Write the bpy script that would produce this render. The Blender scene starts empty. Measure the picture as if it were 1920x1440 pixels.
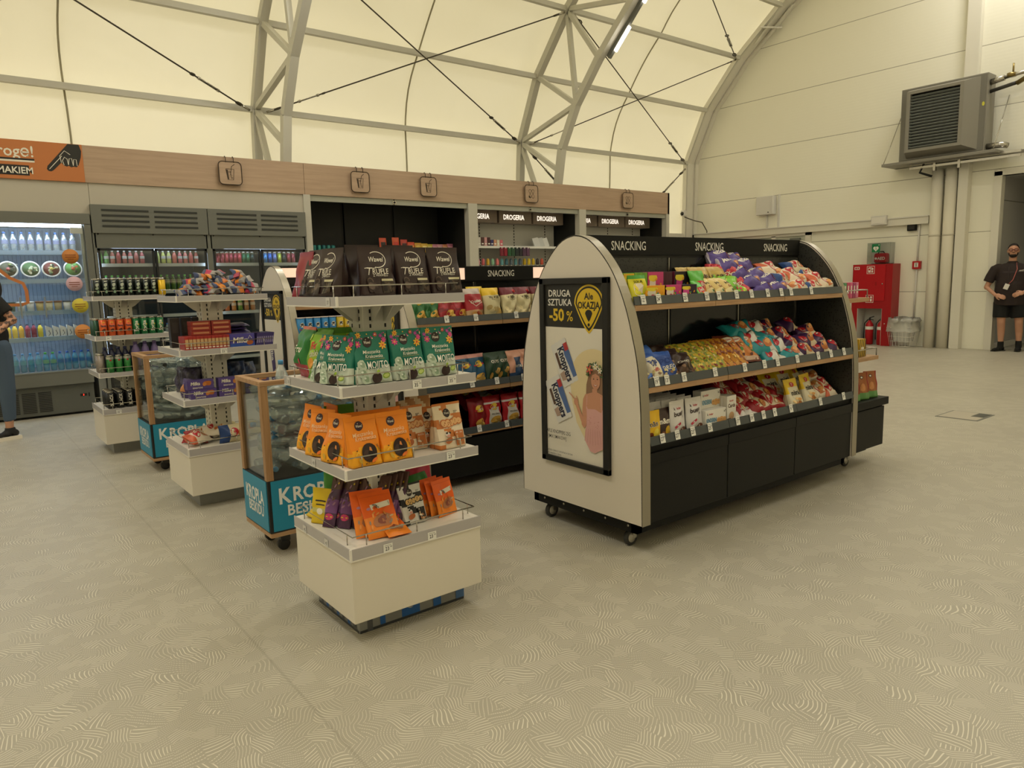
import bpy, bmesh, math, random
from mathutils import Vector, Matrix, Euler
PI = math.pi
scene = bpy.context.scene
COL = scene.collection
# ---------------------------------------------------------------- camera
cam = bpy.data.cameras.new('camera'); camo = bpy.data.objects.new('camera', cam); COL.objects.link(camo)
yaw, pitch, roll = math.radians(52.0135), math.radians(8.1889), math.radians(-1.4763)
fw = Vector((math.cos(yaw)*math.cos(pitch), math.sin(yaw)*math.cos(pitch), -math.sin(pitch)))
rt = Vector((math.sin(yaw), -math.cos(yaw), 0)); up = rt.cross(fw)
r2 = math.cos(roll)*rt + math.sin(roll)*up; u2 = -math.sin(roll)*rt + math.cos(roll)*up
camo.matrix_world = Matrix(((r2.x, u2.x, -fw.x, 0), (r2.y, u2.y, -fw.y, 0), (r2.z, u2.z, -fw.z, 1.45), (0, 0, 0, 1)))
cam.sensor_width = 36; cam.lens = 1351.15*36/1920; cam.clip_start = 0.05; cam.clip_end = 200
scene.camera = camo
# ---------------------------------------------------------------- sky and exposure
w = bpy.data.worlds.new('overcast_sky'); scene.world = w; w.use_nodes = True
bg = w.node_tree.nodes['Background']; bg.inputs[0].default_value = (1.0, 0.985, 0.92, 1); bg.inputs[1].default_value = 3.2
# unseen fluorescent fittings added to brighten the interior; housings are built with the hall
FILL_LAMPS = [(9.15, 5.2, 7.1), (9.15, 0.4, 6.0), (3.99, 8.3, 5.75), (3.99, 4.2, 7.15), (3.99, 0.4, 6.0), (-1.2, 7.0, 6.6), (-1.2, 4.2, 7.15), (-1.2, 0.4, 6.0), (13.6, 4.2, 7.9), (-5.0, 4.2, 7.9)]
for lx, ly, lz in FILL_LAMPS:
    ld = bpy.data.lights.new('added_fill_light', 'AREA'); ld.shape = 'RECTANGLE'; ld.size = .25; ld.size_y = 1.5; ld.energy = 120 if lx > 12 else 56; ld.color = (1.0, .97, .90)
    lo = bpy.data.objects.new('added_fill_light', ld); lo.location = (lx, ly, lz-.06); COL.objects.link(lo)
scene.view_settings.view_transform = 'Standard'; scene.view_settings.look = 'None'
scene.view_settings.exposure = -0.40; scene.view_settings.gamma = 1.0; scene.view_settings.use_curve_mapping = False
scene.cycles.use_denoising = True
scene.cycles.max_bounces = 7; scene.cycles.diffuse_bounces = 4; scene.cycles.glossy_bounces = 3
scene.cycles.transmission_bounces = 5; scene.cycles.transparent_max_bounces = 24
scene.cycles.caustics_reflective = False; scene.cycles.caustics_refractive = False
scene.cycles.sample_clamp_indirect = 6.0
# ---------------------------------------------------------------- materials
def s2l(c):
    return c/12.92 if c <= 0.04045 else ((c+0.055)/1.055)**2.4
def rgb(h):
    h = h.lstrip('#'); return tuple(s2l(int(h[i:i+2], 16)/255) for i in (0, 2, 4)) + (1,)
MATS = {}
def mat(h, rough=0.55, metal=0.0, emit=0.0, spec=0.4, coat=0.0):
    k = (h, rough, metal, emit, spec, coat)
    if k in MATS: return MATS[k]
    m = bpy.data.materials.new('m_'+h.strip('#')); m.use_nodes = True
    b = m.node_tree.nodes['Principled BSDF']
    b.inputs['Base Color'].default_value = rgb(h); b.inputs['Roughness'].default_value = rough
    b.inputs['Metallic'].default_value = metal; b.inputs['Specular IOR Level'].default_value = spec
    if coat: b.inputs['Coat Weight'].default_value = coat; b.inputs['Coat Roughness'].default_value = .15
    if emit:
        b.inputs['Emission Color'].default_value = rgb(h); b.inputs['Emission Strength'].default_value = emit
    MATS[k] = m; return m
def foil(h): return mat(h, 0.40, 0.0, 0, 0.42)
def nodes(name):
    m = bpy.data.materials.new(name); m.use_nodes = True
    t = m.node_tree; b = t.nodes['Principled BSDF']; return m, t, b
def N(t, kind, **kw):
    n = t.nodes.new(kind)
    for k, v in kw.items():
        if k.startswith('i_'): n.inputs[k[2:].replace('_', ' ')].default_value = v
        elif k[0] == 'n' and k[1:].isdigit(): n.inputs[int(k[1:])].default_value = v
        else: setattr(n, k, v)
    return n
def L(t, a, b): t.links.new(a, b)
def ramp(t, src, stops):
    n = N(t, 'ShaderNodeValToRGB'); e = n.color_ramp.elements
    while len(e) < len(stops): e.new(0.5)
    for i, (p, c) in enumerate(stops): e[i].position = p; e[i].color = c
    L(t, src, n.inputs[0]); return n
def floor_material():
    m, t, b = nodes('patterned_vinyl')
    tc = N(t, 'ShaderNodeTexCoord')
    mp = N(t, 'ShaderNodeMapping'); L(t, tc.outputs['Object'], mp.inputs[0])
    nz = N(t, 'ShaderNodeTexNoise', i_Scale=5.0, i_Detail=1.0); L(t, mp.outputs[0], nz.inputs['Vector'])
    wv = N(t, 'ShaderNodeVectorMath', operation='SUBTRACT'); L(t, nz.outputs['Color'], wv.inputs[0]); wv.inputs[1].default_value = (.5, .5, .5)
    ws = N(t, 'ShaderNodeVectorMath', operation='SCALE'); L(t, wv.outputs[0], ws.inputs[0]); ws.inputs['Scale'].default_value = .10
    ad = N(t, 'ShaderNodeVectorMath', operation='ADD'); L(t, mp.outputs[0], ad.inputs[0]); L(t, ws.outputs[0], ad.inputs[1])
    vo = N(t, 'ShaderNodeTexVoronoi', voronoi_dimensions='2D', i_Scale=14.0); L(t, ad.outputs[0], vo.inputs['Vector'])
    ve = N(t, 'ShaderNodeTexVoronoi', voronoi_dimensions='2D', feature='DISTANCE_TO_EDGE', i_Scale=14.0); L(t, ad.outputs[0], ve.inputs['Vector'])
    sp = N(t, 'ShaderNodeSeparateColor'); L(t, vo.outputs['Color'], sp.inputs[0])
    an = N(t, 'ShaderNodeMath', operation='MULTIPLY', n1=6.283); L(t, sp.outputs[0], an.inputs[0])
    ro = N(t, 'ShaderNodeVectorRotate', rotation_type='Z_AXIS'); L(t, ad.outputs[0], ro.inputs['Vector']); L(t, an.outputs[0], ro.inputs['Angle'])
    sx = N(t, 'ShaderNodeSeparateXYZ'); L(t, ro.outputs[0], sx.inputs[0])
    cy = N(t, 'ShaderNodeMath', operation='MULTIPLY', n1=0.045); cu = N(t, 'ShaderNodeMath', operation='MULTIPLY', n1=38.0)
    L(t, sx.outputs[1], cu.inputs[0]); sn0 = N(t, 'ShaderNodeMath', operation='SINE'); L(t, cu.outputs[0], sn0.inputs[0]); L(t, sn0.outputs[0], cy.inputs[0])
    c2 = N(t, 'ShaderNodeMath', operation='MULTIPLY', n1=0.12); L(t, cy.outputs[0], c2.inputs[0])
    xa = N(t, 'ShaderNodeMath', operation='ADD'); L(t, sx.outputs[0], xa.inputs[0]); L(t, c2.outputs[0], xa.inputs[1])
    fq = N(t, 'ShaderNodeMath', operation='MULTIPLY_ADD', n1=200.0, n2=400.0); L(t, sp.outputs[1], fq.inputs[0])
    mu = N(t, 'ShaderNodeMath', operation='MULTIPLY'); L(t, xa.outputs[0], mu.inputs[0]); L(t, fq.outputs[0], mu.inputs[1])
    sn = N(t, 'ShaderNodeMath', operation='SINE'); L(t, mu.outputs[0], sn.inputs[0])
    r1 = ramp(t, sn.outputs[0], [(0.58, (0, 0, 0, 1)), (0.95, (1, 1, 1, 1))])
    r2_ = ramp(t, ve.outputs['Distance'], [(0.0, (.5, .5, .5, 1)), (0.05, (1, 1, 1, 1))])
    ml0 = N(t, 'ShaderNodeMath', operation='MULTIPLY'); L(t, r1.outputs[0], ml0.inputs[0]); L(t, r2_.outputs[0], ml0.inputs[1])
    dq = N(t, 'ShaderNodeMath', operation='MULTIPLY', n1=900.0); L(t, sx.outputs[1], dq.inputs[0]); ds = N(t, 'ShaderNodeMath', operation='SINE'); L(t, dq.outputs[0], ds.inputs[0])
    dr_ = ramp(t, ds.outputs[0], [(0.25, (.25, .25, .25, 1)), (0.5, (1, 1, 1, 1))]); pick = ramp(t, sp.outputs[2], [(0.45, (1, 1, 1, 1)), (0.46, (0, 0, 0, 1))])
    mxd = N(t, 'ShaderNodeMath', operation='MAXIMUM'); L(t, dr_.outputs[0], mxd.inputs[0]); L(t, pick.outputs[0], mxd.inputs[1])
    ml = N(t, 'ShaderNodeMath', operation='MULTIPLY'); L(t, ml0.outputs[0], ml.inputs[0]); L(t, mxd.outputs[0], ml.inputs[1])
    n2 = N(t, 'ShaderNodeTexNoise', i_Scale=1.3, i_Detail=4.0); L(t, mp.outputs[0], n2.inputs['Vector'])
    base = ramp(t, n2.outputs[0], [(0.3, rgb('a39d8e')), (0.7, rgb('ada797'))])
    mx = N(t, 'ShaderNodeMix', data_type='RGBA'); L(t, ml.outputs[0], mx.inputs[0]); L(t, base.outputs[0], mx.inputs[6]); mx.inputs[7].default_value = rgb('d9d3c2')
    # fine dashes, and the seam between two sheets
    sp2 = N(t, 'ShaderNodeSeparateXYZ'); L(t, tc.outputs['Object'], sp2.inputs[0])
    sx2 = N(t, 'ShaderNodeMath', operation='SUBTRACT', n1=0.86); L(t, sp2.outputs[0], sx2.inputs[0])
    ab = N(t, 'ShaderNodeMath', operation='ABSOLUTE'); L(t, sx2.outputs[0], ab.inputs[0])
    sm = ramp(t, ab.outputs[0], [(0.003, (1, 1, 1, 1)), (0.006, (0, 0, 0, 1))])
    sf = N(t, 'ShaderNodeMath', operation='MULTIPLY', n1=0.25); L(t, sm.outputs[0], sf.inputs[0])
    m2 = N(t, 'ShaderNodeMix', data_type='RGBA'); L(t, sf.outputs[0], m2.inputs[0]); L(t, mx.outputs[2], m2.inputs[6]); m2.inputs[7].default_value = rgb('756d5e')
    L(t, m2.outputs[2], b.inputs['Base Color']); b.inputs['Roughness'].default_value = 0.42; b.inputs['Specular IOR Level'].default_value = .45
    return m
def wood(name, a, b_, scale=1.0, axis='X', rough=.5):
    m, t, b = nodes(name)
    tc = N(t, 'ShaderNodeTexCoord'); mp = N(t, 'ShaderNodeMapping'); L(t, tc.outputs['Object'], mp.inputs[0])
    mp.inputs['Scale'].default_value = {'X': (1.2*scale, 9*scale, 22*scale), 'Z': (22*scale, 22*scale, 1.2*scale), 'Y': (9*scale, 1.2*scale, 22*scale)}[axis]
    nz = N(t, 'ShaderNodeTexNoise', i_Scale=2.2, i_Detail=6.0, i_Roughness=.62, i_Distortion=.6); L(t, mp.outputs[0], nz.inputs['Vector'])
    r = ramp(t, nz.outputs[0], [(0.28, rgb(a)), (0.72, rgb(b_))])
    L(t, r.outputs[0], b.inputs['Base Color']); b.inputs['Roughness'].default_value = rough
    return m
def panel_wall_material():
    m, t, b = nodes('sandwich_panel')
    tc = N(t, 'ShaderNodeTexCoord'); sp = N(t, 'ShaderNodeSeparateXYZ'); L(t, tc.outputs['Object'], sp.inputs[0])
    a = N(t, 'ShaderNodeMath', operation='MULTIPLY_ADD', n1=1/1.055, n2=0.022); L(t, sp.outputs[2], a.inputs[0])
    f = N(t, 'ShaderNodeMath', operation='FRACT'); L(t, a.outputs[0], f.inputs[0])
    r = ramp(t, f.outputs[0], [(0.004, rgb('8a8474')), (0.014, rgb('f1eede'))])
    L(t, r.outputs[0], b.inputs['Base Color'])
    w1 = N(t, 'ShaderNodeMath', operation='MULTIPLY', n1=110.0); L(t, sp.outputs[2], w1.inputs[0])
    s = N(t, 'ShaderNodeMath', operation='SINE'); L(t, w1.outputs[0], s.inputs[0])
    ad = N(t, 'ShaderNodeMath', operation='MULTIPLY_ADD', n1=.12); L(t, s.outputs[0], ad.inputs[0]); L(t, r.outputs[0], ad.inputs[2])
    bp = N(t, 'ShaderNodeBump', i_Strength=0.25, i_Distance=0.004); L(t, ad.outputs[0], bp.inputs['Height']); L(t, bp.outputs[0], b.inputs['Normal'])
    b.inputs['Roughness'].default_value = .5
    return m
def membrane_material():
    m = bpy.data.materials.new('translucent_membrane'); m.use_nodes = True; t = m.node_tree
    t.nodes.remove(t.nodes['Principled BSDF']); out = t.nodes['Material Output']
    tc = N(t, 'ShaderNodeTexCoord'); mp = N(t, 'ShaderNodeMapping'); L(t, tc.outputs['Object'], mp.inputs[0]); mp.inputs['Scale'].default_value = (.35, .35, .15)
    nz = N(t, 'ShaderNodeTexNoise', i_Scale=2.0, i_Detail=5.0, i_Roughness=.6, i_Distortion=.4); L(t, mp.outputs[0], nz.inputs['Vector'])
    r = ramp(t, nz.outputs[0], [(0.3, (0.86, 0.755, 0.475, 1)), (0.7, (0.92, 0.815, 0.525, 1))])
    d = N(t, 'ShaderNodeBsdfDiffuse'); d.inputs[0].default_value = (.88, .85, .74, 1)
    tr = N(t, 'ShaderNodeBsdfTranslucent'); L(t, r.outputs[0], tr.inputs[0])
    mx = N(t, 'ShaderNodeMixShader'); mx.inputs[0].default_value = 0.20
    L(t, d.outputs[0], mx.inputs[1]); L(t, tr.outputs[0], mx.inputs[2]); L(t, mx.outputs[0], out.inputs[0])
    return m
def glass_material(name, tint=(1, 1, 1, 1), refl=.06, rough=.02, milk=0, mc=(.8, .85, .87, 1)):
    m = bpy.data.materials.new(name); m.use_nodes = True; t = m.node_tree
    t.nodes.remove(t.nodes['Principled BSDF']); out = t.nodes['Material Output']
    tp = N(t, 'ShaderNodeBsdfTransparent'); tp.inputs[0].default_value = tint
    g = N(t, 'ShaderNodeBsdfGlossy'); g.inputs['Roughness'].default_value = rough
    lw = N(t, 'ShaderNodeLayerWeight', i_Blend=.25)
    ml = N(t, 'ShaderNodeMath', operation='MULTIPLY_ADD', n1=.45, n2=refl); L(t, lw.outputs['Fresnel'], ml.inputs[0])
    mx = N(t, 'ShaderNodeMixShader'); L(t, ml.outputs[0], mx.inputs[0]); L(t, tp.outputs[0], mx.inputs[1]); L(t, g.outputs[0], mx.inputs[2]); L(t, mx.outputs[0], out.inputs[0])
    if milk:
        d = N(t, 'ShaderNodeBsdfDiffuse'); d.inputs[0].default_value = mc; m2 = N(t, 'ShaderNodeMixShader'); m2.inputs[0].default_value = milk; L(t, mx.outputs[0], m2.inputs[1]); L(t, d.outputs[0], m2.inputs[2]); L(t, m2.outputs[0], out.inputs[0])
    return m
def perforated_material():
    m, t, b = nodes('perforated_black_sheet')
    tc = N(t, 'ShaderNodeTexCoord'); vo = N(t, 'ShaderNodeTexVoronoi', i_Scale=62.0, i_Randomness=.75); L(t, tc.outputs['Object'], vo.inputs['Vector'])
    r = ramp(t, vo.outputs['Distance'], [(0.28, rgb('0d0d0c')), (0.40, rgb('31312e'))])
    L(t, r.outputs[0], b.inputs['Base Color']); b.inputs['Roughness'].default_value = .4
    return m
M_FLOOR = floor_material(); M_WALL = panel_wall_material(); M_MEMB = membrane_material()
M_WOOD = wood('light_oak_laminate', 'a68c74', 'b99e84', .5, 'X')
M_OAK = wood('oak_shelf_edge', '9a7450', 'bf9a72', 1.6, 'X')
M_OAKZ = wood('oak_post', '8f6a45', 'b38c63', 1.2, 'Z')
M_PERF = perforated_material()
M_GLASS = glass_material('clear_glass', (.96, .98, .97, 1), .05)
M_ACRYL = glass_material('clear_acrylic', (.93, .95, .94, 1), .04)
M_PET = glass_material('clear_plastic_bottle', (.93, .97, .98, 1), .24, .14, .30, (.70, .80, .84, 1))
M_PETC = glass_material('crushed_clear_bottle', (.94, .97, .98, 1), .40, .07, .24, (.70, .84, .88, 1))
M_PETB = glass_material('blue_plastic_bottle', (.50, .80, .95, 1), .16, .1, .60, (.14, .46, .68, 1))
WHITE = mat('e6e2da', .45); WHITE2 = mat('d9d6d0', .4); STEEL = mat('c6c3b6', .45); STEEL2 = mat('e0dccf', .45); TRUSS = STEEL
BLACK = mat('151513', .55, 0, 0, .2); BLACKG = mat('141413', .18, 0, 0, .6); GREY = mat('6f7069', .5); DGREY = mat('45463f', .5)
RAIL = mat('45494a', .35); CHROME = mat('b5b1a8', .25, 1.0); BAND = mat('a39c8c', .35, .75)
PAPER = mat('efece4', .6); INK = mat('20201e', .6)
# ---------------------------------------------------------------- mesh builder
TXT = {}
def text2d(s, bold=0.0, shear=0.0, tight=1.0):
    """outline of a word as flat triangles, height of a capital = 1, centred on x, resting on y=0"""
    k = (s, bold, shear, tight)
    if k in TXT: return TXT[k]
    c = bpy.data.curves.new('t', 'FONT'); c.body = s; c.size = 1; c.offset = bold; c.shear = shear; c.resolution_u = 2; c.align_x = 'CENTER'; c.space_character = tight
    o = bpy.data.objects.new('t', c); me = o.to_mesh()
    vs = [(v.co.x, v.co.y) for v in me.vertices]; fs = [tuple(p.vertices) for p in me.polygons]
    o.to_mesh_clear(); bpy.data.objects.remove(o); bpy.data.curves.remove(c)
    xs = [v[0] for v in vs] or [0]
    cx = (min(xs)+max(xs))/2; h = 0.70
    vs = [((x-cx)/h, y/h) for x, y in vs]
    TXT[k] = (vs, fs, (max(xs)-min(xs))/h); return TXT[k]
class MB:
    def __init__(s): s.v = []; s.f = []; s.m = []; s.sm = []; s.mats = []
    def mi(s, m):
        if m not in s.mats: s.mats.append(m)
        return s.mats.index(m)
    def add(s, vs, fs, m, smooth=False):
        o = len(s.v); s.v.extend(vs); i = s.mi(m)
        for f in fs: s.f.append(tuple(o+a for a in f)); s.m.append(i); s.sm.append(smooth)
        return s
    def box(s, x0, x1, y0, y1, z0, z1, m, T=None):
        vs = [(x, y, z) for x in (x0, x1) for y in (y0, y1) for z in (z0, z1)]
        if T is not None: vs = [tuple(T @ Vector(v)) for v in vs]
        return s.add(vs, [(0, 1, 3, 2), (4, 6, 7, 5), (0, 4, 5, 1), (2, 3, 7, 6), (0, 2, 6, 4), (1, 5, 7, 3)], m)
    def rbox(s, x0, x1, y0, y1, z0, z1, m, r=.004, T=None):
        bm = bmesh.new(); bmesh.ops.create_cube(bm, size=1)
        for v in bm.verts: v.co = Vector(((x0+x1)/2+v.co.x*(x1-x0), (y0+y1)/2+v.co.y*(y1-y0), (z0+z1)/2+v.co.z*(z1-z0)))
        bmesh.ops.bevel(bm, geom=bm.edges[:]+bm.verts[:], offset=r, segments=2, affect='EDGES', profile=.5)
        bm.verts.index_update(); vs = [tuple((T @ v.co) if T is not None else v.co) for v in bm.verts]
        fs = [tuple(v.index for v in f.verts) for f in bm.faces]; bm.free(); return s.add(vs, fs, m)
    def bar(s, a, b, wd, ht, m, upv=(0, 0, 1)):
        a = Vector(a); b = Vector(b); d = (b-a); ln = d.length; d.normalize(); u = Vector(upv)
        if abs(d.dot(u)) > .98: u = Vector((1, 0, 0))
        x = d.cross(u).normalized(); y = x.cross(d)
        vs = []
        for p in (a, b):
            for sx, sy in ((-1, -1), (1, -1), (1, 1), (-1, 1)): vs.append(tuple(p+x*sx*wd/2+y*sy*ht/2))
        return s.add(vs, [(3, 2, 1, 0), (4, 5, 6, 7), (0, 1, 5, 4), (1, 2, 6, 5), (2, 3, 7, 6), (3, 0, 4, 7)], m)
    def tube(s, pts, r, m, n=8, closed=False, cap=True):
        pts = [Vector(p) for p in pts]; k = len(pts); rs = r if isinstance(r, (list, tuple)) else [r]*k
        vs = []; fs = []; px = None
        for i, p in enumerate(pts):
            if closed: d = pts[(i+1) % k]-pts[i-1]
            else: d = pts[min(i+1, k-1)]-pts[max(i-1, 0)]
            d.normalize()
            if px is None:
                u = Vector((0, 0, 1)) if abs(d.z) < .9 else Vector((1, 0, 0)); px = d.cross(u).normalized()
            else: px = (px-d*px.dot(d)).normalized()
            py = d.cross(px)
            for j in range(n): a = 2*PI*j/n; vs.append(tuple(p+(px*math.cos(a)+py*math.sin(a))*rs[i]))
        for i in range(k if closed else k-1):
            for j in range(n):
                a = i*n+j; b = i*n+(j+1) % n; c = ((i+1) % k)*n+(j+1) % n; d_ = ((i+1) % k)*n+j
                fs.append((a, b, c, d_))
        if cap and not closed: fs += [tuple(range(n))[::-1], tuple(range((k-1)*n, k*n))]
        return s.add(vs, fs, m, n > 5)
    def lathe(s, prof, m, n=16, c=(0, 0, 0), T=None, smooth=True, capb=True, capt=True):
        vs = []; fs = []; k = len(prof)
        for r, z in prof:
            for j in range(n):
                a = 2*PI*j/n; v = Vector((c[0]+r*math.cos(a), c[1]+r*math.sin(a), c[2]+z)); vs.append(tuple(T @ v if T is not None else v))
        for i in range(k-1):
            for j in range(n): fs.append((i*n+j, i*n+(j+1) % n, (i+1)*n+(j+1) % n, (i+1)*n+j))
        if capb: fs.append(tuple(range(n))[::-1])
        if capt: fs.append(tuple(range((k-1)*n, k*n)))
        return s.add(vs, fs, m, smooth)
    def prism(s, poly, a, b, fn, m):
        """poly: 2-D outline; fn(p, q, t) places outline point (p, q) at depth t"""
        n = len(poly); vs = [tuple(fn(p, q, a)) for p, q in poly]+[tuple(fn(p, q, b)) for p, q in poly]
        return s.add(vs, [tuple(range(n)), tuple(range(n, 2*n))[::-1]]+[(i, i+n, (i+1) % n+n, (i+1) % n) for i in range(n)], m)
    def ell(s, c, r, m, n=14, k=9, T=None):
        vs = []; fs = []
        for i in range(k+1):
            a = PI*i/k
            for j in range(n):
                b = 2*PI*j/n; v = Vector((c[0]+r[0]*math.sin(a)*math.cos(b), c[1]+r[1]*math.sin(a)*math.sin(b), c[2]+r[2]*math.cos(a)))
                vs.append(tuple(T @ v if T is not None else v))
        for i in range(k):
            for j in range(n): fs.append((i*n+j, (i+1)*n+j, (i+1)*n+(j+1) % n, i*n+(j+1) % n))
        return s.add(vs, fs, m, True)
    def mesh(s, name):
        me = bpy.data.meshes.new(name); me.from_pydata(s.v, [], s.f)
        for m in s.mats: me.materials.append(m)
        me.polygons.foreach_set('material_index', s.m); me.polygons.foreach_set('use_smooth', s.sm)
        me.validate(); me.update(); return me
    def build(s, name, parent=None, loc=None, rotz=0):
        o = bpy.data.objects.new(name, s.mesh(name)); COL.objects.link(o)
        if parent is not None: o.parent = parent
        if loc is not None: o.location = loc
        if rotz: o.rotation_euler.z = rotz
        return o
class Dec:
    """flat print laid on a surface: fn(x, y, e) -> point, e = height above the surface"""
    def __init__(s, mb, fn, e=.0010): s.mb = mb; s.fn = fn; s.e = e; s.st = .00025
    def put(s, vs, fs, m):
        s.e += s.st; s.mb.add([tuple(s.fn(x, y, s.e)) for x, y in vs], fs, m); return s
    def rect(s, x0, x1, y0, y1, m, nx=1, ny=1):
        vs = [(x0+(x1-x0)*i/nx, y0+(y1-y0)*j/ny) for j in range(ny+1) for i in range(nx+1)]
        return s.put(vs, [(j*(nx+1)+i, j*(nx+1)+i+1, (j+1)*(nx+1)+i+1, (j+1)*(nx+1)+i) for j in range(ny) for i in range(nx)], m)
    def oval(s, cx, cy, rx, ry, m, n=18, rot=0, k=2, wob=0, seed=1):
        rnd = random.Random(seed); wb = [1+wob*(rnd.random()-.5) for _ in range(n)]
        vs = [(cx, cy)]; c_, s_ = math.cos(rot), math.sin(rot)
        for q in range(1, k+1):
            for j in range(n):
                a = 2*PI*j/n; x = rx*math.cos(a)*q/k*wb[j]; y = ry*math.sin(a)*q/k*wb[j]; vs.append((cx+x*c_-y*s_, cy+x*s_+y*c_))
        fs = [(0, 1+j, 1+(j+1) % n) for j in range(n)]
        for q in range(k-1): fs += [(1+q*n+j, 1+(q+1)*n+j, 1+(q+1)*n+(j+1) % n, 1+q*n+(j+1) % n) for j in range(n)]
        return s.put(vs, fs, m)
    def ring(s, cx, cy, rx, ry, wd, m, n=22, a0=0, a1=2*PI):
        vs = []; k = n+1
        for j in range(k):
            a = a0+(a1-a0)*j/n; vs += [(cx+rx*math.cos(a), cy+ry*math.sin(a)), (cx+(rx-wd)*math.cos(a), cy+(ry-wd)*math.sin(a))]
        return s.put(vs, [(2*j, 2*j+2, 2*j+3, 2*j+1) for j in range(n)], m)
    def flower(s, cx, cy, r, m, mc, n=7):
        for i in range(n): a = 2*PI*i/n; s.oval(cx+r*.6*math.cos(a), cy+r*.6*math.sin(a), r*.42, r*.22, m, 8, a, 1); s.e -= s.st
        return s.oval(cx, cy, r*.3, r*.3, mc, 8, 0, 1)
    def poly(s, pts, m): return s.put(pts, [tuple(range(len(pts)))], m)
    def stroke(s, pts, wd, m):
        vs = []
        for i, p in enumerate(pts):
            a = Vector(pts[max(i-1, 0)]); b = Vector(pts[min(i+1, len(pts)-1)]); d = (b-a).normalized(); n_ = Vector((-d.y, d.x))*wd/2
            vs += [(p[0]+n_.x, p[1]+n_.y), (p[0]-n_.x, p[1]-n_.y)]
        return s.put(vs, [(2*j, 2*j+1, 2*j+3, 2*j+2) for j in range(len(pts)-1)], m)
    def text(s, tx, cx, cy, h, m, maxw=None, bold=.0, shear=0, rot=0, wf=1.0, tight=1.0):
        vs, fs, wd = text2d(tx, bold, shear, tight); kx = h*wf
        if maxw and wd*kx > maxw: kx = maxw/wd
        c_, s_ = math.cos(rot), math.sin(rot)
        return s.put([(cx+(x*kx)*c_-((y-.5)*h)*s_, cy+(x*kx)*s_+((y-.5)*h)*c_) for x, y in vs], fs, m)
def plane_fn(o, U, V):
    o = Vector(o); U = Vector(U).normalized(); V = Vector(V).normalized(); n = U.cross(V)
    return lambda x, y, e: o+U*x+V*y+n*e
# ---------------------------------------------------------------- things
def tag(o, label, cat, group=None):
    o['label'] = label; o['category'] = cat
    if group: o['group'] = group
    return o
def thing(name, label, cat, loc=(0, 0, 0), rotz=0, group=None):
    o = bpy.data.objects.new(name, None); o.empty_display_size = .05; COL.objects.link(o); o.location = loc; o.rotation_euler.z = rotz
    return tag(o, label, cat, group)
def struct(name, mb):
    o = mb.build(name); o['kind'] = 'structure'; return o
class Kind:
    """a kind of thing: its own mesh and the meshes of its parts, shared by every copy"""
    def __init__(s, name, cat, mb, parts=()): s.name = name; s.cat = cat; s.me = mb.mesh(name); s.parts = [(n, p.mesh(n)) for n, p in parts]
    def put(s, T, label, group=None):
        o = bpy.data.objects.new(s.name, s.me); COL.objects.link(o); o.matrix_world = T; tag(o, label, s.cat, group)
        for n, me in s.parts:
            c = bpy.data.objects.new(n, me); COL.objects.link(c); c.parent = o
        return o
SC = 1.0
def TR(x, y, z, rz=0, rx=0, ry=0, s=1):
    s = s*SC
    return Matrix.Translation((x, y, z)) @ Matrix.Rotation(rz, 4, 'Z') @ Matrix.Rotation(ry, 4, 'Y') @ Matrix.Rotation(rx, 4, 'X') @ Matrix.Diagonal((s, s, s, 1))
ORD = 'first second third fourth fifth sixth seventh eighth ninth tenth eleventh twelfth thirteenth fourteenth fifteenth sixteenth seventeenth eighteenth nineteenth twentieth'.split()
# ================================================================ the hall
NODES = [(11.42, 2.46), (11.30, 4.10), (10.77, 5.20), (9.92, 6.14), (8.93, 6.93), (7.84, 7.55), (6.67, 8.0), (5.44, 8.28), (4.20, 8.38)]
FULL = NODES+[(8.4-y, z) for y, z in NODES[-2::-1]]
def offset_profile(pr, d):
    out = []
    for i, p in enumerate(pr):
        a = Vector(pr[max(i-1, 0)]); b = Vector(pr[min(i+1, len(pr)-1)]); t_ = (b-a).normalized(); n_ = Vector((t_.y, -t_.x))*d
        out.append((p[0]+n_.x, p[1]+n_.y))
    return out
XE, XW = 14.65, -6.4
struct('floor', MB().box(-6.5, 17.5, -3.3, 12.2, -.12, 0, M_FLOOR))
# membrane roof, sewn over the arches, slightly dished between purlins
mo = offset_profile(FULL, .13); mo[0] = (mo[0][0], 2.3); mo[-1] = (mo[-1][0], 2.3)
fine = []
for i in range(len(mo)-1):
    for k in range(6):
        f = k/6; a, b = Vector(mo[i]), Vector(mo[i+1]); p = a.lerp(b, f); t_ = (b-a).normalized(); bul = .07*math.sin(PI*f)*(0 if i in (0, len(mo)-2) else 1)
        fine.append((p.x+t_.y*bul, p.y-t_.x*bul))
fine.append(mo[-1])
trx = [-6.35, -1.15, 4.04, 9.2, 14.5]
xs = []
for i in range(4): xs += [trx[i]+(trx[i+1]-trx[i])*k/8 for k in range(8)]
xs.append(14.64)
mb = MB(); vs = []
for i, x in enumerate(xs):
    fr = 0
    for j in range(4):
        if trx[j] <= x <= trx[j+1]: fr = (x-trx[j])/(trx[j+1]-trx[j])
    for j, (y, z) in enumerate(fine):
        d = -.10*math.sin(PI*fr)*(1 if 6 < j < len(fine)-7 else 0)   # sags towards the inside in mid-bay
        cy, cz = 4.2-y, 3.4-z; ln = math.hypot(cy, cz); vs.append((x, y-cy/ln*d*-1*-1*.0+0, z)) if False else vs.append((x, y, z))
n = len(fine)
mb.add(vs, [(i*n+j, i*n+j+1, (i+1)*n+j+1, (i+1)*n+j) for i in range(len(xs)-1) for j in range(n-1)], M_MEMB, True)
struct('ceiling', mb)
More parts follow.
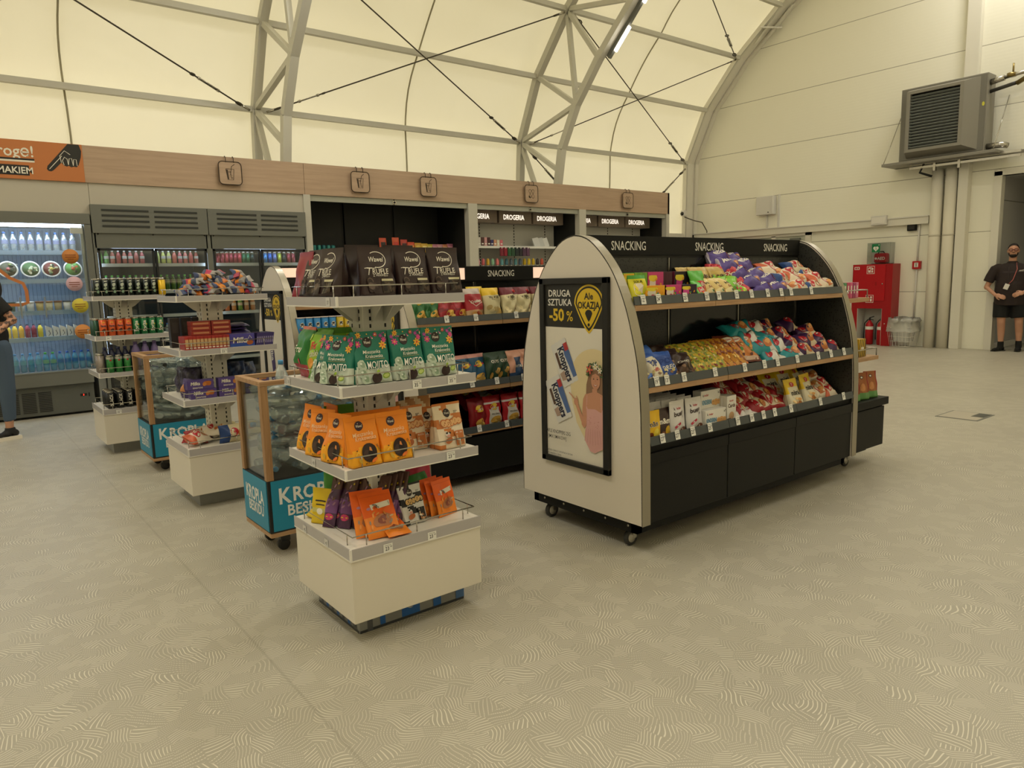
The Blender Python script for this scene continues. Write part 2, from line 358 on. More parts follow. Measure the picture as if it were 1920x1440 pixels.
# seams in mid-bay
SEAM = mat('a19a80', .7)
for k, x in enumerate((-3.75, 1.56, 6.68, 11.77)):
    mb = MB(); mb.tube([(x+.03*math.sin(i*PI/6), y-.03*(1 if y > 4.2 else -1), z-.02) for i, (y, z) in enumerate(fine)], .014, SEAM, 5)
    struct('trim_%d' % (k+1), mb)
# gable wall with the passage opening, the other end and the low side walls
out = [(y, z) for y, z in offset_profile(FULL, .12)]; out[0] = (11.55, 2.3); out[-1] = (-3.15, 2.3)
poly = [(-3.15, 0), (2.9, 0), (2.9, 3.03), (4.86, 3.03), (4.86, 0), (11.55, 0)]+out
struct('wall_east', MB().prism(poly, XE, XE+.12, lambda p, q, t: (t, p, q), M_WALL))
poly = [(-3.15, 0), (11.55, 0)]+out
struct('wall_west', MB().prism(poly, XW-.1, XW, lambda p, q, t: (t, p, q), M_WALL))
LOW = mat('dcd8cc', .5)
struct('wall_north', MB().box(XW, XE, 11.44, 11.55, 0, 2.42, LOW).box(XW, XE, 11.38, 11.55, 2.3, 2.46, LOW).box(12.3, 12.34, 11.42, 11.45, 0, 2.3, LOW).box(13.3, 13.34, 11.42, 11.45, 0, 2.3, LOW))
struct('wall_south', MB().box(XW, XE, -3.15, -3.04, 0, 2.46, LOW))
PASS = mat('b4b2ae', .5); mb = MB()
mb.box(XE+.12, 17.4, 4.86, 4.96, 0, 3.2, PASS).box(XE+.12, 17.4, 2.8, 2.9, 0, 3.2, PASS).box(17.3, 17.4, 2.9, 4.86, 0, 3.2, PASS)
for z in (2.62, 1.32): mb.box(XE+.12, 17.3, 4.853, 4.86, z, z+.012, GREY)
struct('wall_passage', mb)
struct('ceiling_passage', MB().box(XE+.12, 17.4, 2.8, 4.96, 3.03, 3.12, PASS))
struct('baseboard_passage', MB().box(XE+.12, 17.3, 4.84, 4.86, 0, .1, WHITE2))
# frame round the passage opening
struct('trim_5', MB().box(XE-.03, XE+.13, 4.82, 4.94, 0, 3.1, STEEL2).box(XE-.03, XE+.13, 2.84, 2.94, 0, 3.1, STEEL2).box(XE-.03, XE+.13, 2.84, 4.94, 3.03, 3.13, STEEL2))
# double door and glazed opening low in the gable wall, mostly behind the shelf unit
d = MB(); d.box(XE-.05, XE, 8.30, 8.42, 0, 2.30, STEEL2).box(XE-.05, XE, 8.30, 11.2, 2.24, 2.32, STEEL2).box(XE-.05, XE, 9.12, 9.22, 0, 2.26, STEEL2).box(XE-.02, XE, 8.42, 9.12, 0, 2.24, mat('c3c4b4', .4)).box(XE-.02, XE, 9.22, 11.2, 0, 2.24, mat('b5bcae', .35))
dr = struct('door_1', d)
c = MB(); c.bar((XE-.1, 8.5, 2.13), (XE-.1, 8.95, 2.09), .03, .03, CHROME); c.bar((XE-.07, 8.52, 2.17), (XE-.07, 8.75, 2.17), .05, .05, GREY); c.build('door_closer', dr)
# ---- steel arches
def arch_truss(x, label):
    t = thing('arch_truss', label, 'roof truss', (x, 0, 0), group='lattice steel arches under the membrane')
    W = .12
    for half, nm in ((1, ''), (-1, '')):
        f = (lambda y, z: (0, y, z)) if half == 1 else (lambda y, z: (0, 8.4-y, z))
        outer = [(11.42, 0.05)]+NODES
        inner = [(10.29, 2.92) if half == 1 else (10.33, .05), (10.28, 3.0), (10.12, 3.80), (9.72, 4.50), (9.15, 5.14), (8.35, 5.86), (7.4, 6.5), (6.35, 6.95), (5.3, 7.22), (4.2, 7.32)]
        mb = MB()
        for a, b in zip(outer, outer[1:]): mb.bar(f(*a), f(*b), W, W, STEEL, (1, 0, 0))
        mb.build('outer_chord', t)
        mb = MB()
        for a, b in zip(inner, inner[1:]): mb.bar(f(*a), f(*b), W, W, STEEL, (1, 0, 0))
        mb.build('inner_chord', t)
        web = [(outer[2], inner[3]), (outer[2], (10.2, 3.42)), (outer[2], (10.76, 2.94)), (outer[3], inner[3]), (outer[4], inner[3]), (outer[4], inner[4]),
               (outer[4], (8.35, 5.86)), (outer[5], (8.35, 5.86)), (outer[6], (8.35, 5.86)), (outer[6], (6.35, 6.95)), (outer[7], (6.35, 6.95)), (outer[8], (6.35, 6.95)), (outer[8], (4.6, 7.30))]
        for a, b in web: MB().bar(f(*a), f(*b), .075, .075, STEEL, (1, 0, 0)).build('lattice_brace', t)
    return t
arch_truss(4.04, 'pale steel lattice arch rising behind the tall grey drinks coolers')
arch_truss(9.2, 'pale steel lattice arch carrying the lit tube lamp')
STEEL = STEEL2
# gable arch against the end wall
g = thing('gable_arch', 'broad pale steel arch hugging the panelled end wall', 'roof arch')
gi = NODES+[(8.4-y, z) for y, z in NODES[-2::-1]]; gi[0] = (11.38, .05); gi[-1] = (-2.98, .05)
go = offset_profile(gi, .10); mb = MB()
for i in range(len(gi)-1):
    a, b, c, d_ = gi[i], gi[i+1], go[i+1], go[i]
    for x0, x1 in ((14.26, 14.30), (14.54, 14.6)):
        p = [(x0, *a), (x0, *b), (x0, *c), (x0, *d_), (x1, *a), (x1, *b), (x1, *c), (x1, *d_)]
        mb.add(p, [(0, 1, 2, 3), (7, 6, 5, 4), (0, 4, 5, 1), (1, 5, 6, 2), (2, 6, 7, 3), (3, 7, 4, 0)], STEEL)
    mb.add([(14.28, *a), (14.28, *b), (14.6, *b), (14.6, *a)], [(0, 1, 2, 3)], STEEL)
mb.build('arch_plate', g)
mb = MB()
for i in range(len(gi)-1): mb.bar((14.6, *gi[i]), (14.6, *gi[i+1]), .09, .10, STEEL, (1, 0, 0))
mb.build('arch_flange', g)
mb = MB(); mb.bar((14.35, 9.55, 6.35), (14.35, 8.95, 6.95), .05, .02, STEEL).bar((14.5, 9.4, 6.42), (14.5, 8.8, 6.95), .05, .02, STEEL); mb.bar((14.2, 9.35, 6.6), (14.6, 9.1, 6.6), .03, .03, STEEL); mb.build('splice_bracket', g)
# purlins
PN = ['purlin along the hall just above the wooden band', 'purlin second above the wooden band', 'purlin third above the wooden band', 'purlin meeting the gable arch near the top of the picture']
for i, (y, z) in enumerate(NODES[1:]+[(8.4-y, z) for y, z in NODES[1:-1][::-1]]):
    mb = MB().box(XW, 14.27, y-.04, y+.04, z-.04, z+.04, TRUSS)
    if i < 4: tag(mb.build('purlin'), 'pale steel '+PN[i], 'purlin', 'purlins under the membrane')
    else: tag(mb.build('purlin'), 'pale steel purlin high under the roof ridge', 'purlin', 'purlins out of sight overhead')
# cross braces: cable, turnbuckle and shackles
CABLE = mat('4a4438', .5, .3)
def brace(a, b, label, ends=(1, 0)):
    t = thing('tension_cable', label, 'cable', a, group='crossed bracing cables'); A = Vector(a); B = Vector(b)-A; d = B.normalized(); ln = B.length
    MB().tube([d*.12, d*(ln-.12)], .011, CABLE, 6).build('wire', t)
    for e in (0, 1):
        if not ends[e]: s0, dd = B, -d
        else: s0, dd = Vector((0, 0, 0)), d
        tb = MB(); side = dd.cross(Vector((0, 0, 1))).normalized()
        if ends[e]:
            tb.tube([s0+dd*.55+side*.022, s0+dd*.85+side*.022], .008, CHROME, 6).tube([s0+dd*.55-side*.022, s0+dd*.85-side*.022], .008, CHROME, 6).tube([s0+dd*.53, s0+dd*.57], .022, CHROME, 6).tube([s0+dd*.83, s0+dd*.87], .022, CHROME, 6)
            tb.tube([s0+dd*.95+(dd*math.cos(q*PI/4)+side*math.sin(q*PI/4))*.035 for q in range(8)], .01, CABLE, 6, closed=True)
            tb.build('turnbuckle', t)
        sh = MB()
        sh.tube([s0+dd*.2+(dd*math.cos(q*PI/4)*1.6+side*math.sin(q*PI/4))*.035 for q in range(8)], .012, CABLE, 6, closed=True).tube([s0+dd*.02, s0+dd*.16], .02, CHROME, 6)
        sh.build('shackle', t)
P1, P3, P5 = (11.2, 4.05), (9.86, 6.06), (7.84, 7.45)
brace((9.1, *P1), (4.15, *P3), 'dark cable from second truss foot up behind the first truss, over drink pictograms')
brace((4.15, *P1), (9.1, *P3), 'dark cable sloping up between the two lattice arches from the coolers side')
brace((9.3, *P1), (14.1, *P3), 'dark cable rising from the second lattice arch to the gable arch')
brace((14.1, *P1), (9.3, *P3), 'dark cable falling from the tube lamp down to the gable arch')
brace((3.93, *P1), (-1.05, *P3), 'dark cable above the orange banner ending at the first lattice arch')
brace((-1.05, *P1), (3.93, *P3), 'dark cable end crossing the top corner above the orange banner')
brace((14.1, *P3), (9.3, *P5), 'dark cable reaching the gable arch near the top of the picture')
brace((9.3, 11.2, 3.95), (14.1, 11.3, .3), 'dark cable diving behind the wooden band below the second lattice arch')
brace((14.1, 11.2, 3.95), (9.3, 11.3, .3), 'dark cable diving behind the end of the wooden band')
# tube lamp on the second arch
t = thing('tube_lamp', 'long fluorescent fitting with two lit ends under the second arch', 'lamp', (9.29, 0, 0))
a = Vector((0, 8.42, 5.70)); b = Vector((0, 9.02, 5.14)); d = (b-a).normalized()
a = a-d*.75
MB().bar(a, b, .10, .06, GREY, (1, 0, 0)).build('housing', t)
LIT = mat('fff6e6', .5, 0, 14)
for s0, s1 in ((.62, .90), (0, .36)):
    p = a.lerp(b, s0)+Vector((.0, -.035, -.04)); q = a.lerp(b, s1)+Vector((.0, -.035, -.04))
    MB().bar(p, q, .09, .035, LIT, (1, 0, 0)).build('tube', t)
MB().tube([a+Vector((-.05, .02, .05)), a+d*.3+Vector((-.12, .0, .1)), a+d*.6+Vector((-.05, .03, .05))], .012, WHITE2, 6).build('cable', t)
for lx, ly, lz in FILL_LAMPS:
    t = thing('tube_lamp', 'unseen fluorescent fitting added high under the roof', 'lamp', (lx, ly, lz), 0, 'added fluorescent fittings out of view overhead'); MB().rbox(-.11, .11, -.75, .75, -.03, .05, GREY, .01).build('housing', t); MB().box(-.09, .09, -.72, .72, -.045, -.03, mat('fff4e2', .5, 0, 2.0)).build('diffuser', t)  # fittings added out of view, to brighten the hall and lessen its yellow cast
# cable tray and boxes on the gable wall
tr = MB().box(XE-.10, XE, 5.95, 11.35, 2.30, 2.44, STEEL).box(XE-.12, XE-.09, 5.95, 11.35, 2.43, 2.45, WHITE2); tag(tr.build('cable_tray'), 'long pale cable duct running level along the end wall', 'cable duct')
t = thing('emergency_light', 'flat white emergency light box fixed on the cable duct', 'light', (XE-.13, 6.83, 2.42)); MB().rbox(-.05, .02, -.15, .15, -.09, .09, WHITE2, .01).build('case', t); MB().box(-.056, -.05, -.13, .13, -.06, .06, WHITE).build('diffuser', t)
t = thing('junction_box', 'square white electrical box high on end wall beside thin pipe', 'box', (XE, 9.36, 2.94)); MB().rbox(-.14, 0, -.21, .21, -.2, .2, WHITE2, .012).build('case', t); MB().tube([(-.15, -.1, -.15), (-.135, -.1, -.15)], .012, INK, 8).build('lock', t)
tag(MB().tube([(XE-.02, 9.36, 2.76), (XE-.02, 9.36, 2.44)], .018, WHITE2).build('conduit'), 'short white pipe from square wall box down to the duct', 'pipe')
tag(MB().box(XE-.03, XE, 9.06, 9.10, 2.44, 3.16, WHITE2).build('conduit'), 'white upright trunking beside the square wall box', 'pipe')
t = thing('black_speaker', 'small black square box on wall above the red call point', 'speaker', (XE, 6.26, 2.26)); MB().rbox(-.07, 0, -.08, .08, -.075, .075, BLACK, .01).build('case', t); MB().box(-.075, -.07, -.06, .06, -.055, .055, mat('2c2b29', .8)).build('grille', t)
tag(MB().tube([(XE-.03, 6.13, 2.34), (XE-.03, 6.14, 1.62)], .016, WHITE2).tube([(XE-.03, 6.14, 1.45), (XE-.03, 6.15, .55)], .016, WHITE2).build('conduit'), 'thin white pipe running past the red call point to the floor', 'pipe')
t = thing('fire_call_point', 'small square red fire alarm call point on thin white pipe', 'fire alarm', (XE, 6.14, 1.54)); MB().rbox(-.06, 0, -.075, .075, -.075, .075, mat('b3161c', .35), .008).build('case', t); MB().box(-.064, -.06, -.035, .035, -.04, .045, WHITE).build('plate', t)
m_ = MB(); D = Dec(m_, plane_fn((-.064, 0, 0), (0, -1, 0), (0, 0, 1)), 0); D.oval(0, 0, .012, .012, INK); D.rect(-.02, .02, .022, .032, INK); D.rect(-.02, .02, -.034, -.024, INK); m_.build('symbol', t)
# security camera on the arch foot
t = thing('security_camera', 'small white dome camera on the arch by band end', 'camera', (14.24, 11.32, 2.92)); MB().rbox(-.10, 0, -.06, .06, -.06, .08, WHITE2, .02).build('case', t); MB().ell((-.11, 0, 0), (.035, .045, .045), BLACKG).build('lens', t)
tag(MB().tube([(14.2, 11.3, 2.84), (14.25, 11.05, 2.74), (14.45, 10.98, 2.70), (14.6, 10.95, 2.5), (14.6, 10.95, 2.0)], .012, CABLE).build('cable'), 'dark cable hanging from the small white dome camera', 'cable')
# pipes, pillar
def pipe(y, label):
    t = thing('service_pipe', label, 'pipe', (XE-.13, y, 0), group='insulated pipes beside the doorway'); MB().lathe([(.095, 0), (.095, 1.42), (.098, 1.43), (.098, 3.25)], mat('e3ddcd', .5), 20).build('shell', t)
    MB().lathe([(.102, 2.05), (.102, 2.08)], mat('c9c3b3', .5), 20).build('clamp', t); return t
pipe(5.815, 'fat cream pipe nearest the red fire cabinet'); pipe(5.585, 'fat cream pipe between the outer pipe and the square post')
tag(MB().rbox(XE-.17, XE, 5.30, 5.46, 0, 3.3, STEEL, .006).build('post'), 'square cream post between pipes and passage doorway', 'post')
tag(MB().rbox(XE-.12, XE, 5.27, 5.49, 4.6, 8.2, STEEL, .006).build('post'), 'pale steel post rising above the grey wall heater', 'post')
# ---- wall heater on its bracket
HG = mat('8a867c', .42); HGD = mat('77746b', .45)
t = thing('air_heater', 'big grey wall heater with black louvres on a bracket', 'heater', (XE, 0, 0))
x0 = -.66
b = MB().rbox(x0+.20, -.12, 4.98, 6.38, 3.42, 4.70, HG, .01)
b.box(x0+.19, x0+.20, 5.0, 6.36, 3.44, 4.68, HGD); b.build('case', t)
# flared hood round the louvres
f0 = (x0+.2, [(5.08, 3.46), (6.24, 3.46), (6.24, 4.66), (5.08, 4.66)]); f1 = (x0, [(5.27, 3.55), (6.20, 3.55), (6.20, 4.60), (5.27, 4.60)]); f2 = (x0, [(5.33, 3.60), (6.14, 3.60), (6.14, 4.55), (5.33, 4.55)]); f3 = (x0+.06, f2[1])
vs = [(f[0], p, q) for f in (f0, f1, f2, f3) for p, q in f[1]]
MB().add(vs, [(4*k+i, 4*k+(i+1) % 4, 4*k+4+(i+1) % 4, 4*k+4+i) for k in range(3) for i in range(4)], HG).build('hood', t)
b = MB().box(x0+.10, x0+.11, 5.33, 6.14, 3.60, 4.55, INK)
for i in range(18):
    z = 3.625+i*.0515; b.bar((x0+.03, 5.33, z), (x0+.03, 6.14, z+.0), .040, .007, mat('8d928e', .35, .3), (.6, 0, .8))
b.build('louvres', t)
MB().rbox(x0+.05, -.02, 4.75, 6.62, 3.36, 3.41, HG, .005).rbox(x0+.55, x0+.62, 4.5, 6.62, 3.36, 3.41, HG, .004).build('shelf_bracket', t)
b = MB()
for z in (3.27, 3.34):
    b.box(-.42, -.38, 4.45, 6.2, z, z+.04, CHROME)
for y in (5.35, 5.75): b.box(-.43, -.37, y, y+.04, 3.2, 3.4, CHROME)
b.build('slotted_rail', t)
for y, z in ((6.60, 1), (4.8, 1)): MB().tube([(x0+.08, y, 3.4), (-.02, y-.05 if y > 5 else y, 4.35)], .008, CHROME, 6).build('stay_rod', t)
b = MB().tube([(-.35, 4.98, 4.55), (-.35, 4.78, 4.58)], .05, CHROME, 12).tube([(-.35, 4.78, 4.58), (-.35, 4.4, 4.62)], .03, CHROME, 10).lathe([(.07, -.03), (.07, .03)], mat('8c7a4a', .3, .8), 12, (-.35, 4.68, 4.6)).tube([(-.35, 4.98, 4.4), (-.35, 4.55, 4.47)], .03, mat('3a3833', .5), 10).tube([(-.35, 4.66, 4.6), (-.35, 4.66, 4.78)], .015, mat('8c7a4a', .3, .8), 8).tube([(-.35, 4.6, 4.45), (-.35, 4.2, 4.65)], .04, mat('8c7a4a', .3, .8), 8)
b.build('valve', t)
MB().tube([(-.35, 4.98, 3.5), (-.35, 4.74, 3.5), (-.3, 4.68, 3.48)], [.05, .05, .045], CHROME, 12).build('pipe_stub', t)
MB().tube([(-.4, 5.95, 3.36), (-.4, 6.02, 3.2), (-.3, 5.85, 3.12)], .022, INK, 8).build('hose', t)
m_ = MB(); Dec(m_, plane_fn((x0+.19, 5.03, 4.2), (0, -1, 0), (0, 0, 1)), .001).oval(0, 0, .02, .035, mat('d8d34a', .5)); m_.build('sticker', t)
# ---- fire cabinet
RED = mat('a3121a', .38); RED2 = mat('b5161f', .35)
t = thing('fire_cabinet', 'tall red fire cabinet with an open niche at its foot', 'cabinet', (XE, 6.86, 0))
b = MB(); b.box(-.32, 0, -.41, .36, .86, 1.58, RED).box(-.32, 0, .24, .36, 0, .86, RED).box(-.32, 0, -.41, -.24, 0, .86, RED).box(-.32, 0, -.24, .24, .72, .86, RED).box(-.02, 0, -.24, .24, 0, .72, mat('b9b8b0', .5)).box(-.32, -.02, .235, .24, 0, .72, mat('c9c8c0', .5)).box(-.32, -.02, -.24, -.235, 0, .72, mat('c9c8c0', .5)); b.build('body', t)
b = MB().rbox(-.335, -.32, -.28, .34, .87, 1.565, RED2, .003); dd = b.build('door', t)
MB().tube([(-.35, -.235, 1.2), (-.335, -.235, 1.2)], .014, CHROME).build('lock', dd); MB().box(-.345, -.335, -.12, -.10, 1.17, 1.24, RED).build('handle', dd)
for cx, cz, kind in ((.0, 1.47, 0), (.0, .91, 1)):
    m_ = MB(); D = Dec(m_, plane_fn((-.336, 0, 0), (0, -1, 0), (0, 0, 1)), .001)
    D.rect(cx-.075, cx+.075, cz-.075, cz+.075, WHITE); D.rect(cx-.067, cx+.067, cz-.067, cz+.067, RED2)
    if kind == 0: D.rect(cx-.05, cx-.0, cz-.05, cz+.045, WHITE); D.oval(cx-.025, cz+.01, .018, .018, RED2); D.oval(cx+.03, cz+.02, .02, .02, WHITE); D.rect(cx+.015, cx+.045, cz-.05, cz-.01, WHITE); D.stroke([(cx-.03, cz+.05), (cx+.03, cz+.05)], .006, WHITE)
    else: D.rect(cx-.05, cx-.015, cz-.05, cz+.03, WHITE); D.oval(cx-.033, cz+.035, .015, .015, WHITE); D.oval(cx+.03, cz+.03, .02, .02, WHITE); D.rect(cx+.012, cx+.045, cz-.05, cz-.0, WHITE)
    m_.build('pictogram_sign', t)
m_ = MB(); D = Dec(m_, plane_fn((-.336, 0, 0), (0, -1, 0), (0, 0, 1)), .001); D.rect(-.32, -.22, 1.48, 1.535, WHITE); D.rect(-.305, -.275, 1.49, 1.525, RED2); D.rect(-.262, -.235, 1.49, 1.525, RED2)
m_.build('sign', t)
b = MB()
for y in (.30, -.30): b.tube([(-.325, y, .43), (-.318, y, .43)], .01, WHITE, 8)
b.build('rivet', t)
for y, lb in ((.06, 'red fire extinguisher with hose standing on the niche side nearer the snacks'), (-.17, 'red fire extinguisher tucked against the right cheek of the cabinet niche')):
    e = thing('fire_extinguisher', lb, 'fire extinguisher', (XE-.16, 6.86+y, 0), group='extinguishers in the cabinet niche')
    MB().lathe([(.055, 0), (.075, .01), (.075, .36), (.062, .42), (.028, .46), (.022, .48)], RED2, 18).build('cylinder', e)
    MB().lathe([(.018, .47), (.018, .53)], INK, 10).bar((0, 0, .53), (-.02, -.09, .56), .02, .015, INK).bar((0, 0, .50), (-.02, -.08, .49), .02, .012, INK).build('valve_handle', e)
    MB().tube([(-.0, .03, .50), (-.02, .09, .42), (-.03, .095, .2), (-.03, .09, .1)], .010, INK).build('hose', e)
    MB().lathe([(.0765, .30), (.0765, .36)], PAPER, 18, capb=False, capt=False).build('label', e)
# AED above the cabinet
t = thing('defibrillator_case', 'clear wall case with a red defibrillator bag, above the fire cabinet', 'defibrillator', (XE, 6.80, 1.79))
MB().box(-.012, 0, -.23, .21, -.2, .2, mat('dedcd4', .3)).build('back_plate', t)
MB().box(-.2, -.012, -.23, -.226, -.2, .2, M_ACRYL).box(-.2, -.012, .206, .21, -.2, .2, M_ACRYL).box(-.2, -.197, -.23, .21, -.2, .2, M_ACRYL).box(-.2, -.012, -.23, .21, .196, .2, M_ACRYL).box(-.2, -.012, -.23, .21, -.2, -.196, M_ACRYL).build('cover', t)
b = MB().rbox(-.16, -.03, -.15, .10, -.19, .0, mat('b3252f', .5), .03); bag = b.build('bag', t)
MB().tube([(-.1, -.08, -.0), (-.1, -.06, .03), (-.1, .02, .03), (-.1, .04, .0)], .01, INK).build('handle', bag)
m_ = MB(); D = Dec(m_, plane_fn((-.161, 0, -.1), (0, -1, 0), (0, 0, 1))); D.text('AED', .045, 0, .055, WHITE, bold=.02); D.oval(-.055, .0, .022, .022, WHITE); m_.build('lettering', bag)
m_ = MB(); D = Dec(m_, plane_fn((-.202, 0, 0), (0, -1, 0), (0, 0, 1))); GRN = mat('1d7a4b', .5); D.rect(-.12, .04, .02, .18, GRN); D.oval(-.065, .10, .03, .03, WHITE); D.oval(-.02, .10, .03, .03, WHITE); D.poly([(-.093, .09), (-.042, .035), (.008, .09)], WHITE); D.stroke([(-.05, .115), (-.035, .09), (-.045, .085), (-.035, .06)], .01, GRN); D.rect(.012, .018, .145, .175, WHITE); D.rect(0, .03, .157, .163, WHITE); m_.build('sign', t)
# white wire bin with a clear bag
t = thing('wire_basket', 'white wire litter basket lined with a clear bag beside pipes', 'basket', (XE-.26, 6.22, 0))
b = MB(); hw0, hw1 = .17, .22
for k in range(5):
    z = .02+k*.09; s_ = hw0+(hw1-hw0)*k/4; b.tube([(-s_, -s_, z), (s_, -s_, z), (s_, s_, z), (-s_, s_, z)], .005, WHITE, 5, closed=True)
for sd in range(4):
    for q in range(7):
        f = -1+q/3; a = PI/2*sd
        for_ = []
        for z, s_ in ((.02, hw0), (.38, hw1)):
            x, y = s_, f*s_; for_.append((x*math.cos(a)-y*math.sin(a), x*math.sin(a)+y*math.cos(a), z))
        b.tube(for_, .0035, WHITE, 5)
b.build('wire_frame', t)
vs = []; rnd = random.Random(4)
for z, s_ in ((.10, .15), (.36, .20), (.50, .26), (.56, .235), (.30, .27)):
    for q in range(24):
        a = 2*PI*q/24; r = s_*(1.15 if q % 6 == 3 else 1)*(1+rnd.uniform(-.06, .06)); vs.append((r*math.cos(a), r*math.sin(a), z+rnd.uniform(-.012, .012)))
BAGC = glass_material('clear_bag', (.95, .95, .93, 1), .12, .25, .35, (.85, .85, .8, 1))
MB().add(vs, [(k*24+q, k*24+(q+1) % 24, (k+1)*24+(q+1) % 24, (k+1)*24+q) for k in range(4) for q in range(24)], BAGC, True).build('bag', t)
# floor socket lid
t = thing('floor_box', 'square metal cable outlet lid set flush in the floor', 'floor outlet', (7.86, 2.78, 0)); MB().box(-.2, .24, -.19, .19, .0, .003, GREY).build('frame', t); MB().box(-.18, .22, -.17, .17, .003, .005, mat('b2aa99', .45)).build('lid', t)
MB().box(.0, .22, -.17, -.06, .005, .006, DGREY).build('flap', t)
# red topper peeking over the shelf unit
t = thing('red_display', 'red rounded display top just showing above the big shelf unit', 'display', (13.9, 9.95, 0)); MB().rbox(-.2, .2, -.4, .4, 0, 1.96, mat('a7333a', .4), .02).build('body', t); MB().ell((0, 0, 1.96), (.2, .55, .27), mat('c4434c', .35)).build('top', t)
# ================================================================ the built-in run along the far side
YB = 9.90
ORANGE = mat('bd7440', .5)
t = thing('wooden_fascia', 'long oak band along the top of the far shop wall with orange banner', 'fascia')
MB().box(1.47, 4.145, YB, YB+.06, 2.712, 3.135, M_WOOD).box(4.15, 11.95, YB, YB+.06, 2.712, 3.135, M_WOOD).box(11.9, 11.95, YB, YB+1.2, 2.712, 3.135, M_WOOD).build('band', t)
b = MB().box(-1.6, 1.47, YB-.006, YB+.06, 2.712, 3.135, ORANGE); ob = b.build('banner', t)
m_ = MB(); D = Dec(m_, plane_fn((0, YB-.006, 2.712), (1, 0, 0), (0, 0, 1)))
CRM = mat('e3dccb', .6)
D.text('drogę!', .775, .305, .12, CRM, .42, bold=.012); D.rect(-.8, .99, .205, .225, INK); D.rect(-.8, .99, .185, .205, CRM); D.rect(-.6, .93, .04, .15, INK); D.text('SMAKIEM', .775, .095, .07, CRM, .38, bold=.018)
m_.build('lettering', ob)
m_ = MB(); D = Dec(m_, plane_fn((0, YB-.006, 2.712), (1, 0, 0), (0, 0, 1))); K = mat('2b2a26', .6)
D.poly([(1.33, .42), (1.11, .16), (1.10, .125), (1.115, .105), (1.14, .10), (1.165, .115), (1.25, .205), (1.275, .175), (1.30, .165), (1.32, .175), (1.345, .16), (1.37, .17), (1.40, .165), (1.42, .19), (1.45, .28), (1.46, .35), (1.44, .42)], K)
for pts in ([(1.275, .18), (1.262, .23), (1.285, .27), (1.31, .25), (1.318, .185)], [(1.318, .185), (1.33, .255), (1.355, .26), (1.366, .18)], [(1.366, .18), (1.375, .25), (1.40, .25), (1.405, .18)], [(1.25, .205), (1.24, .28), (1.29, .34), (1.345, .30)], [(1.125, .125), (1.26, .28)]): D.stroke(pts, .006, CRM)
m_.build('hand', ob)
PW = mat('b8b1a2', .55)
t = thing('bulkhead_panel', 'plain pale panels between the oak band and the coolers', 'panel')
MB().box(-1.6, 1.495, YB+.02, YB+.06, 2.35, 2.712, PW).build('panel', t); MB().box(1.5, 4.12, YB+.02, YB+.06, 2.44, 2.712, PW).build('panel', t)
for nm, xs_ in (('drinks glass', ((3.133, 'nearest the orange banner'), (4.986, 'over the dark bay, nearer the coolers'), (6.149, 'over the dark bay, nearer the cosmetics'))), ('crossed plasters', ((8.234, 'above the first cosmetics bay'), (10.668, 'above the end cosmetics bay')))):
    for x, wh in xs_:
        t = thing('pictogram_sign', 'square wooden %s sign hung on the band %s' % (nm, wh), 'sign', (x, YB-.035, 2.925), group='pictograms on the oak band')
        b = MB(); r = .05; s_ = .145; pts = []
        for cx, cz, a0 in ((s_-r, s_-r, 0), (-s_+r, s_-r, 1), (-s_+r, -s_+r, 2), (s_-r, -s_+r, 3)):
            for q in range(6): a = PI/2*a0+PI/2*q/5; pts.append((cx+r*math.cos(a), cz+r*math.sin(a)))
        b.prism(pts, -.008, .008, lambda p, q, t_: (p, t_, q), M_WOOD)
        bd = b.build('board', t)
        BR = mat('3a2c1c', .5)
        b = MB(); b.tube([(p, -.009, q) for p, q in pts], .006, BR, 6, closed=True); b.build('rim', t)
        for hx in (-.05, .05): MB().tube([(hx, -.008, s_-.01), (hx, -.008, s_+.05), (hx, .02, s_+.07), (hx, .03, s_+.06)], .005, BR, 6).build('hook', t)
        m_ = MB(); D = Dec(m_, plane_fn((0, -.008, 0), (1, 0, 0), (0, 0, 1)))
        if nm[0] == 'd':
            D.stroke([(-.055, .05), (-.035, -.085), (.035, -.085), (.048, .05), (-.055, .05)], .008, BR); D.poly([(-.052, .04), (-.035, -.08), (-.02, -.08), (-.03, .04)], BR)
            D.ring(-.01, .015, .012, .012, .005, BR, 10); D.ring(.005, -.03, .014, .014, .005, BR, 10); D.ring(.015, -.06, .012, .012, .005, BR, 10); D.stroke([(.0, -.02), (.02, .085), (.06, .115)], .008, BR)
        else:
            for a in (.95, PI-.95):
                c_, s2 = math.cos(a), math.sin(a); U = []
                for q in range(17):
                    an = PI*q/8; x_ = .055*(1 if math.cos(an) > 0 else -1)+.028*math.cos(an); y_ = .028*math.sin(an); U.append((x_*c_-y_*s2, x_*s2+y_*c_))
                D.stroke(U+[U[0]], .007, BR)
            for q in range(-2, 3): D.oval(q*.008, q*.006, .003, .003, BR, 6, 0, 1)
            D.oval(-.045, -.055, .018, .024, BR, 10, .9, 1)
        m_.build('pictogram', bd)
COLM = mat('bdb9ac', .5)
for x0, x1, lb in ((4.12, 4.22, 'between the coolers and the dark bay'), (6.92, 7.10, 'between the dark bay and the cosmetics'), (9.41, 9.58, 'between the two cosmetics bays'), (11.86, 11.95, 'at the open end of the band')):
    tag(MB().box(x0, x1, YB+.0, YB+.12, 0, 2.712, COLM).build('pilaster'), 'flat pale upright panel '+lb, 'panel')
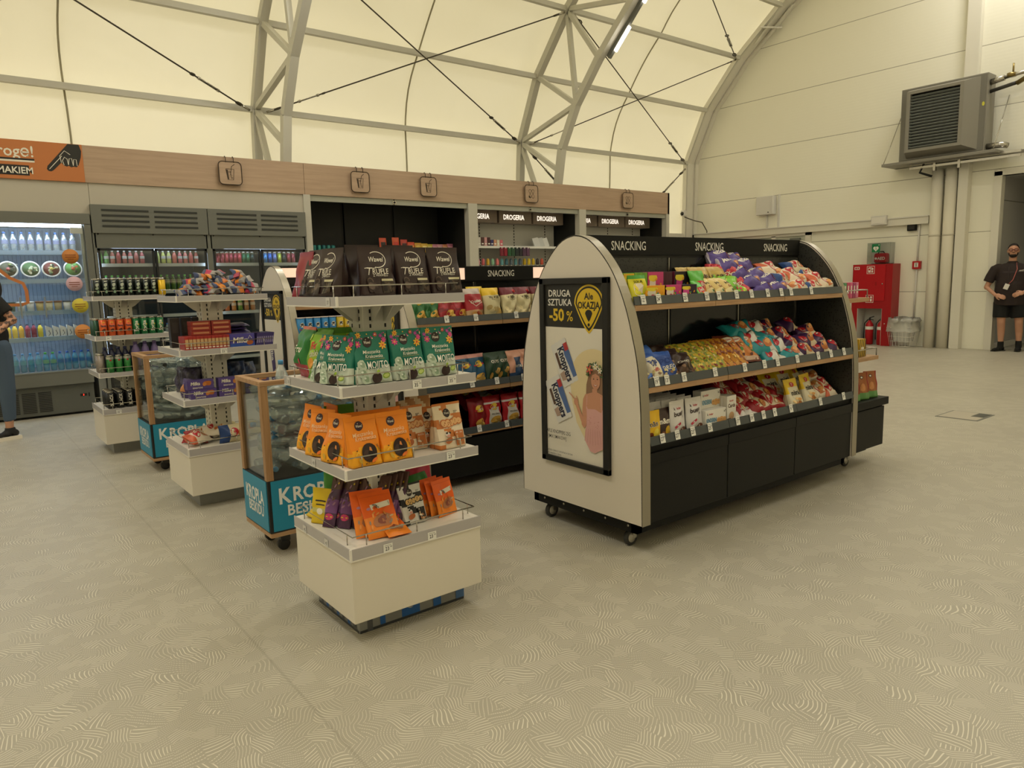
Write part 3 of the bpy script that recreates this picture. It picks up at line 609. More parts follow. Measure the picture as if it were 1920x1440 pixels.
# bays
def bay(x0, x1, inner, label, back, hdr=2.63):
    t = thing('shop_bay', label, 'shelving bay', (0, 0, 0)); K1 = mat('1d1d1b', .6)
    MB().box(x0, x1, YB+.95, YB+1.0, 0, 2.9, K1).box(x0-.02, x0, YB+.12, YB+1.0, 0, 2.9, K1).box(x1, x1+.02, YB+.12, YB+1.0, 0, 2.9, K1).box(x0, x1, YB+.12, YB+1.0, 2.86, 2.9, K1).build('shell', t)  # the top board is added to keep roof light out of the bay
    xm = (x0+x1)/2; al = mat('a5a599', .35, .3)
    MB().box(x0, xm-.01, YB+.03, YB+.08, hdr, 2.71, al).box(xm+.01, x1, YB+.03, YB+.08, hdr, 2.71, al).build('shutter_rail', t); MB().box(xm-.03, xm+.03, YB+.02, YB+.05, hdr+.01, hdr+.06, CHROME).tube([(xm, YB+.01, hdr+.035), (xm, YB+.03, hdr+.035)], .015, INK).build('lock', t)
    return t
b1 = bay(4.22, 6.92, 1, 'deep black shelving bay with sweets between coolers and cosmetics', 'k')
b = MB()
for x in (5.15, 6.0): b.box(x, x+.012, YB+.93, YB+.955, .2, 2.8, INK)
for k in range(3): b.box(4.25+k*.9, 5.1+k*.9, YB+.93, YB+.945, .2, 2.72, mat('262624', .55))
b.build('back_panel', b1)
for z in (1.925, 1.62, 1.3, .95, .6): MB().box(4.24, 6.95, YB+.40, YB+.95, z-.02, z, mat('232321', .5)).box(4.24, 6.95, YB+.38, YB+.40, z-.035, z+.01, mat('2e2f2d', .4)).build('shelf', b1)
SGN = mat('8d7f74', .5); LITW = mat('fff3e0', .5, 0, 1.6)
def drog(x0, x1, label, lab2, signs):
    t = bay(x0, x1, 1, label, 'w'); x_r = x1-.02
    G = mat('c7c5bd', .5); b = MB().box(x0+.01, x_r-.0, YB+.70, YB+.72, .1, 2.7, G)
    for x in signs[1]:
        for k in range(44): b.box(x-.008, x+.008, YB+.694, YB+.70, .3+k*.052, .33+k*.052, INK)
    b.build('back_panel', t)
    for sx in signs[0]:
        bx = MB().box(sx, sx+.735, YB+.40, YB+.66, 2.455, 2.662, SGN); sg = bx.build('sign_box', t)
        m_ = MB(); D = Dec(m_, plane_fn((sx+.33, YB+.40, 2.56), (1, 0, 0), (0, 0, 1)), .003); D.text('DROGERIA', 0, 0, .085, LITW, .47, .014); m_.build('lettering', sg)
    for z in (2.045, 1.70, 1.35, 1.0, .6): MB().box(x0+.02, x_r-.05, YB+.30, YB+.70, z-.02, z, mat('d8d6cf', .4)).box(x0+.02, x_r-.05, YB+.29, YB+.30, z-.035, z+.005, mat('e3e2dc', .4)).build('shelf', t)
    return t
drog(7.10, 9.41, 'grey backed cosmetics bay with three lit signs beside the dark bay', '', ([7.07, 7.853, 8.63], [7.63, 8.41, 9.16]))
drog(9.58, 11.86, 'grey backed cosmetics bay at the open end of the band', '', ([9.52, 10.30, 11.07], [10.1, 10.86, 11.6]))
# things in the cosmetics bays
def small(name, cat, mb, x, y, z, label, group, parts=(), rz=0):
    return Kind(name, cat, mb, parts).put(TR(x, y, z, rz), label, group)
rnd = random.Random(7)
cols = ['d9d4ca', '5a3a36', 'd7a0a0', '4b2b2e', '3c3a6c', 'd49a7a', 'dcd6c0', 'd06a78']
xx = 7.36
CN = ['white', 'dark brown', 'pale pink', 'deep maroon', 'navy blue', 'salmon', 'cream', 'rose pink']
for i, c in enumerate(cols):
    h = .15 if i < 4 else .11; k = MB().rbox(-.03, .03, -.03, .03, 0, h, mat(c, .5), .004); m2 = MB(); Dec(m2, plane_fn((0, -.03, 0), (1, 0, 0), (0, 0, 1))).rect(-.02, .02, .03, .05, PAPER)
    small('cosmetics_box', 'box', k, xx, YB+.36, 2.046, '%s small carton on the upper cosmetics shelf' % CN[i], 'cartons on the cosmetics shelf', (('print', m2),)); xx += .068
for i, (c, nm) in enumerate((('7c2434', 'crimson'), ('8a2030', 'dark red'), ('2a5a3a', 'bottle green'), ('2f4f38', 'dull green'), ('26302e', 'black green'), ('2e2b30', 'charcoal'), ('51364c', 'plum'), ('5e3d56', 'dusty purple'))):
    x = 7.78+i*.085; k = MB().rbox(-.034, .034, -.012, .012, -.15, 0, mat(c, .5), .004); m2 = MB().box(-.01, .01, -.014, -.012, -.02, .015, WHITE)
    small('hanging_pack', 'packet', k, x, YB+.26, 2.025, '%s pack hanging under the upper cosmetics shelf' % nm, 'packs hanging under the cosmetics shelf', (('hang_tab', m2),))
for i in range(3):
    k = MB().rbox(-.07, .07, -.012, .012, 0, .17, mat(('d5d5d0', 'c9cac6', 'dddcd6')[i], .5), .003)
    o = Kind('booklet', 'booklet', k).put(TR(8.72+i*.11, YB+.4, 2.046, 0, -.25, -.2), '%s flat white pack leaning on the upper cosmetics shelf' % ('first', 'second', 'third')[i], 'leaning white packs on the cosmetics shelf')
tubec = [('c88a98', 'pink'), ('d26a70', 'coral'), ('d9b13a', 'mustard'), ('8fc0a0', 'mint'), ('e07a7a', 'salmon red'), ('6aa5a8', 'teal'), ('4f7a88', 'steel blue'), ('63707a', 'slate'), ('5f98a0', 'sea blue'), ('50617a', 'denim blue'), ('c9a820', 'yellow'), ('e0c235', 'bright yellow'), ('cfae28', 'deep yellow'), ('3f3430', 'dark brown'), ('c05038', 'brick red')]
for i, (c, nm) in enumerate(tubec):
    x = 7.35+i*.103; k = MB().lathe([(.028, .02), (.030, .04), (.028, .11), (.012, .135)], mat(c, .35), 12); m2 = MB().lathe([(.016, 0), (.016, .022)], PAPER, 10)
    small('lotion_tube', 'bottle', k, x, YB+.37, 1.702, '%s toiletry tube on the lower cosmetics shelf' % nm, 'toiletries on the lower cosmetics shelf', (('cap', m2),))
for i in range(3):
    k = MB().rbox(-.06, .06, -.05, .05, 0, .05, WHITE2, .006); small('tissue_pack', 'packet', k, 9.75+i*.62, YB+.36, 2.046, 'low white pack on the end cosmetics shelf, number %s along' % ('one', 'two', 'three')[i], 'white packs in the end cosmetics bay')
# sweets in the dark bay
def soft(w_, h, d, m, m2, seed):
    rn = random.Random(seed); b = MB(); n_, k_ = 6, 7; vs = []
    for sd in (-1, 1):
        for j in range(k_+1):
            for i in range(n_+1):
                u, v = i/n_, j/k_; t_ = d/2*(math.sin(PI*u)*max(0, math.sin(PI*v)))**.5; vs.append(((u-.5)*w_, sd*t_+rn.uniform(-.002, .002), v*h))
    q = (n_+1)*(k_+1)
    for j in range(k_):
        for i in range(n_):
            a = j*(n_+1)+i; f = (a, a+1, a+n_+2, a+n_+1); b.add([], [], m)
            b.f.append(f); b.m.append(b.mi(m2 if 2 <= j <= 4 and 1 <= i <= 4 else m)); b.sm.append(True); b.f.append(tuple(x+q for x in f[::-1])); b.m.append(b.mi(m)); b.sm.append(True)
    b.v = vs; return b
sw = [('c9502c', '2f2a28', 'red orange', .24, 5.60), ('d2582c', 'c23a2a', 'vivid orange', .25, 5.83), ('b23c2a', '3c2420', 'brick red', .22, 5.98), ('cf5030', 'd9a05a', 'tomato red', .18, 6.11), ('c59530', 'd8b850', 'mustard', .17, 6.24), ('cda63c', 'e8d890', 'golden', .16, 6.36), ('b9a840', 'dfd590', 'olive yellow', .15, 6.46), ('b8788c', 'd9a8b0', 'dusty pink', .15, 6.56), ('c08a90', 'd8b8b8', 'pale rose', .15, 6.66), ('c8805a', 'dcb890', 'apricot', .15, 6.76), ('b06a80', 'd898a8', 'mauve', .16, 6.86)]
for i, (c, c2, nm, h, x) in enumerate(sw):
    Kind('sweets_pouch', 'packet', soft(.125, h, .05, foil(c), foil(c2), i)).put(TR(x-.02, YB+.46, 1.926, 0, -.08), '%s sweets pouch standing in the dark bay' % nm, 'sweets pouches in the dark bay')
for i in range(5):
    k = MB().lathe([(.03, 0), (.033, .01), (.033, .10), (.028, .115)], mat(('2f7a78', '3a8a80', '2a6a70', '38807a', '2c7272')[i], .3, .3), 12)
    small('drink_can', 'can', k, 4.42+i*.075, YB+.44, 1.926, 'teal can in the dark bay, %s from the coolers' % ORD[i], 'teal cans in the dark bay')
small('card_box', 'box', MB().rbox(-.12, .12, -.06, .06, 0, .07, mat('b98433', .5), .004), 6.80, YB+.45, 1.622, 'amber carton on the lower shelf of the dark bay', None)
small('card_box', 'box', MB().rbox(-.09, .09, -.06, .06, 0, .10, mat('2e3c2a', .5), .004), 6.55, YB+.45, 1.622, 'dark green carton beside the amber one in the dark bay', None)
# ---------------------------------------------------------------- bottles and cans (shared kinds)
def bottle_kind(name, body, cap, lab, r=.032, h=.22, cat='bottle', style=0, liquid=None):
    pr = [(r*.8, 0), (r, .01), (r, h*.30), (r*.94, h*.36), (r, h*.42), (r, h*.62), (r*.75, h*.76), (r*.42, h*.88), (r*.40, h*.92)]
    if style == 1: pr = [(r*.85, 0), (r, .01), (r, h*.66), (r*.8, h*.78), (r*.5, h*.86), (r*.5, h*.91)]
    b = MB().lathe(pr, body, 12); cp = MB().lathe([(r*.46, h*.90), (r*.46, h*.99), (r*.4, h)], cap, 10)
    parts = [('cap', cp)]
    if lab: parts.append(('label', MB().lathe([(r*1.015, h*.40), (r*1.015, h*.60)], lab, 12, capb=False, capt=False)))
    return Kind(name, cat, b, parts)
def can_kind(name, m, m2, r=.031, h=.145, txt=None, tm=None, vert=True, bands=()):
    b = MB().lathe([(r*.8, 0), (r, .008), (r, h-.018)], m, 14)
    parts = [('lid', MB().lathe([(r, h-.018), (r*.84, h-.004), (r*.84, h), (r*.78, h-.003)], CHROME, 14))]
    fn = lambda x, y, e: Vector(((r+e)*math.sin(x/r), -(r+e)*math.cos(x/r), y))
    m_ = MB(); D = Dec(m_, fn, .0008)
    for z0, z1, mm in bands: D.rect(-r*1.5, r*1.5, h*z0, h*z1, mm, 10, 1)
    if txt: D.text(txt, 0, h*.48, r*1.05, tm, h*.82, .02, 0, PI/2 if vert else 0) if vert else D.text(txt, 0, h*.6, r*.7, tm, r*1.7, .02)
    if m_.v: parts.append(('print', m_))
    return Kind(name, 'can', b, parts)
# ---- tall open chiller
GF = mat('6b6c64', .45); GF2 = mat('5a5b54', .5); STL = mat('8f9593', .35, .5); BLUEW = mat('9db4c8', .5)
t = thing('open_chiller', 'tall lit open chiller under the orange banner', 'fridge', (0, YB, 0))
MB().box(-1.6, 1.47, -.04, .8, 2.225, 2.35, GF).build('top_panel', t)
MB().box(1.39, 1.47, .02, .8, .0, 2.23, mat('84857f', .35)).box(1.40, 1.47, -.04, .02, .53, 2.23, GF).build('side_panel', t)
MB().box(-1.6, 1.335, -.05, .8, .37, .535, GF).box(-1.6, 1.33, .0, .8, .03, .37, GF2).box(-1.6, 1.32, .06, .7, 0, .03, INK).box(-1.6, 1.335, -.055, .0, .525, .54, STL).build('base', t)
b = MB()
for px_ in (-.9, -.3, .3, .62):
    for r_ in range(12): b.box(px_-.02, px_+.115, -.004, .0, .07+r_*.02, .08+r_*.02, INK); b.box(px_+.14, px_+.27, -.004, .0, .07+r_*.02, .08+r_*.02, INK)
b.build('grille', t)
b = MB().box(1.18, 1.25, -.004, 0, .21, .24, INK); Dec(b, plane_fn((1.215, -.004, .225), (1, 0, 0), (0, 0, 1))).text('3', 0, 0, .018, mat('ff3020', .5, 0, 4), bold=.03); b.box(1.265, 1.28, -.004, 0, .2, .245, INK).build('thermostat_display', t)
LED = mat('cfe3ff', .5, 0, 30)
for z in (1.925, 1.60, 1.235, .93):
    sh = MB().box(-1.6, 1.385, .12, .72, z-.025, z-.01, mat('9aa6ac', .4)).box(-1.6, 1.385, .10, .12, z-.045, z+.005, BLUEW).build('shelf', t)
    MB().box(-1.5, 1.37, .125, .15, z-.04, z-.026, LED).build('light_strip', sh)
MB().box(-1.6, 1.38, .0, .05, 2.19, 2.225, LED).build('light_strip', t)
b = MB().box(-1.6, 1.40, .72, .76, .4, 2.23, mat('93a3ae', .45))
for k in range(70): b.box(-1.55+k*.042, -1.545+k*.042, .715, .72, .55, 2.2, mat('6d7c86', .5))
b.build('back_panel', t)
MB().box(1.36, 1.385, .0, .05, .54, 2.22, STL).box(1.26, 1.385, -.01, .0, 2.12, 2.19, WHITE2).build('front_post', t)
MB().box(.42, .424, -.03, -.025, .9, 1.0, STL).build('door_stop', t)
MB().box(-1.6, .72, -.04, -.035, .545, 2.22, M_GLASS).box(.73, 1.39, -.04, -.035, .545, 2.22, M_GLASS).build('door', t)
b = MB().box(.685, .70, -.075, -.055, 1.16, 1.40, STL).box(.92, .935, -.075, -.055, 1.16, 1.40, STL).build('handle', t)
for x, z, c, lb in ((1.23, 1.855, 'c07a35', 'brown'), (1.24, 1.54, 'cfa8b0', 'pink'), (1.275, 1.285, 'c9b83a', 'yellow'), (1.275, .98, 'c6803a', 'orange')):
    m_ = MB(); m_.lathe([(.085, 0), (.085, .004)], mat(c, .5), 20, T=Matrix.Rotation(PI/2, 4, 'X')); D = Dec(m_, plane_fn((0, -.004, 0), (1, 0, 0), (0, 0, 1)), .0008); DK = mat('7a3a1c', .6)
    D.rect(-.055, .055, .012, .020, DK); D.rect(-.055, .055, -.012, -.004, DK); D.rect(-.03, .03, -.034, -.028, DK)
    o = m_.build('round_sticker', None, (x, YB-.046, z)); tag(o, 'round %s burger sticker on the chiller glass' % lb, 'sticker', 'round stickers on the chiller glass')
m_ = MB(); pts = [(.45, 1.80), (.62, 1.62), (.74, 1.555), (.765, 1.47), (.765, 1.34), (.70, 1.315), (.56, 1.32), (.54, 1.22), (.50, 1.32), (.2, 1.32)]
Dec(m_, plane_fn((0, 0, 0), (1, 0, 0), (0, 0, 1))).stroke(pts, .035, ORANGE); tag(m_.build('outline_sticker', None, (0, YB-.045, 0)), 'orange speech bubble outline stuck on the chiller glass', 'sticker')
# contents of the chiller
wb = bottle_kind('water_bottle', M_PETC, mat('4a70a8', .4), mat('8a8fa8', .5), .034, .225)
for i in range(13): wb.put(TR(.30+i*.083, YB+.20, 1.916), 'water bottle with blue cap, top chiller shelf, %s from its solid end wall' % ORD[12-i], 'water bottles on the top chiller shelf')
SB = mat('d9d2bc', .4)
for i, (x, c1, c2, nm) in enumerate(((.44, '7a5a3c', 'a03a30', 'tomato'), (.63, '5f5a40', 'c86a60', 'grain'), (.845, '56703f', 'd8e0b0', 'leafy green'), (1.05, '7a4030', 'd8c060', 'red bean'), (1.27, '6a9a48', 'd86a3a', 'fresh green'))):
    T0 = Matrix.Rotation(-1.25, 4, 'X')
    m_ = MB().lathe([(.075, 0), (.092, .05), (.095, .055)], SB, 22, T=Matrix.Rotation(1.25, 4, 'X')); T1 = Matrix.Rotation(1.25, 4, 'X')
    p = MB().lathe([(.080, .0), (.080, .002)], mat(c1, .6), 20, T=T1 @ Matrix.Translation((0, 0, .0561))); m_.lathe([(.095, .055), (.100, .058), (.095, .063), (.084, .060)], mat('ece7d8', .4), 22, T=T1, capb=False, capt=False)
    rn = random.Random(i); fo = MB()
    for q in range(9):
        a = rn.uniform(0, 6.28); r_ = rn.uniform(.02, .062); fo.ell((r_*math.cos(a), r_*math.sin(a), .062), (rn.uniform(.012, .022), rn.uniform(.012, .022), .006), mat(rn.choice([c1, c2, '8f9a5a', '3f4a30', 'c9c09a']), .5), 8, 5, T1)
    lid = MB().lathe([(.02, 0), (.02, .001)], mat(c2, .5), 12, T=T1 @ Matrix.Translation((0, 0, .071)))
    Kind('salad_bowl', 'bowl', m_, (('dressing', p), ('salad', fo), ('sticker', lid))).put(TR(x, YB+.22, 1.70), 'tilted round %s salad bowl on the second chiller shelf' % nm, 'salad bowls in the chiller')
for i, x in enumerate((.45, .64)): Kind('white_tub', 'tub', MB().lathe([(.07, 0), (.078, .10), (.08, .10), (.08, .115)], SB, 20)).put(TR(x+.02, YB+.36, 1.59, 0)@Matrix.Translation((0, 0, .08)), 'cream tub stood behind the %s salad bowl' % ('tomato', 'grain')[i], 'cream tubs in the chiller')
for i in range(8):
    x = .62+i*.092; c = ('3f5a40', 'c9c4b4', 'd5cfbd', 'c8b070', 'd0c090', 'b5a070', 'ddd8c8', 'e2ddd0')[i]
    Kind('ready_meal_pot', 'pot', MB().lathe([(.034, 0), (.04, .10)], mat(c, .5), 14), (('lid', MB().lathe([(.043, .10), (.043, .118)], mat(('2c3a2c', 'e3ded0', 'e3ded0', '8a5a30', '9a6a38', '8a5a30', '26282a', '26282a')[i], .5), 14)),)).put(TR(x, YB+.2, 1.23), 'food pot on the third chiller shelf, %s along from the walking customer' % ORD[i], 'food pots in the chiller')
jc = ['b56a5a', 'd9b23a', 'dcb840', 'd8a838', '8a3a44', '863640', 'd9c040']
jn = ['rosy', 'golden', 'lemon yellow', 'amber', 'beetroot', 'dark cherry', 'pale yellow']
for i, c in enumerate(jc):
    bottle_kind('juice_bottle', mat(c, .25), mat('2a2c38', .4), mat(c, .45), .027, .165, 'bottle', 1).put(TR(.50+i*.062, YB+.19, .922), '%s juice bottle with dark cap on the fourth chiller shelf' % jn[i], 'juice bottles in the chiller')
for i in range(5):
    b = MB().prism([(-.03, 0), (.03, 0), (.03, .11), (-.03, .14)], -.045, .045, lambda p, q, t_: (p, t_, q), mat('e0dccb', .5)); p = MB(); D = Dec(p, plane_fn((0, -.045, 0), (1, 0, 0), (0, 0, 1))); D.stroke([(-.01, .02), (.012, .05), (-.008, .08)], .004, INK); D.stroke([(.01, .03), (.0, .09)], .003, INK)
    Kind('sandwich_box', 'box', b, (('print', p),)).put(TR(.955+i*.072, YB+.19, .922), 'cream sandwich wedge box, %s after the juice bottles' % ORD[i], 'sandwich boxes in the chiller')
w1 = bottle_kind('water_bottle', M_PETB, mat('3f8fc0', .4), mat('5aa8c0', .5), .031, .215); w2 = bottle_kind('water_bottle', M_PETB, mat('4fae4a', .4), mat('8ac0a0', .5), .031, .215); w3 = bottle_kind('water_bottle', M_PETB, mat('2f62b8', .4), mat('3a78b8', .5), .031, .215)
for i in range(13):
    k = w1 if i < 6 else (w2 if i < 8 else w3); cn = 'light blue' if i < 6 else ('green' if i < 8 else 'royal blue')
    k.put(TR(.44+i*.0735, YB+.06, .542), '%s capped water bottle on the chiller floor, %s from the customer' % (cn, ORD[i]), 'water bottles on the chiller floor')
# ---- two glass-door coolers
for (x0, x1, lb) in ((1.48, 2.80, 'next to the open chiller'), (2.80, 4.12, 'next to the dark bay')):
    t = thing('drinks_cooler', 'tall grey double-door drinks cooler '+lb, 'fridge', (0, YB, 0))
    f = -.045
    b = MB().box(x0+.005, x1-.005, f, .7, 2.13, 2.46, GF).box(x0+.02, x1-.02, f+.02, .7, 1.955, 2.13, mat('66675f', .45)); xm = (x0+x1)/2
    for k in range(4):
        z = 2.40-k*.062; b.box(x0+.115, xm-.03, f-.004, f, z-.014, z+.010, mat('2f302c', .6)); b.box(xm+.03, x1-.125, f-.004, f, z-.014, z+.010, mat('2f302c', .6))
    for x in (x0+.06, xm, x1-.05): b.tube([(x, f+.016, 2.12), (x, f+.02, 2.12)], .009, INK)
    b.build('top_panel', t)
    MB().box(x0, x0+.035, f+.02, .7, 0, 2.13, GF).box(x1-.035, x1, f+.02, .7, 0, 2.13, GF).box(x0, x1, f+.02, .7, 0, .25, GF2).box(x0, x1, .66, .7, .25, 2.13, mat('4a5456', .5)).build('cabinet', t)
    for a, c in ((x0+.04, xm-.005), (xm+.005, x1-.04)):
        d_ = MB(); z0, z1 = .26, 1.95; w_ = .025
        d_.box(a, a+w_, f+.015, f+.04, z0, z1, INK).box(c-w_, c, f+.015, f+.04, z0, z1, INK).box(a, c, f+.015, f+.04, z1-w_, z1, INK).box(a, c, f+.015, f+.04, z0, z0+w_, INK)
        do = d_.build('door', t); MB().box(a+w_, c-w_, f+.025, f+.03, z0+w_, z1-w_, M_GLASS).build('glass', do)
    for z in (1.765, 1.43, 1.13, .83, .53): MB().box(x0+.04, x1-.04, .06, .6, z-.015, z, STL).box(x0+.04, x1-.04, .05, .06, z-.03, z+.01, mat('b5b8b4', .4)).build('shelf', t)
    for x in (x0+.045, x1-.05, ): MB().box(x, x+.012, .01, .03, .4, 1.9, mat('cfe4ff', .5, 0, 12)).build('light_strip', t)
    b = MB(); b.box(x0+.2, x1-.15, .03, .045, 1.935, 1.948, mat('cfe4ff', .5, 0, 14)); b.build('light_strip', t)
rows = [  # x0, step, [colours], z, kind label
    (1.56, .066, ['6a9a50', '6fa055', 'b86a58', 'b25a50', 'a86050', 'b06058', 'b46a60', 'b05a58'], 1.767, 'glass bottle'),
    (2.20, .066, ['b5c070', 'b8b860', 'c0c070', 'c06a58', 'b86060', 'c07060', 'b85a50', 'a85848'], 1.767, 'glass bottle')]
cn_ = {'6a9a50': 'green', '6fa055': 'leaf green', 'b86a58': 'coral', 'b25a50': 'red', 'a86050': 'russet', 'b06058': 'dusky red', 'b46a60': 'rose', 'b05a58': 'crimson', 'b5c070': 'lime', 'b8b860': 'olive', 'c0c070': 'yellow green', 'c06a58': 'salmon', 'b86060': 'pinkish', 'c07060': 'peach', 'b85a50': 'red orange', 'a85848': 'brown red'}
for ri, (x0, st, cs, z, lb) in enumerate(rows):
    for i, c in enumerate(cs):
        bottle_kind('soft_drink_bottle', mat(c, .25), mat(('3a8a3a' if i < 2 else 'd8d8d0') if ri == 0 else 'dadad2', .4), mat('c9c4b8' if i % 3 else c, .5), .027, .165).put(TR(x0+i*st, YB+.12, z), '%s drink bottle on the top shelf behind the %s cooler door by the chiller' % (cn_[c], ('first', 'second')[ri]), 'bottles on the top shelf of the first cooler')
gb = bottle_kind('water_bottle', M_PET, mat('58b84a', .4), mat('5aa050', .5), .03, .2); gb2 = bottle_kind('soft_drink_bottle', mat('4d6a2a', .2), mat('6ac050', .4), mat('6a7a3a', .5), .03, .2)
for i in range(9): gb.put(TR(1.60+i*.066, YB+.12, 1.432), 'green capped bottle, second cooler shelf, %s from chiller' % ORD[i], 'green capped bottles on the second cooler shelf')
for i in range(7): gb2.put(TR(2.22+i*.07, YB+.12, 1.432), 'olive bottle with green cap, second cooler shelf, %s after clear ones' % ORD[i], 'olive bottles on the second cooler shelf')
bb = bottle_kind('water_bottle', M_PET, mat('4a88d8', .4), None, .028, .19)
for i in range(11): bb.put(TR(1.95+i*.072, YB+.12, .832), 'blue capped water bottle low in the first cooler, %s from chiller' % ORD[i], 'blue capped bottles low in the first cooler')
cc = [('7a3034', 'dark red'), ('9c3c40', 'red'), ('a84850', 'cherry'), ('b0484c', 'bright red'), ('a04048', 'wine'), ('9a3a44', 'burgundy'), ('b8484c', 'scarlet'), ('2f6040', 'green'), ('356a48', 'emerald'), ('2c4038', 'black green')]
for i, (c, nm) in enumerate(cc): can_kind('drink_can', mat(c, .3, .4), None, .028, .155).put(TR(2.88+i*.056, YB+.12, 1.767), '%s slim can on the top shelf of the cooler by the dark bay' % nm, 'slim cans on the top shelf of the second cooler')
for i, (c, nm) in enumerate((('3c4a48', 'slate'), ('4a86c0', 'sky blue'), ('3a66b0', 'blue'), ('6a7ab0', 'periwinkle'), ('b0b848', 'acid yellow'), ('3c3c3a', 'black'), ('9a4048', 'maroon'), ('a85058', 'pink red'))): can_kind('drink_can', mat(c, .3, .4), None, .028, .155).put(TR(3.50+i*.066, YB+.12, 1.767), '%s slim can behind the last cooler door before the dark bay' % nm, 'slim cans behind the last cooler door')
for i in range(6): bottle_kind('soft_drink_bottle', mat(('b8703a', 'b86838', 'b87a40', '6f8a3a', 'b88050', 'b47848')[i], .25), mat('c03a30', .4), mat('c9b090', .5), .034, .19).put(TR(2.92+i*.085, YB+.12, 1.132), 'amber drink bottle, third shelf of the cooler by dark bay, %s along' % ORD[i], 'amber bottles in the second cooler')
# ================================================================ shelf units with arched ends
ARC = [(.17, .482), (.69, .478), (.91, .465), (1.04, .447), (1.18, .410), (1.31, .370), (1.46, .298), (1.558, .222), (1.642, .13), (1.672, .06), (1.68, 0)]
PANEL = mat('d9d0c2', .42); PRICE = mat('e9e7e0', .5)
def arch_outline(zb, sc=1.0, dz=0.0):
    hw = [(z-dz if z > .5 else zb, w_*sc) for z, w_ in ARC]; R_ = []
    dense = []
    for (z0, w0), (z1, w1) in zip(hw, hw[1:]):
        dense.append((z0, w0))
    dense.append(hw[-1])
    # smooth the curved part
    pts = dense[:]
    for _ in range(2):
        q = [pts[0]]
        for a, b in zip(pts, pts[1:]):
            q.append((a[0]*.75+b[0]*.25, a[1]*.75+b[1]*.25)); q.append((a[0]*.25+b[0]*.75, a[1]*.25+b[1]*.75))
        q.append(pts[-1]); pts = q
    right = [(-w_, z) for z, w_ in pts]; left = [(w_, z) for z, w_ in pts[-2::-1]]
    return right+left
def end_panel(t, x0, x1, yc, outl):
    b = MB().prism(outl, x0, x1, lambda p, q, u: (u, yc+p, q), PANEL); e = b.build('end_panel', t)
    m_ = MB(); n = len(outl)
    for i in range(n-1):
        a, c = outl[i], outl[i+1]; o = .004
        def P(pt, x, s):
            v = Vector((pt[0], pt[1]-.8)); v = v*(1+s/max(v.length, .1)); return (x, yc+v.x, v.y+.8)
        m_.add([P(a, x0, o), P(c, x0, o), P(c, x1+.012, o), P(a, x1+.012, o)], [(0, 1, 2, 3)], BAND, True); m_.add([P(a, x0, o), P(a, x0, -.003), P(c, x0, -.003), P(c, x0, o)], [(0, 1, 2, 3)], mat('3a362e', .5))
        m_.add([P(a, x1+.012, o), P(c, x1+.012, o), P(c, x1+.012, -.02), P(a, x1+.012, -.02)], [(0, 1, 2, 3)], BAND)
    m_.build('edge_band', e); return e
def tag_print(x, y, z, txt, side=-1, h=.05, wd=.038, tilt=.25):
    """a white price ticket with its figure, facing -y"""
    m_ = MB(); U = (1, 0, 0) if side < 0 else (0, -1, 0); V = (0, math.sin(tilt), math.cos(tilt)) if side < 0 else (math.sin(tilt), 0, math.cos(tilt))
    D = Dec(m_, plane_fn((x, y, z), U, V), .001); D.rect(-wd/2, wd/2, 0, h, PRICE); D.text(txt, -.004, h*.45, h*.42, INK, wd*.6, .015, wf=.85); D.text('99', wd*.33, h*.6, h*.17, INK, wd*.22, .01); D.rect(-wd*.35, wd*.35, h*.8, h*.84, mat('77756e', .6)); return m_
def shelf_row(t, x0, x1, yf, yb, z, joints, tags, wood=True, sgn=1, zt=.045):
    xs_ = [x0]+joints+[x1]
    for a, c in zip(xs_, xs_[1:]):
        s_ = MB().box(a+.001, c-.001, min(yf+sgn*.02, yb), max(yf+sgn*.02, yb), z-.012, z, mat('1c1d1c', .5, 0, 0, .2))
        if wood: s_.rbox(a+.002, c-.002, min(yf, yf+sgn*.022), max(yf, yf+sgn*.022), z-.03, z, M_OAK, .002)
        sh = s_.build('shelf', t)
        b = MB(); b.add([(a+.002, yf-sgn*.002, z+.001), (c-.002, yf-sgn*.002, z+.001), (c-.002, yf+sgn*.010, z+zt), (a+.002, yf+sgn*.010, z+zt), (a+.002, yf+sgn*.008, z+.001), (c-.002, yf+sgn*.008, z+.001), (c-.002, yf+sgn*.016, z+zt), (a+.002, yf+sgn*.016, z+zt)], [(0, 1, 2, 3), (7, 6, 5, 4), (3, 2, 6, 7), (0, 4, 5, 1), (0, 3, 7, 4), (1, 5, 6, 2)], RAIL); b.build('price_rail', sh)
        for x, tx in tags:
            if a <= x < c: tag_print(x, yf-.003, z+.004, tx, tilt=.22).build('price_ticket', sh)
def caster(t, x, y, r=.045, top=.13, m=None):
    b = MB(); T = Matrix.Translation((x, y, r)) @ Matrix.Rotation(PI/2, 4, 'X')
    b.lathe([(r*.7, -.012), (r, -.010), (r, .010), (r*.7, .012)], mat('3a3936', .6), 20, T=T); b.lathe([(.012, -.02), (.02, -.014), (.028, -.0125), (.028, .0125), (.02, .014), (.012, .02)], mat('b9b4a6', .35, .4), 16, T=T)
    b.bar((x+.01, y-.02, r), (x+.028, y-.02, top), .03, .003, CHROME, (0, 1, 0)); b.bar((x+.01, y+.02, r), (x+.028, y+.02, top), .03, .003, CHROME, (0, 1, 0)); b.rbox(x+.0, x+.06, y-.03, y+.03, top-.006, top, CHROME, .002); b.build('caster', t)
HDR = mat('161614', .55, 0, 0, .2); LETT = mat('dedbd2', .5)
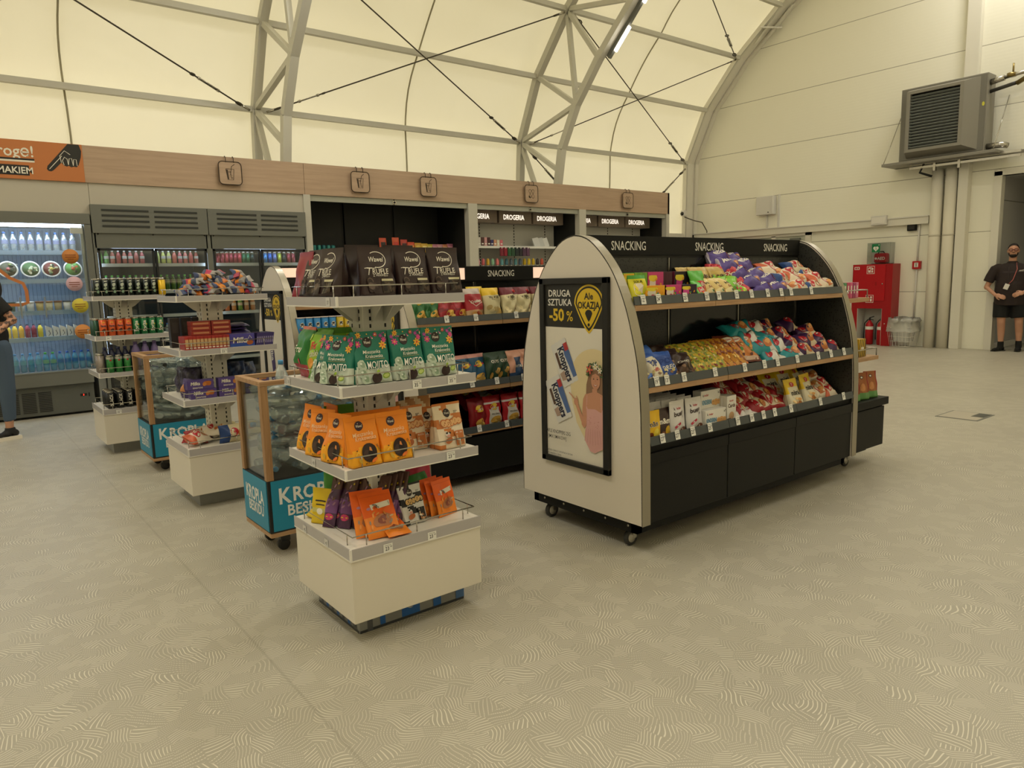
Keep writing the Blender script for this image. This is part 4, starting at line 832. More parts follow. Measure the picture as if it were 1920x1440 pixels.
def gondola(label, x0, x1, yc, dz, joints, zs, yfs, tagsets, texts, base, cast, group):
    t = thing('arched_shelf_unit', label, 'shelf unit', (0, 0, 0), 0, group); ol = arch_outline(base, 1, dz)
    end_panel(t, x0, x0+.052, yc, ol); end_panel(t, x1-.052, x1, yc, ol)
    a, c = x0+.064, x1-.052
    MB().box(a, c, yc-.03, yc+.03, base, 1.60-dz, mat('1a1b1a', .3, 0, 0, .3)).build('core', t)
    b = MB()
    xs_ = [a]+joints+[c]
    for k_, (p, q) in enumerate(zip(xs_, xs_[1:])): b.box(p+.012, q-.012, yc-.036, yc-.03, .5-dz, 1.56-dz, M_PERF if (cast and k_ != 1) else mat('1c1d1c', .12, 0, 0, .45))
    b.build('glossy_back', t)
    lin = [(p*.985, q*.995) for p, q in ol if q > .4]; lin = [(lin[0][0], .45-dz)]+lin+[(lin[-1][0], .45-dz)]
    MB().prism(lin, a+.000, a+.003, lambda p, q, u: (u, yc+p, q), M_PERF).build('side_lining', t); MB().prism(lin, c-.003, c, lambda p, q, u: (u, yc+p, q), M_PERF).build('side_lining', t)
    for x in joints+[a+.01, c-.01]: MB().box(x-.012, x-.004, yc-.045, yc-.036, .5-dz, 1.56-dz, CHROME).box(x+.004, x+.012, yc-.045, yc-.036, .5-dz, 1.56-dz, INK).build('upright', t)
    for i, z in enumerate(zs):
        shelf_row(t, a, c, yfs[i], yc-.03, z, joints, tagsets[i], wood=(i < 2 or dz > 0))
        shelf_row(t, a, c, 2*yc-yfs[i], yc+.03, z, joints, [], wood=(i < 2), sgn=-1)
    if cast:
        for p, q in zip(xs_, xs_[1:]):
            for s_ in (-1, 1):
                y0, y1 = (yc-.475, yc-.455) if s_ < 0 else (yc+.455, yc+.475)
                MB().rbox(p+.003, q-.003, y0, y1, base+.0, zs[2]-.10, mat('151513', .5, 0, 0, .22), .003).box(p+.003, q-.003, y0+.005*s_, y1+.012, zs[2]-.10, zs[2]-.04, mat('0e0e0d', .4, 0, 0, .2)).build('plinth_panel', t)
        MB().box(a, c, yc-.46, yc+.46, zs[2]-.04, zs[2]-.012, BLACK).box(a, c, yc-.455, yc+.455, base, base+.02, BLACK).build('base_deck', t)
        MB().box(x0+.03, x0+.07, yc-.42, yc+.42, .105, .175, BLACK).box(x1-.07, x1-.03, yc-.42, yc+.42, .105, .175, BLACK).box(x0+.03, x1-.03, yc-.42, yc-.38, .105, .16, BLACK).box(x0+.03, x1-.03, yc+.38, yc+.42, .105, .16, BLACK).build('chassis', t)
        for i in range(5): MB().tube([(x0+.026, yc-.36+.17*i, .14), (x0+.031, yc-.36+.17*i, .14)], .007, CHROME, 8).build('bolt', t)
        for x, y in ((x0+.10, yc-.31), (x0+.10, yc+.34), (x1+.28, yc-.27), (x1+.28, yc+.30)): caster(t, x, y)
    else:
        MB().box(a, c, yc-.46, yc+.46, base-.0, zs[2]-.012, BLACK).build('base_deck', t)
    return t, a, c
def header(t, a, c, yc, dz, texts, side=-1):
    y = yc-.045
    h = MB().box(a, c, y, y+.014, 1.575-dz, 1.682-dz, HDR).box(a, c, yc+.031, yc+.045, 1.575-dz, 1.682-dz, HDR).box(a, c, y+.014, yc+.031, 1.676-dz, 1.682-dz, HDR).build('header', t)
    for x, s_ in texts:
        m_ = MB(); Dec(m_, plane_fn((x, y, 1.628-dz), (1, 0, 0), (0, 0, 1))).text('SNACKING', 0, 0, .050, LETT, .285, .008); m_.build('lettering', h)
T1 = [(2.85, '12'), (2.97, '24'), (3.19, '25'), (3.38, '25'), (3.49, '19'), (3.66, '12'), (3.81, '15'), (3.98, '14'), (4.13, '15'), (4.24, '13'), (4.48, '17')]
T2 = [(2.85, '19'), (2.93, '13'), (3.07, '15'), (3.34, '15'), (3.62, '15'), (3.82, '12'), (3.96, '12'), (4.18, '11'), (4.43, '9'), (4.59, '9'), (4.76, '9')]
T3 = [(2.88, '27'), (3.0, '27'), (3.13, '23'), (3.28, '25'), (3.54, '17'), (3.68, '19'), (3.80, '19'), (3.92, '9'), (4.10, '9'), (4.45, '13'), (4.75, '9')]
GX0, GX1, GY = 2.72, 4.94, 2.904
G, ga, gc = gondola('large black and oak snack shelf unit with arched white end and framed poster', GX0, GX1, GY, 0, [3.46, 4.17], [1.306, .888, .585], [2.527, 2.435, 2.42], [T1, T2, T3], None, .17, True, None)
header(G, ga, gc, GY, 0, [(3.10, 0), (3.84, 0), (4.58, 0)])
# extension shelves behind the far end
b = MB().rbox(4.96, 5.58, GY-.38, GY+.38, .13, .43, mat('151513', .5, 0, 0, .22), .004).box(4.95, 5.60, GY-.40, GY+.40, .445, .50, BLACK).box(4.95, 5.56, GY-.36, GY+.36, .43, .445, INK).box(4.95, 5.42, GY-.33, GY+.33, .10, .13, BLACK); b.build('end_cabinet', G)
for z, x1_ in ((1.262, 5.27), (.828, 5.45)):
    e = MB().rbox(4.94, x1_, GY-.38, GY+.38, z-.03, z, M_OAK, .003).build('end_shelf', G)
    MB().tube([(4.96, GY-.37, z), (4.96, GY-.37, z+.055), (x1_-.02, GY-.37, z+.055), (x1_-.02, GY-.37, z), (x1_-.02, GY-.37, z+.055), (x1_-.02, GY+.37, z+.055)], .004, CHROME, 6).build('wire_guard', e)
YEL = mat('d8b52c', .5); YEL2 = mat('c9a727', .5); PINKD = mat('d2a09a', .6); SKIN_P = mat('c48d70', .6); HAIR_P = mat('8a6a52', .6); TANP = mat('d9c79c', .6)
def poster(root, x, y0, mirror=0, kind=0, dz=0):
    """framed poster facing -x; u runs from its left edge (y0) towards smaller y"""
    fr = MB(); FR = mat('1d1c19', .45); w_, zb, zt = .545, .40-dz, 1.455-dz
    for (a, b_, c, d) in ((0, .038, zb, zt), (w_-.042, w_, zb, zt), (0, w_, zt-.035, zt), (0, w_, zb, zb+.035)): fr.rbox(x-.025, x, y0-b_, y0-a, c, d, FR, .004)
    f = fr.build('poster_frame', root)
    m_ = MB(); D = Dec(m_, plane_fn((x-.010, y0, 0), (0, -1, 0), (0, 0, 1)), .0)
    D.rect(.03, .51, zb+.03, zt-.03, mat('ddd6c8', .5)); D.rect(.03, .51, 1.183-dz, zt-.03, mat('262521', .5))
    Y_ = 1.3-dz
    CR = mat('e2ded4', .5)
    D.text('DRUGA', .160, 1.372-dz, .037, CR, .20, .016); D.text('SZTUKA', .162, 1.322-dz, .037, CR, .215, .016); D.text('-50', .135, 1.252-dz, .066, YEL, .16, .03); D.text('%', .243, 1.247-dz, .055, YEL, .07, .008)
    def drop(cx, cz, rx, rt_, rb, m):
        pts = []
        for q in range(25):
            a = PI*q/24; pts.append((cx+rx*math.cos(a), cz+rt_*math.sin(a)))
        for q in range(1, 12):
            f_ = q/12; pts.append((cx-rx*(1-f_)**.75*(1-.0*f_), cz-rb*f_))
        pts.append((cx, cz-rb))
        for q in range(11, 0, -1):
            f_ = q/12; pts.append((cx+rx*(1-f_)**.75, cz-rb*f_))
        D.poly(pts, m)
    drop(.394, 1.315-dz, .112, .103, .160, YEL); drop(.394, 1.315-dz, .102, .093, .146, INK); drop(.394, 1.315-dz, .092, .083, .130, YEL)
    D.text('Ale', .394, 1.356-dz, .034, INK, .09, .028); D.text('OKAZJA', .394, 1.308-dz, .036, INK, .168, .03)
    drop(.394, 1.262-dz, .027, .022, .042, INK); D.oval(.394, 1.203-dz, .009, .009, INK, 12)
    if kind == 0:
        D.poly([(min(.503, .43+.185*math.cos(q*PI/24)), .90+.175*math.sin(q*PI/24)) for q in range(25)]+[(.245, .87), (.255, .78), (.29, .66), (.40, .515), (.43, .508), (.503, .535)], TANP)
        def pack(c, ang):
            ca, sa = math.cos(ang), math.sin(ang)
            def R(p): return (c[0]+p[0]*ca-p[1]*sa, c[1]+p[0]*sa+p[1]*ca)
            L_, H_ = .125, .066; tooth = []
            for q in range(9): tooth.append((-L_-(.004 if q % 2 else 0), -H_+2*H_*q/8))
            for q in range(9): tooth.append((L_+(.004 if q % 2 else 0), H_-2*H_*q/8))
            D.poly([R(p) for p in tooth], mat('d4d1cc', .35)); D.poly([R(p) for p in ((-.10, .066), (.10, .066), (.10, .034), (.03, .028), (-.04, .020), (-.10, .03))], mat('51699a', .4)); D.poly([R(p) for p in ((-.10, .066), (-.055, .066), (-.055, .035), (-.10, .035))], mat('b03a3c', .4))
            D.poly([R(p) for p in ((-.075, -.030), (.02, -.030), (.02, -.050), (-.075, -.050))], mat('5b4438', .45)); D.poly([R(p) for p in ((.04, -.02), (.095, -.015), (.09, -.055), (.045, -.06))], mat('a88f80', .45))
            D.text('Knoppers', *R((.01, .006)), .050, mat('23253c', .4), .20, .03, 0, ang)
        pack((.196, .985), -1.13); pack((.143, .775), -1.13)
        # the model, seen to the waist and cut by the poster's edge
        D.poly([(.395, .94), (.375, .88), (.37, .80), (.385, .77), (.42, .80), (.47, .80), (.50, .78), (.503, .93), (.46, .97)], HAIR_P)
        D.poly([(.366, .648), (.357, .571), (.40, .512), (.435, .506), (.503, .54), (.503, .70), (.375, .70)], PINKD)
        D.poly([(.42, .86), (.42, .84), (.365, .825), (.350, .80), (.345, .72), (.37, .70), (.503, .72), (.503, .83), (.455, .845), (.46, .86)], SKIN_P)
        D.poly([(.372, .765), (.385, .745), (.44, .75), (.485, .735), (.503, .76), (.503, .64), (.375, .64), (.368, .70)], PINKD)
        D.stroke([(.375, .765), (.380, .82)], .004, PINKD); D.stroke([(.49, .745), (.485, .82)], .004, PINKD)
        D.poly([(.350, .80), (.338, .70), (.335, .655), (.352, .635), (.372, .65), (.376, .70), (.375, .74)], SKIN_P)
        D.stroke([(.352, .655), (.325, .71), (.300, .76)], .022, SKIN_P); D.oval(.293, .775, .017, .021, SKIN_P, 12); D.stroke([(.287, .785), (.262, .805), (.238, .822)], .007, SKIN_P); D.stroke([(.300, .79), (.302, .802), (.296, .808)], .007, SKIN_P)
        D.oval(.448, .905, .034, .048, SKIN_P, 18); D.poly([(.41, .93), (.41, .96), (.49, .965), (.488, .925), (.45, .945)], HAIR_P)
        for ex in (.434, .463): D.oval(ex, .915, .0055, .003, INK, 8, 0, 1); D.stroke([(ex-.007, .924), (ex+.007, .924)], .002, HAIR_P)
        D.stroke([(.449, .91), (.452, .898)], .002, mat('a87458', .6)); D.poly([(.436, .887), (.448, .88), (.461, .887), (.448, .874)], WHITE); D.ring(.448, .886, .014, .011, .003, mat('a04a44', .5), 10, PI, 2*PI)
        rn = random.Random(3)
        for q in range(34):
            a = rn.uniform(0, PI); D.oval(.448+.055*math.cos(a), .935+.05*math.sin(a)+rn.uniform(-.008, .02), .014, .005, mat(rn.choice(['3f5a3a', '55683f', '2f4630', '6d7a52']), .6), 6, rn.uniform(0, 3), 1)
        D.flower(.412, .965, .026, mat('c8584e', .5), mat('d8a050', .5), 5); D.flower(.458, .985, .020, mat('e6e0d0', .5), mat('d8c050', .5), 6); D.flower(.49, .965, .018, mat('e6dccb', .5), mat('d8c050', .5), 6)
        for q in range(7): D.stroke([(.385+q*.017, .64), (.372+q*.021, .55+abs(q-3)*.006)], .002, mat('b98680', .6))
        for q in range(16): D.oval(rn.uniform(.38, .50), rn.uniform(.65, .735), .002, .002, mat('a8605c', .6), 6, 0, 1)
        D.text('WAFLE KNOPPERS 25G', .153, .588, .020, INK, .22, .008); D.text('[MIX SMAKÓW]', .153, .556, .019, INK, .15, .002)
        D.text('NAJNIŻSZA CENA Z OSTATNICH 30 DNI', .160, .473, .010, INK, .235, .002); D.text('PRZED OBNIŻKĄ: CENA', .115, .455, .010, INK, .14, .002)
    else:
        D.poly([(.12, 1.05-dz), (.22, 1.05-dz), (.26, .72-dz), (.18, .68-dz)], mat('4a3d66', .5)); D.text('Milka' if kind == 1 else '', .19, .88-dz, .06, CR, .3, .02, 0, -1.4)
        D.poly([(.12, .66-dz), (.22, .66-dz), (.26, .50-dz), (.16, .48-dz)], mat('4a3d66', .5)); D.poly([(.36, .75-dz), (.5, .85-dz), (.5, .45-dz), (.38, .45-dz)], PINKD); D.poly([(.35, .62-dz), (.39, .66-dz), (.41, .48-dz), (.38, .48-dz)], SKIN_P)
    m_.build('poster_print', f)
poster(G, GX0, 3.18)
# the two lower units behind
BY = 4.63; AY = 6.76
TB1 = [(2.75, '9'), (3.00, '10'), (3.37, '10'), (3.64, '10')]
GA, aa, ac = gondola('arched shelf unit with crisp tubes, deepest in the shop behind the front stand', 2.45, 4.20, AY, .045, [3.33], [1.261, .925, .54], [AY-.375, AY-.47, AY-.48], [[(2.6, '9')], [(2.6, '12'), (2.85, '12')], []], None, .12, False, None)
GB, ba, bc = gondola('low arched shelf unit with crisps bags, partly behind the big unit', 2.45, 4.35, BY, .115, [3.24], [1.165, .70, .37], [4.24, 4.17, 4.17], [TB1, [(2.90, '20'), (3.12, '15'), (3.37, '15')], [(2.95, '10'), (3.2, '10')]], None, .07, False, None)
LITP = mat('ffd9bd', .5, 0, .85)
for t_, x0_, x1_ in ((GA, aa, ac), (GB, ba, bc)):
    yc_ = AY if t_ is GA else BY; y = yc_-.045; z0_, z1_ = (1.53, 1.618) if t_ is GA else (1.465, 1.552)
    h = MB().box(x0_, x1_, y, y+.012, z0_, z1_, LITP).build('lit_header', t_); MB().box(x0_, x1_, y-.004, yc_+.03, z1_, z1_+.012, HDR).box(x0_, x1_, y-.004, y+.024, z0_-.01, z0_, HDR).build('header_trim', t_)
    if t_ is GB:
        MB().box(3.15, 3.82, y-.012, y-.001, z0_-.01, z1_+.012, HDR).build('header', t_)
        m_ = MB(); Dec(m_, plane_fn((3.49, y-.012, 1.508), (1, 0, 0), (0, 0, 1))).text('SNACKING', 0, 0, .048, LETT, .26, .008); m_.build('lettering', h)
poster(GA, 2.45, AY+.276, kind=1, dz=.045); poster(GB, 2.45, BY+.276, kind=2, dz=.115)
# ================================================================ white square stands
STW = mat('ddd5c6', .42); STT = mat('e4dfd4', .4); STRIP = mat('b2adac', .3)
def stand(x0, y0, label, tags, plinth, topi=True, grey_top=False):
    w_, d = .625, .575; t = thing('display_stand', label, 'display stand', (x0, y0, 0))
    t_ = MB().box(.065, w_-.035, .10, d-.06, 0, .10, mat('8a8a86', .4)); p = t_.build('plinth', t)
    if plinth:
        m_ = MB(); D = Dec(m_, plane_fn((.065, .10, 0), (1, 0, 0), (0, 0, 1))); BL = mat('2b62a8', .35); GL = mat('54565a', .35)
        D.rect(0, .525, .0, .012, mat('36383c', .3)); D.rect(.035, .06, 0, .1, GL); D.rect(.095, .12, .012, .1, BL); D.rect(.20, .29, .012, .1, BL); D.oval(.245, .06, .02, .018, mat('a9aaa6', .4)); D.stroke([(.23, .05), (.24, .075), (.26, .07), (.235, .05), (.262, .048)], .006, BL); D.rect(.36, .40, .012, .1, BL); D.rect(.48, .525, .012, .1, mat('4a6fa0', .35))
        D2 = Dec(m_, plane_fn((.065, d-.06, 0), (0, -1, 0), (0, 0, 1))); D2.rect(0, .41, 0, .012, mat('36383c', .3))
        for q in range(7): D2.rect(.03+q*.055, .055+q*.055, .012, .1, BL if q % 2 else GL)
        m_.build('wrapping', p)
    MB().rbox(0, w_, 0, d, .10, .365, STW, .003).build('base_box', t)
    def tray(z, x_0, x_1, y_0, y_1, th=.035, tg=()):
        s_ = MB().rbox(x_0, x_1, y_0, y_1, z-th, z, STT, .003).build('tray', t)
        MB().rbox(x_0-.004, x_1+.001, y_0-.005, y_0, z-th, z+.004, STRIP, .001).rbox(x_0-.005, x_0, y_0, y_1, z-th, z+.004, STRIP, .001).box(x_0-.0055, x_1, y_0-.0055, y_1, z-th-.002, z-th+.003, STT).rbox(x_0-.007, x_0+.002, y_0-.007, y_0+.002, z-th-.002, z+.005, WHITE, .001).build('price_strip', s_)
        b = MB(); i = .018; zz = z+.045; b.tube([(x_0+i, y_0+i, zz), (x_1-i, y_0+i, zz), (x_1-i, y_1-i, zz), (x_0+i, y_1-i, zz)], .0028, CHROME, 6, closed=True)
        for px_, py in ((x_0+i+.06, y_0+i), ((x_0+x_1)/2, y_0+i), (x_1-i-.06, y_0+i), (x_0+i, y_0+i+.05), (x_0+i, y_1-i-.05), (x_1-i, y_0+i+.05), (x_1-i, y_1-i-.05)): b.tube([(px_, py, z), (px_, py, zz)], .0025, CHROME, 6)
        b.build('wire_guard', s_)
        for sd, u, tx in tg:
            if sd: tag_print(x_0+u, y_0-.006, z-th+.001, tx, -1, .036, .042, 0).build('price_ticket', s_)
            else:
                m_ = MB(); D = Dec(m_, plane_fn((x_0-.0055, y_0+u, z-th+.001), (0, -1, 0), (0, 0, 1)), .001); D.rect(-.018, .018, 0, .034, mat('cfccc8', .4)); D.text(tx, 0, .016, .014, mat('6c6a68', .5), .02, .01); m_.build('price_ticket', s_)
        return s_
    tray(.41, 0, w_, 0, d, .045, tags[3]); tray(.73, 0, w_, 0, d, .035, tags[2]); tray(1.055, .0, w_, 0, d, .035, tags[1]); tray(1.40, .012, w_-.035, .015, d-.06, .034, tags[0])
    cx, cy, hw = .28, .28, .068
    b = MB().rbox(cx-hw, cx+hw, cy-hw, cy+hw, .41, 1.366, STEEL2, .004)
    for k in range(30):
        z = .43+k*.031
        for s_ in (-.035, .035):
            b.box(cx+s_-.004, cx+s_+.004, cy-hw-.0012, cy-hw, z, z+.016, INK); b.box(cx-hw-.0012, cx-hw, cy+s_-.004, cy+s_+.004, z, z+.016, INK); b.box(cx+s_-.004, cx+s_+.004, cy+hw, cy+hw+.0012, z, z+.016, INK)
    b.build('column', t)
    for z in (.695, 1.02, 1.366):
        for sx, sy in ((-1, 0), (1, 0), (0, -1), (0, 1)):
            b = MB()
            if sx: b.prism([(sx*hw, 0), (sx*(hw+.10), 0), (sx*(hw+.03), -.06), (sx*hw, -.075)], -.03, -.027, lambda p, q, u: (cx+p, cy+u, z+q), STEEL2).prism([(sx*hw, 0), (sx*(hw+.10), 0), (sx*(hw+.03), -.06), (sx*hw, -.075)], .027, .03, lambda p, q, u: (cx+p, cy+u, z+q), STEEL2).box(cx+min(sx*hw, sx*(hw+.1)), cx+max(sx*hw, sx*(hw+.1)), cy-.03, cy+.03, z-.003, z, STEEL2)
            else: b.prism([(sy*hw, 0), (sy*(hw+.10), 0), (sy*(hw+.03), -.06), (sy*hw, -.075)], -.03, -.027, lambda p, q, u: (cx+u, cy+p, z+q), STEEL2).prism([(sy*hw, 0), (sy*(hw+.10), 0), (sy*(hw+.03), -.06), (sy*hw, -.075)], .027, .03, lambda p, q, u: (cx+u, cy+p, z+q), STEEL2).box(cx-.03, cx+.03, cy+min(sy*hw, sy*(hw+.1)), cy+max(sy*hw, sy*(hw+.1)), z-.003, z, STEEL2)
            b.build('bracket', t)
    return t
S1X, S1Y = 1.160, 2.545; S2X, S2Y = 1.155, 4.905; S3X, S3Y = 1.010, 7.13
stand(S1X, S1Y, 'white four-tier display stand nearest the camera, on a blue striped plinth', [[(0, .07, '37')], [(1, .33, '35'), (1, .50, '35'), (0, .52, '35')], [(1, .48, '23'), (0, .30, '43')], [(1, .16, '23'), (1, .37, '23'), (0, .22, '47'), (0, .45, '45')]], True)
stand(S2X, S2Y, 'white four-tier chocolate stand between the two blue bottle bins', [[], [(1, .27, '22')], [], []], False)
stand(S3X, S3Y, 'white four-tier drinks stand closest to the open chiller', [[], [(1, .1, '14')], [], [(1, .12, '14')]], False)
# ================================================================ bottle bins
BLUE = mat('2487a8', .45)
def bin_(x0, y0, w_, d, z0, zm, zt, label, big):
    t = thing('bottle_bin', label, 'bin', (x0, y0, 0)); s_ = .038
    MB().rbox(0, w_, 0, d, z0+.02, zm-.0, INK, .003).build('core', t)
    MB().box(s_*.45, w_-s_*.45, -.004, 0, z0+.03, zm-.004, BLUE).build('front_panel', t); MB().box(-.004, 0, s_*.35, d-s_*.35, z0+.03, zm-.004, BLUE).build('side_panel', t); MB().box(w_, w_+.004, s_*.4, d-s_*.4, z0+.03, zm-.004, BLUE).build('side_panel', t)
    m_ = MB(); D = Dec(m_, plane_fn((0, -.004, 0), (1, 0, 0), (0, 0, 1))); C_ = mat('e6e6e0', .5); zc = (z0+zm)/2+.02
    D.text('K', .092, zc+.045, .085, C_, .07, .025); D.text('ROPLA', .285, zc+.045, .075, C_, .30, .025); D.text('BESKIDU', .25, zc-.040, .058, C_, .30, .02); m_.build('lettering', t)
    m_ = MB(); D = Dec(m_, plane_fn((-.004, d, 0), (0, -1, 0), (0, 0, 1))); D.text('KROPLA', d*.5, zc+.03, .075, C_, d*.70, .025); D.text('BESKIDU', d*.53, zc-.045, .058, C_, d*.58, .02); m_.build('lettering', t)
    MB().rbox(.0, w_, 0, d, z0-.005, z0+.02, M_OAK, .003).build('foot_board', t)
    for px_ in (0, w_-s_):
        for py in (0, d-s_): MB().rbox(px_, px_+s_, py, py+s_, zm, zt-.02, M_OAKZ, .002).build('post', t)
    b = MB().rbox(-.002, w_+.002, -.002, s_, zt-.025, zt, M_OAK, .002).rbox(-.002, w_+.002, d-s_, d+.002, zt-.025, zt, M_OAK, .002).rbox(-.002, s_, s_, d-s_, zt-.025, zt, M_OAK, .002).rbox(w_-s_, w_+.002, s_, d-s_, zt-.025, zt, M_OAK, .002); b.build('top_frame', t)
    for a in ((s_, w_-s_, .012, .015), (s_, w_-s_, d-.015, d-.012)): MB().box(a[0], a[1], a[2], a[3], zm, zt-.02, M_ACRYL).build('clear_wall', t)
    for a in ((.012, .015), (w_-.015, w_-.012)): MB().box(a[0], a[1], s_, d-s_, zm, zt-.02, M_ACRYL).build('clear_wall', t)
    for px_, py in ((.10, .10), (w_-.1, .10), (.10, d-.1), (w_-.1, d-.1)):
        b = MB(); r = .034; T = Matrix.Translation((px_, py, r)) @ Matrix.Rotation(PI/2, 4, 'X'); b.lathe([(r*.6, -.014), (r, -.012), (r, .012), (r*.6, .014)], mat('252422', .5), 16, T=T); b.rbox(px_-.02, px_+.035, py-.022, py+.022, .05, z0-.004, mat('2b2a28', .4), .006); b.build('caster', t)
bin_(1.25, 3.73, .60, .40, .115, .425, .960, 'blue and oak bin of empty bottles behind the front stand', 1)
bin_(1.185, 6.16, .60, .46, .10, .395, .94, 'blue and oak bin of empty bottles behind the chocolate stand', 0)
pb = [('%s' % n_, k_) for n_, k_ in ((0, 0),)]
EB = bottle_kind('empty_bottle', M_PETC, mat('4f93c4', .4), None, .034, .235, 'bottle')
EB2 = bottle_kind('empty_bottle', M_PETC, mat('3c3c3c', .4), None, .036, .25, 'bottle')
for K_ in (EB, EB2):       # crumple the sides into facets
    rn = random.Random(9)
    for v in K_.me.vertices:
        f = 1+rn.uniform(-.16, .10) if .01 < v.co.z < .17 else 1; v.co.x *= f; v.co.y *= f
    K_.me.polygons.foreach_set('use_smooth', [False]*len(K_.me.polygons))
def heap(x0, y0, w_, d, z0, z1, n, seed, where, ek):
    rn = random.Random(seed); k = 0
    levels = int((z1-z0)/.072)
    for lv in range(levels):
        z = z0+.037+lv*.072
        for row in range(2 if lv % 2 else 2):
            for c in range(n):
                if lv % 2: x = x0+.05+(w_-.1)*(c+.5)/n+rn.uniform(-.01, .01); y = y0+d*.5; rz = rn.uniform(-.3, .3); yy = y+(-.02 if row else .0)+(.12 if row else -.0)
                cx = x0+.06+(w_-.12)*(c+.5)/n+rn.uniform(-.012, .012); cy = y0+(.10 if row == 0 else d-.10)+rn.uniform(-.01, .01); ang = rn.choice([0, 1])*PI+rn.uniform(-.35, .35)+(PI/2 if rn.random() < .3 else 0)
                half = .115; dx, dy = math.sin(ang), math.cos(ang)
                cx = min(max(cx, x0+.04+abs(dx)*half), x0+w_-.04-abs(dx)*half); cy = min(max(cy, y0+.05+abs(dy)*half), y0+d-.05-abs(dy)*half)
                T = Matrix.Translation((cx, cy, z)) @ Matrix.Rotation(-ang, 4, 'Z') @ Matrix.Rotation(-PI/2+rn.uniform(-.22, .22), 4, 'X') @ Matrix.Translation((0, 0, -half)) @ Matrix.Diagonal((1, rn.uniform(.75, 1), 1, 1))
                ek.put(T, 'crushed clear bottle with %s cap heaped in the bin %s' % ('blue' if ek is EB else 'dark', where), 'empty bottles in the bin '+where); k += 1
    return k
heap(1.25, 3.73, .60, .40, .43, .955, 5, 3, 'behind the front stand', EB)
heap(1.185, 6.16, .60, .46, .40, .93, 5, 5, 'behind the chocolate stand', EB2)
EB.put(TR(1.475, 4.02, .80), 'upright clear bottle with blue cap poking above the front bin', None)
# ================================================================ packets
class Shape:
    def __init__(s, w, h, d, style, seed, seal=.06, crumple=.002):
        s.w, s.h, s.d, s.style, s.seal = w, h, d, style, seal
        rn = random.Random(seed); s.wv = [(rn.uniform(25, 90), rn.uniform(-70, 70), rn.uniform(0, 6.3), crumple*rn.uniform(.5, 1.5)) for _ in range(5)]; s.tw = rn.uniform(-.012, .012)
    def n(s, x, z): return sum(a*math.sin(k*x+l*z+p) for k, l, p, a in s.wv)
    def __call__(s, u, v, side=-1):
        u = min(max(u, 0), 1); v = min(max(v, 0), 1); e = s.seal; x = (u-.5)*s.w; z = v*s.h; c = abs(2*u-1)
        if s.style == 'pillow':
            vv = min(max((v-e)/(1-2*e), 0), 1); q = math.sin(PI*vv)**.42 if 0 < vv < 1 else 0
            t = s.d/2*q*max(0, 1-c**2.6)**.5; x *= 1-.09*math.sin(PI*vv)
            wr = s.n(x, z)*q*(1 if c < .99 else 0); off = .0022*math.sin(u*40)*(1-q)
            return Vector((x, side*(t+.0009)+wr+off+s.tw*(1-q)*(v-.5), z))
        if s.style == 'flat':      # doypack: round belly low, flat above
            q = (math.sin(PI*min(v/.9, 1))**.6 if v < .9 else 0)*(1.15-v*.55); t = s.d/2*q*max(0, 1-c**2.4)**.5
            return Vector((x, side*(t+.0009)+s.n(x, z)*q, z))
        tp = 1-e*1.6                # block-bottom bag with side folds
        q = 0 if v > tp else (1-(v/tp)**1.35); k = 2.2+9*q
        t = s.d/2*(.04+.96*q)*max(0, 1-c**k)**(1/k); x *= (.95+.05*v)-.03*math.sin(PI*v)
        return Vector((x, side*(t+.0008)+s.n(x, z)*.8*min(1, q*2)*(1 if c < .98 else 0), z))
def bag(name, w, h, d, style, base, paint=None, decs=None, seed=1, seal=.06, crumple=.002, nu=14, nv=16, cat='packet', parts=()):
    S = Shape(w, h, d, style, seed, seal, crumple); mb = MB(); base = foil(base) if isinstance(base, str) else base
    us = [.5-.5*math.cos(PI*i/nu)*(1-.0) for i in range(nu+1)]
    for side in (-1, 1):
        o = len(mb.v)
        for j in range(nv+1):
            for i in range(nu+1): mb.v.append(tuple(S(us[i], j/nv, side)))
        for j in range(nv):
            for i in range(nu):
                a = o+j*(nu+1)+i; f = (a, a+1, a+nu+2, a+nu+1)
                m = None
                if paint: m = paint((us[i]+us[i+1])/2, (j+.5)/nv, side)
                m = base if m is None else (foil(m) if isinstance(m, str) else m)
                mb.f.append(f if side < 0 else f[::-1]); mb.m.append(mb.mi(m)); mb.sm.append(True)
    if style == 'block': mb.f.append(tuple(range(0, nu+1))[::-1]+tuple((nu+1)*(nv+1)+i for i in range(1, nu))); mb.m.append(mb.mi(base)); mb.sm.append(False)
    pr = MB()
    if decs:
        def fn(x, y, e):
            p = S(x/w+.5, y/h, -1); return p+Vector((0, -e, 0))
        decs(Dec(pr, fn, .0012), w, h)
    k = Kind(name, cat, mb, ((('print', pr),) if pr.v else ())+tuple(parts)); k.dim = (w, h, d); return k
INKB = mat('2a2220', .5); CRE = mat('e6dfcf', .5); GOLD = mat('b89a58', .4)
def wawel(D, cx, cy, r, m=None):
    D.oval(cx, cy, r, r*.98, m or mat('2b1d1b', .4), 20); D.text('Wawel', cx, cy, r*.55, CRE, r*1.45, .012, .15); D.oval(cx-r*.2, cy+r*.52, r*.09, r*.09, CRE, 6, 0, 1)
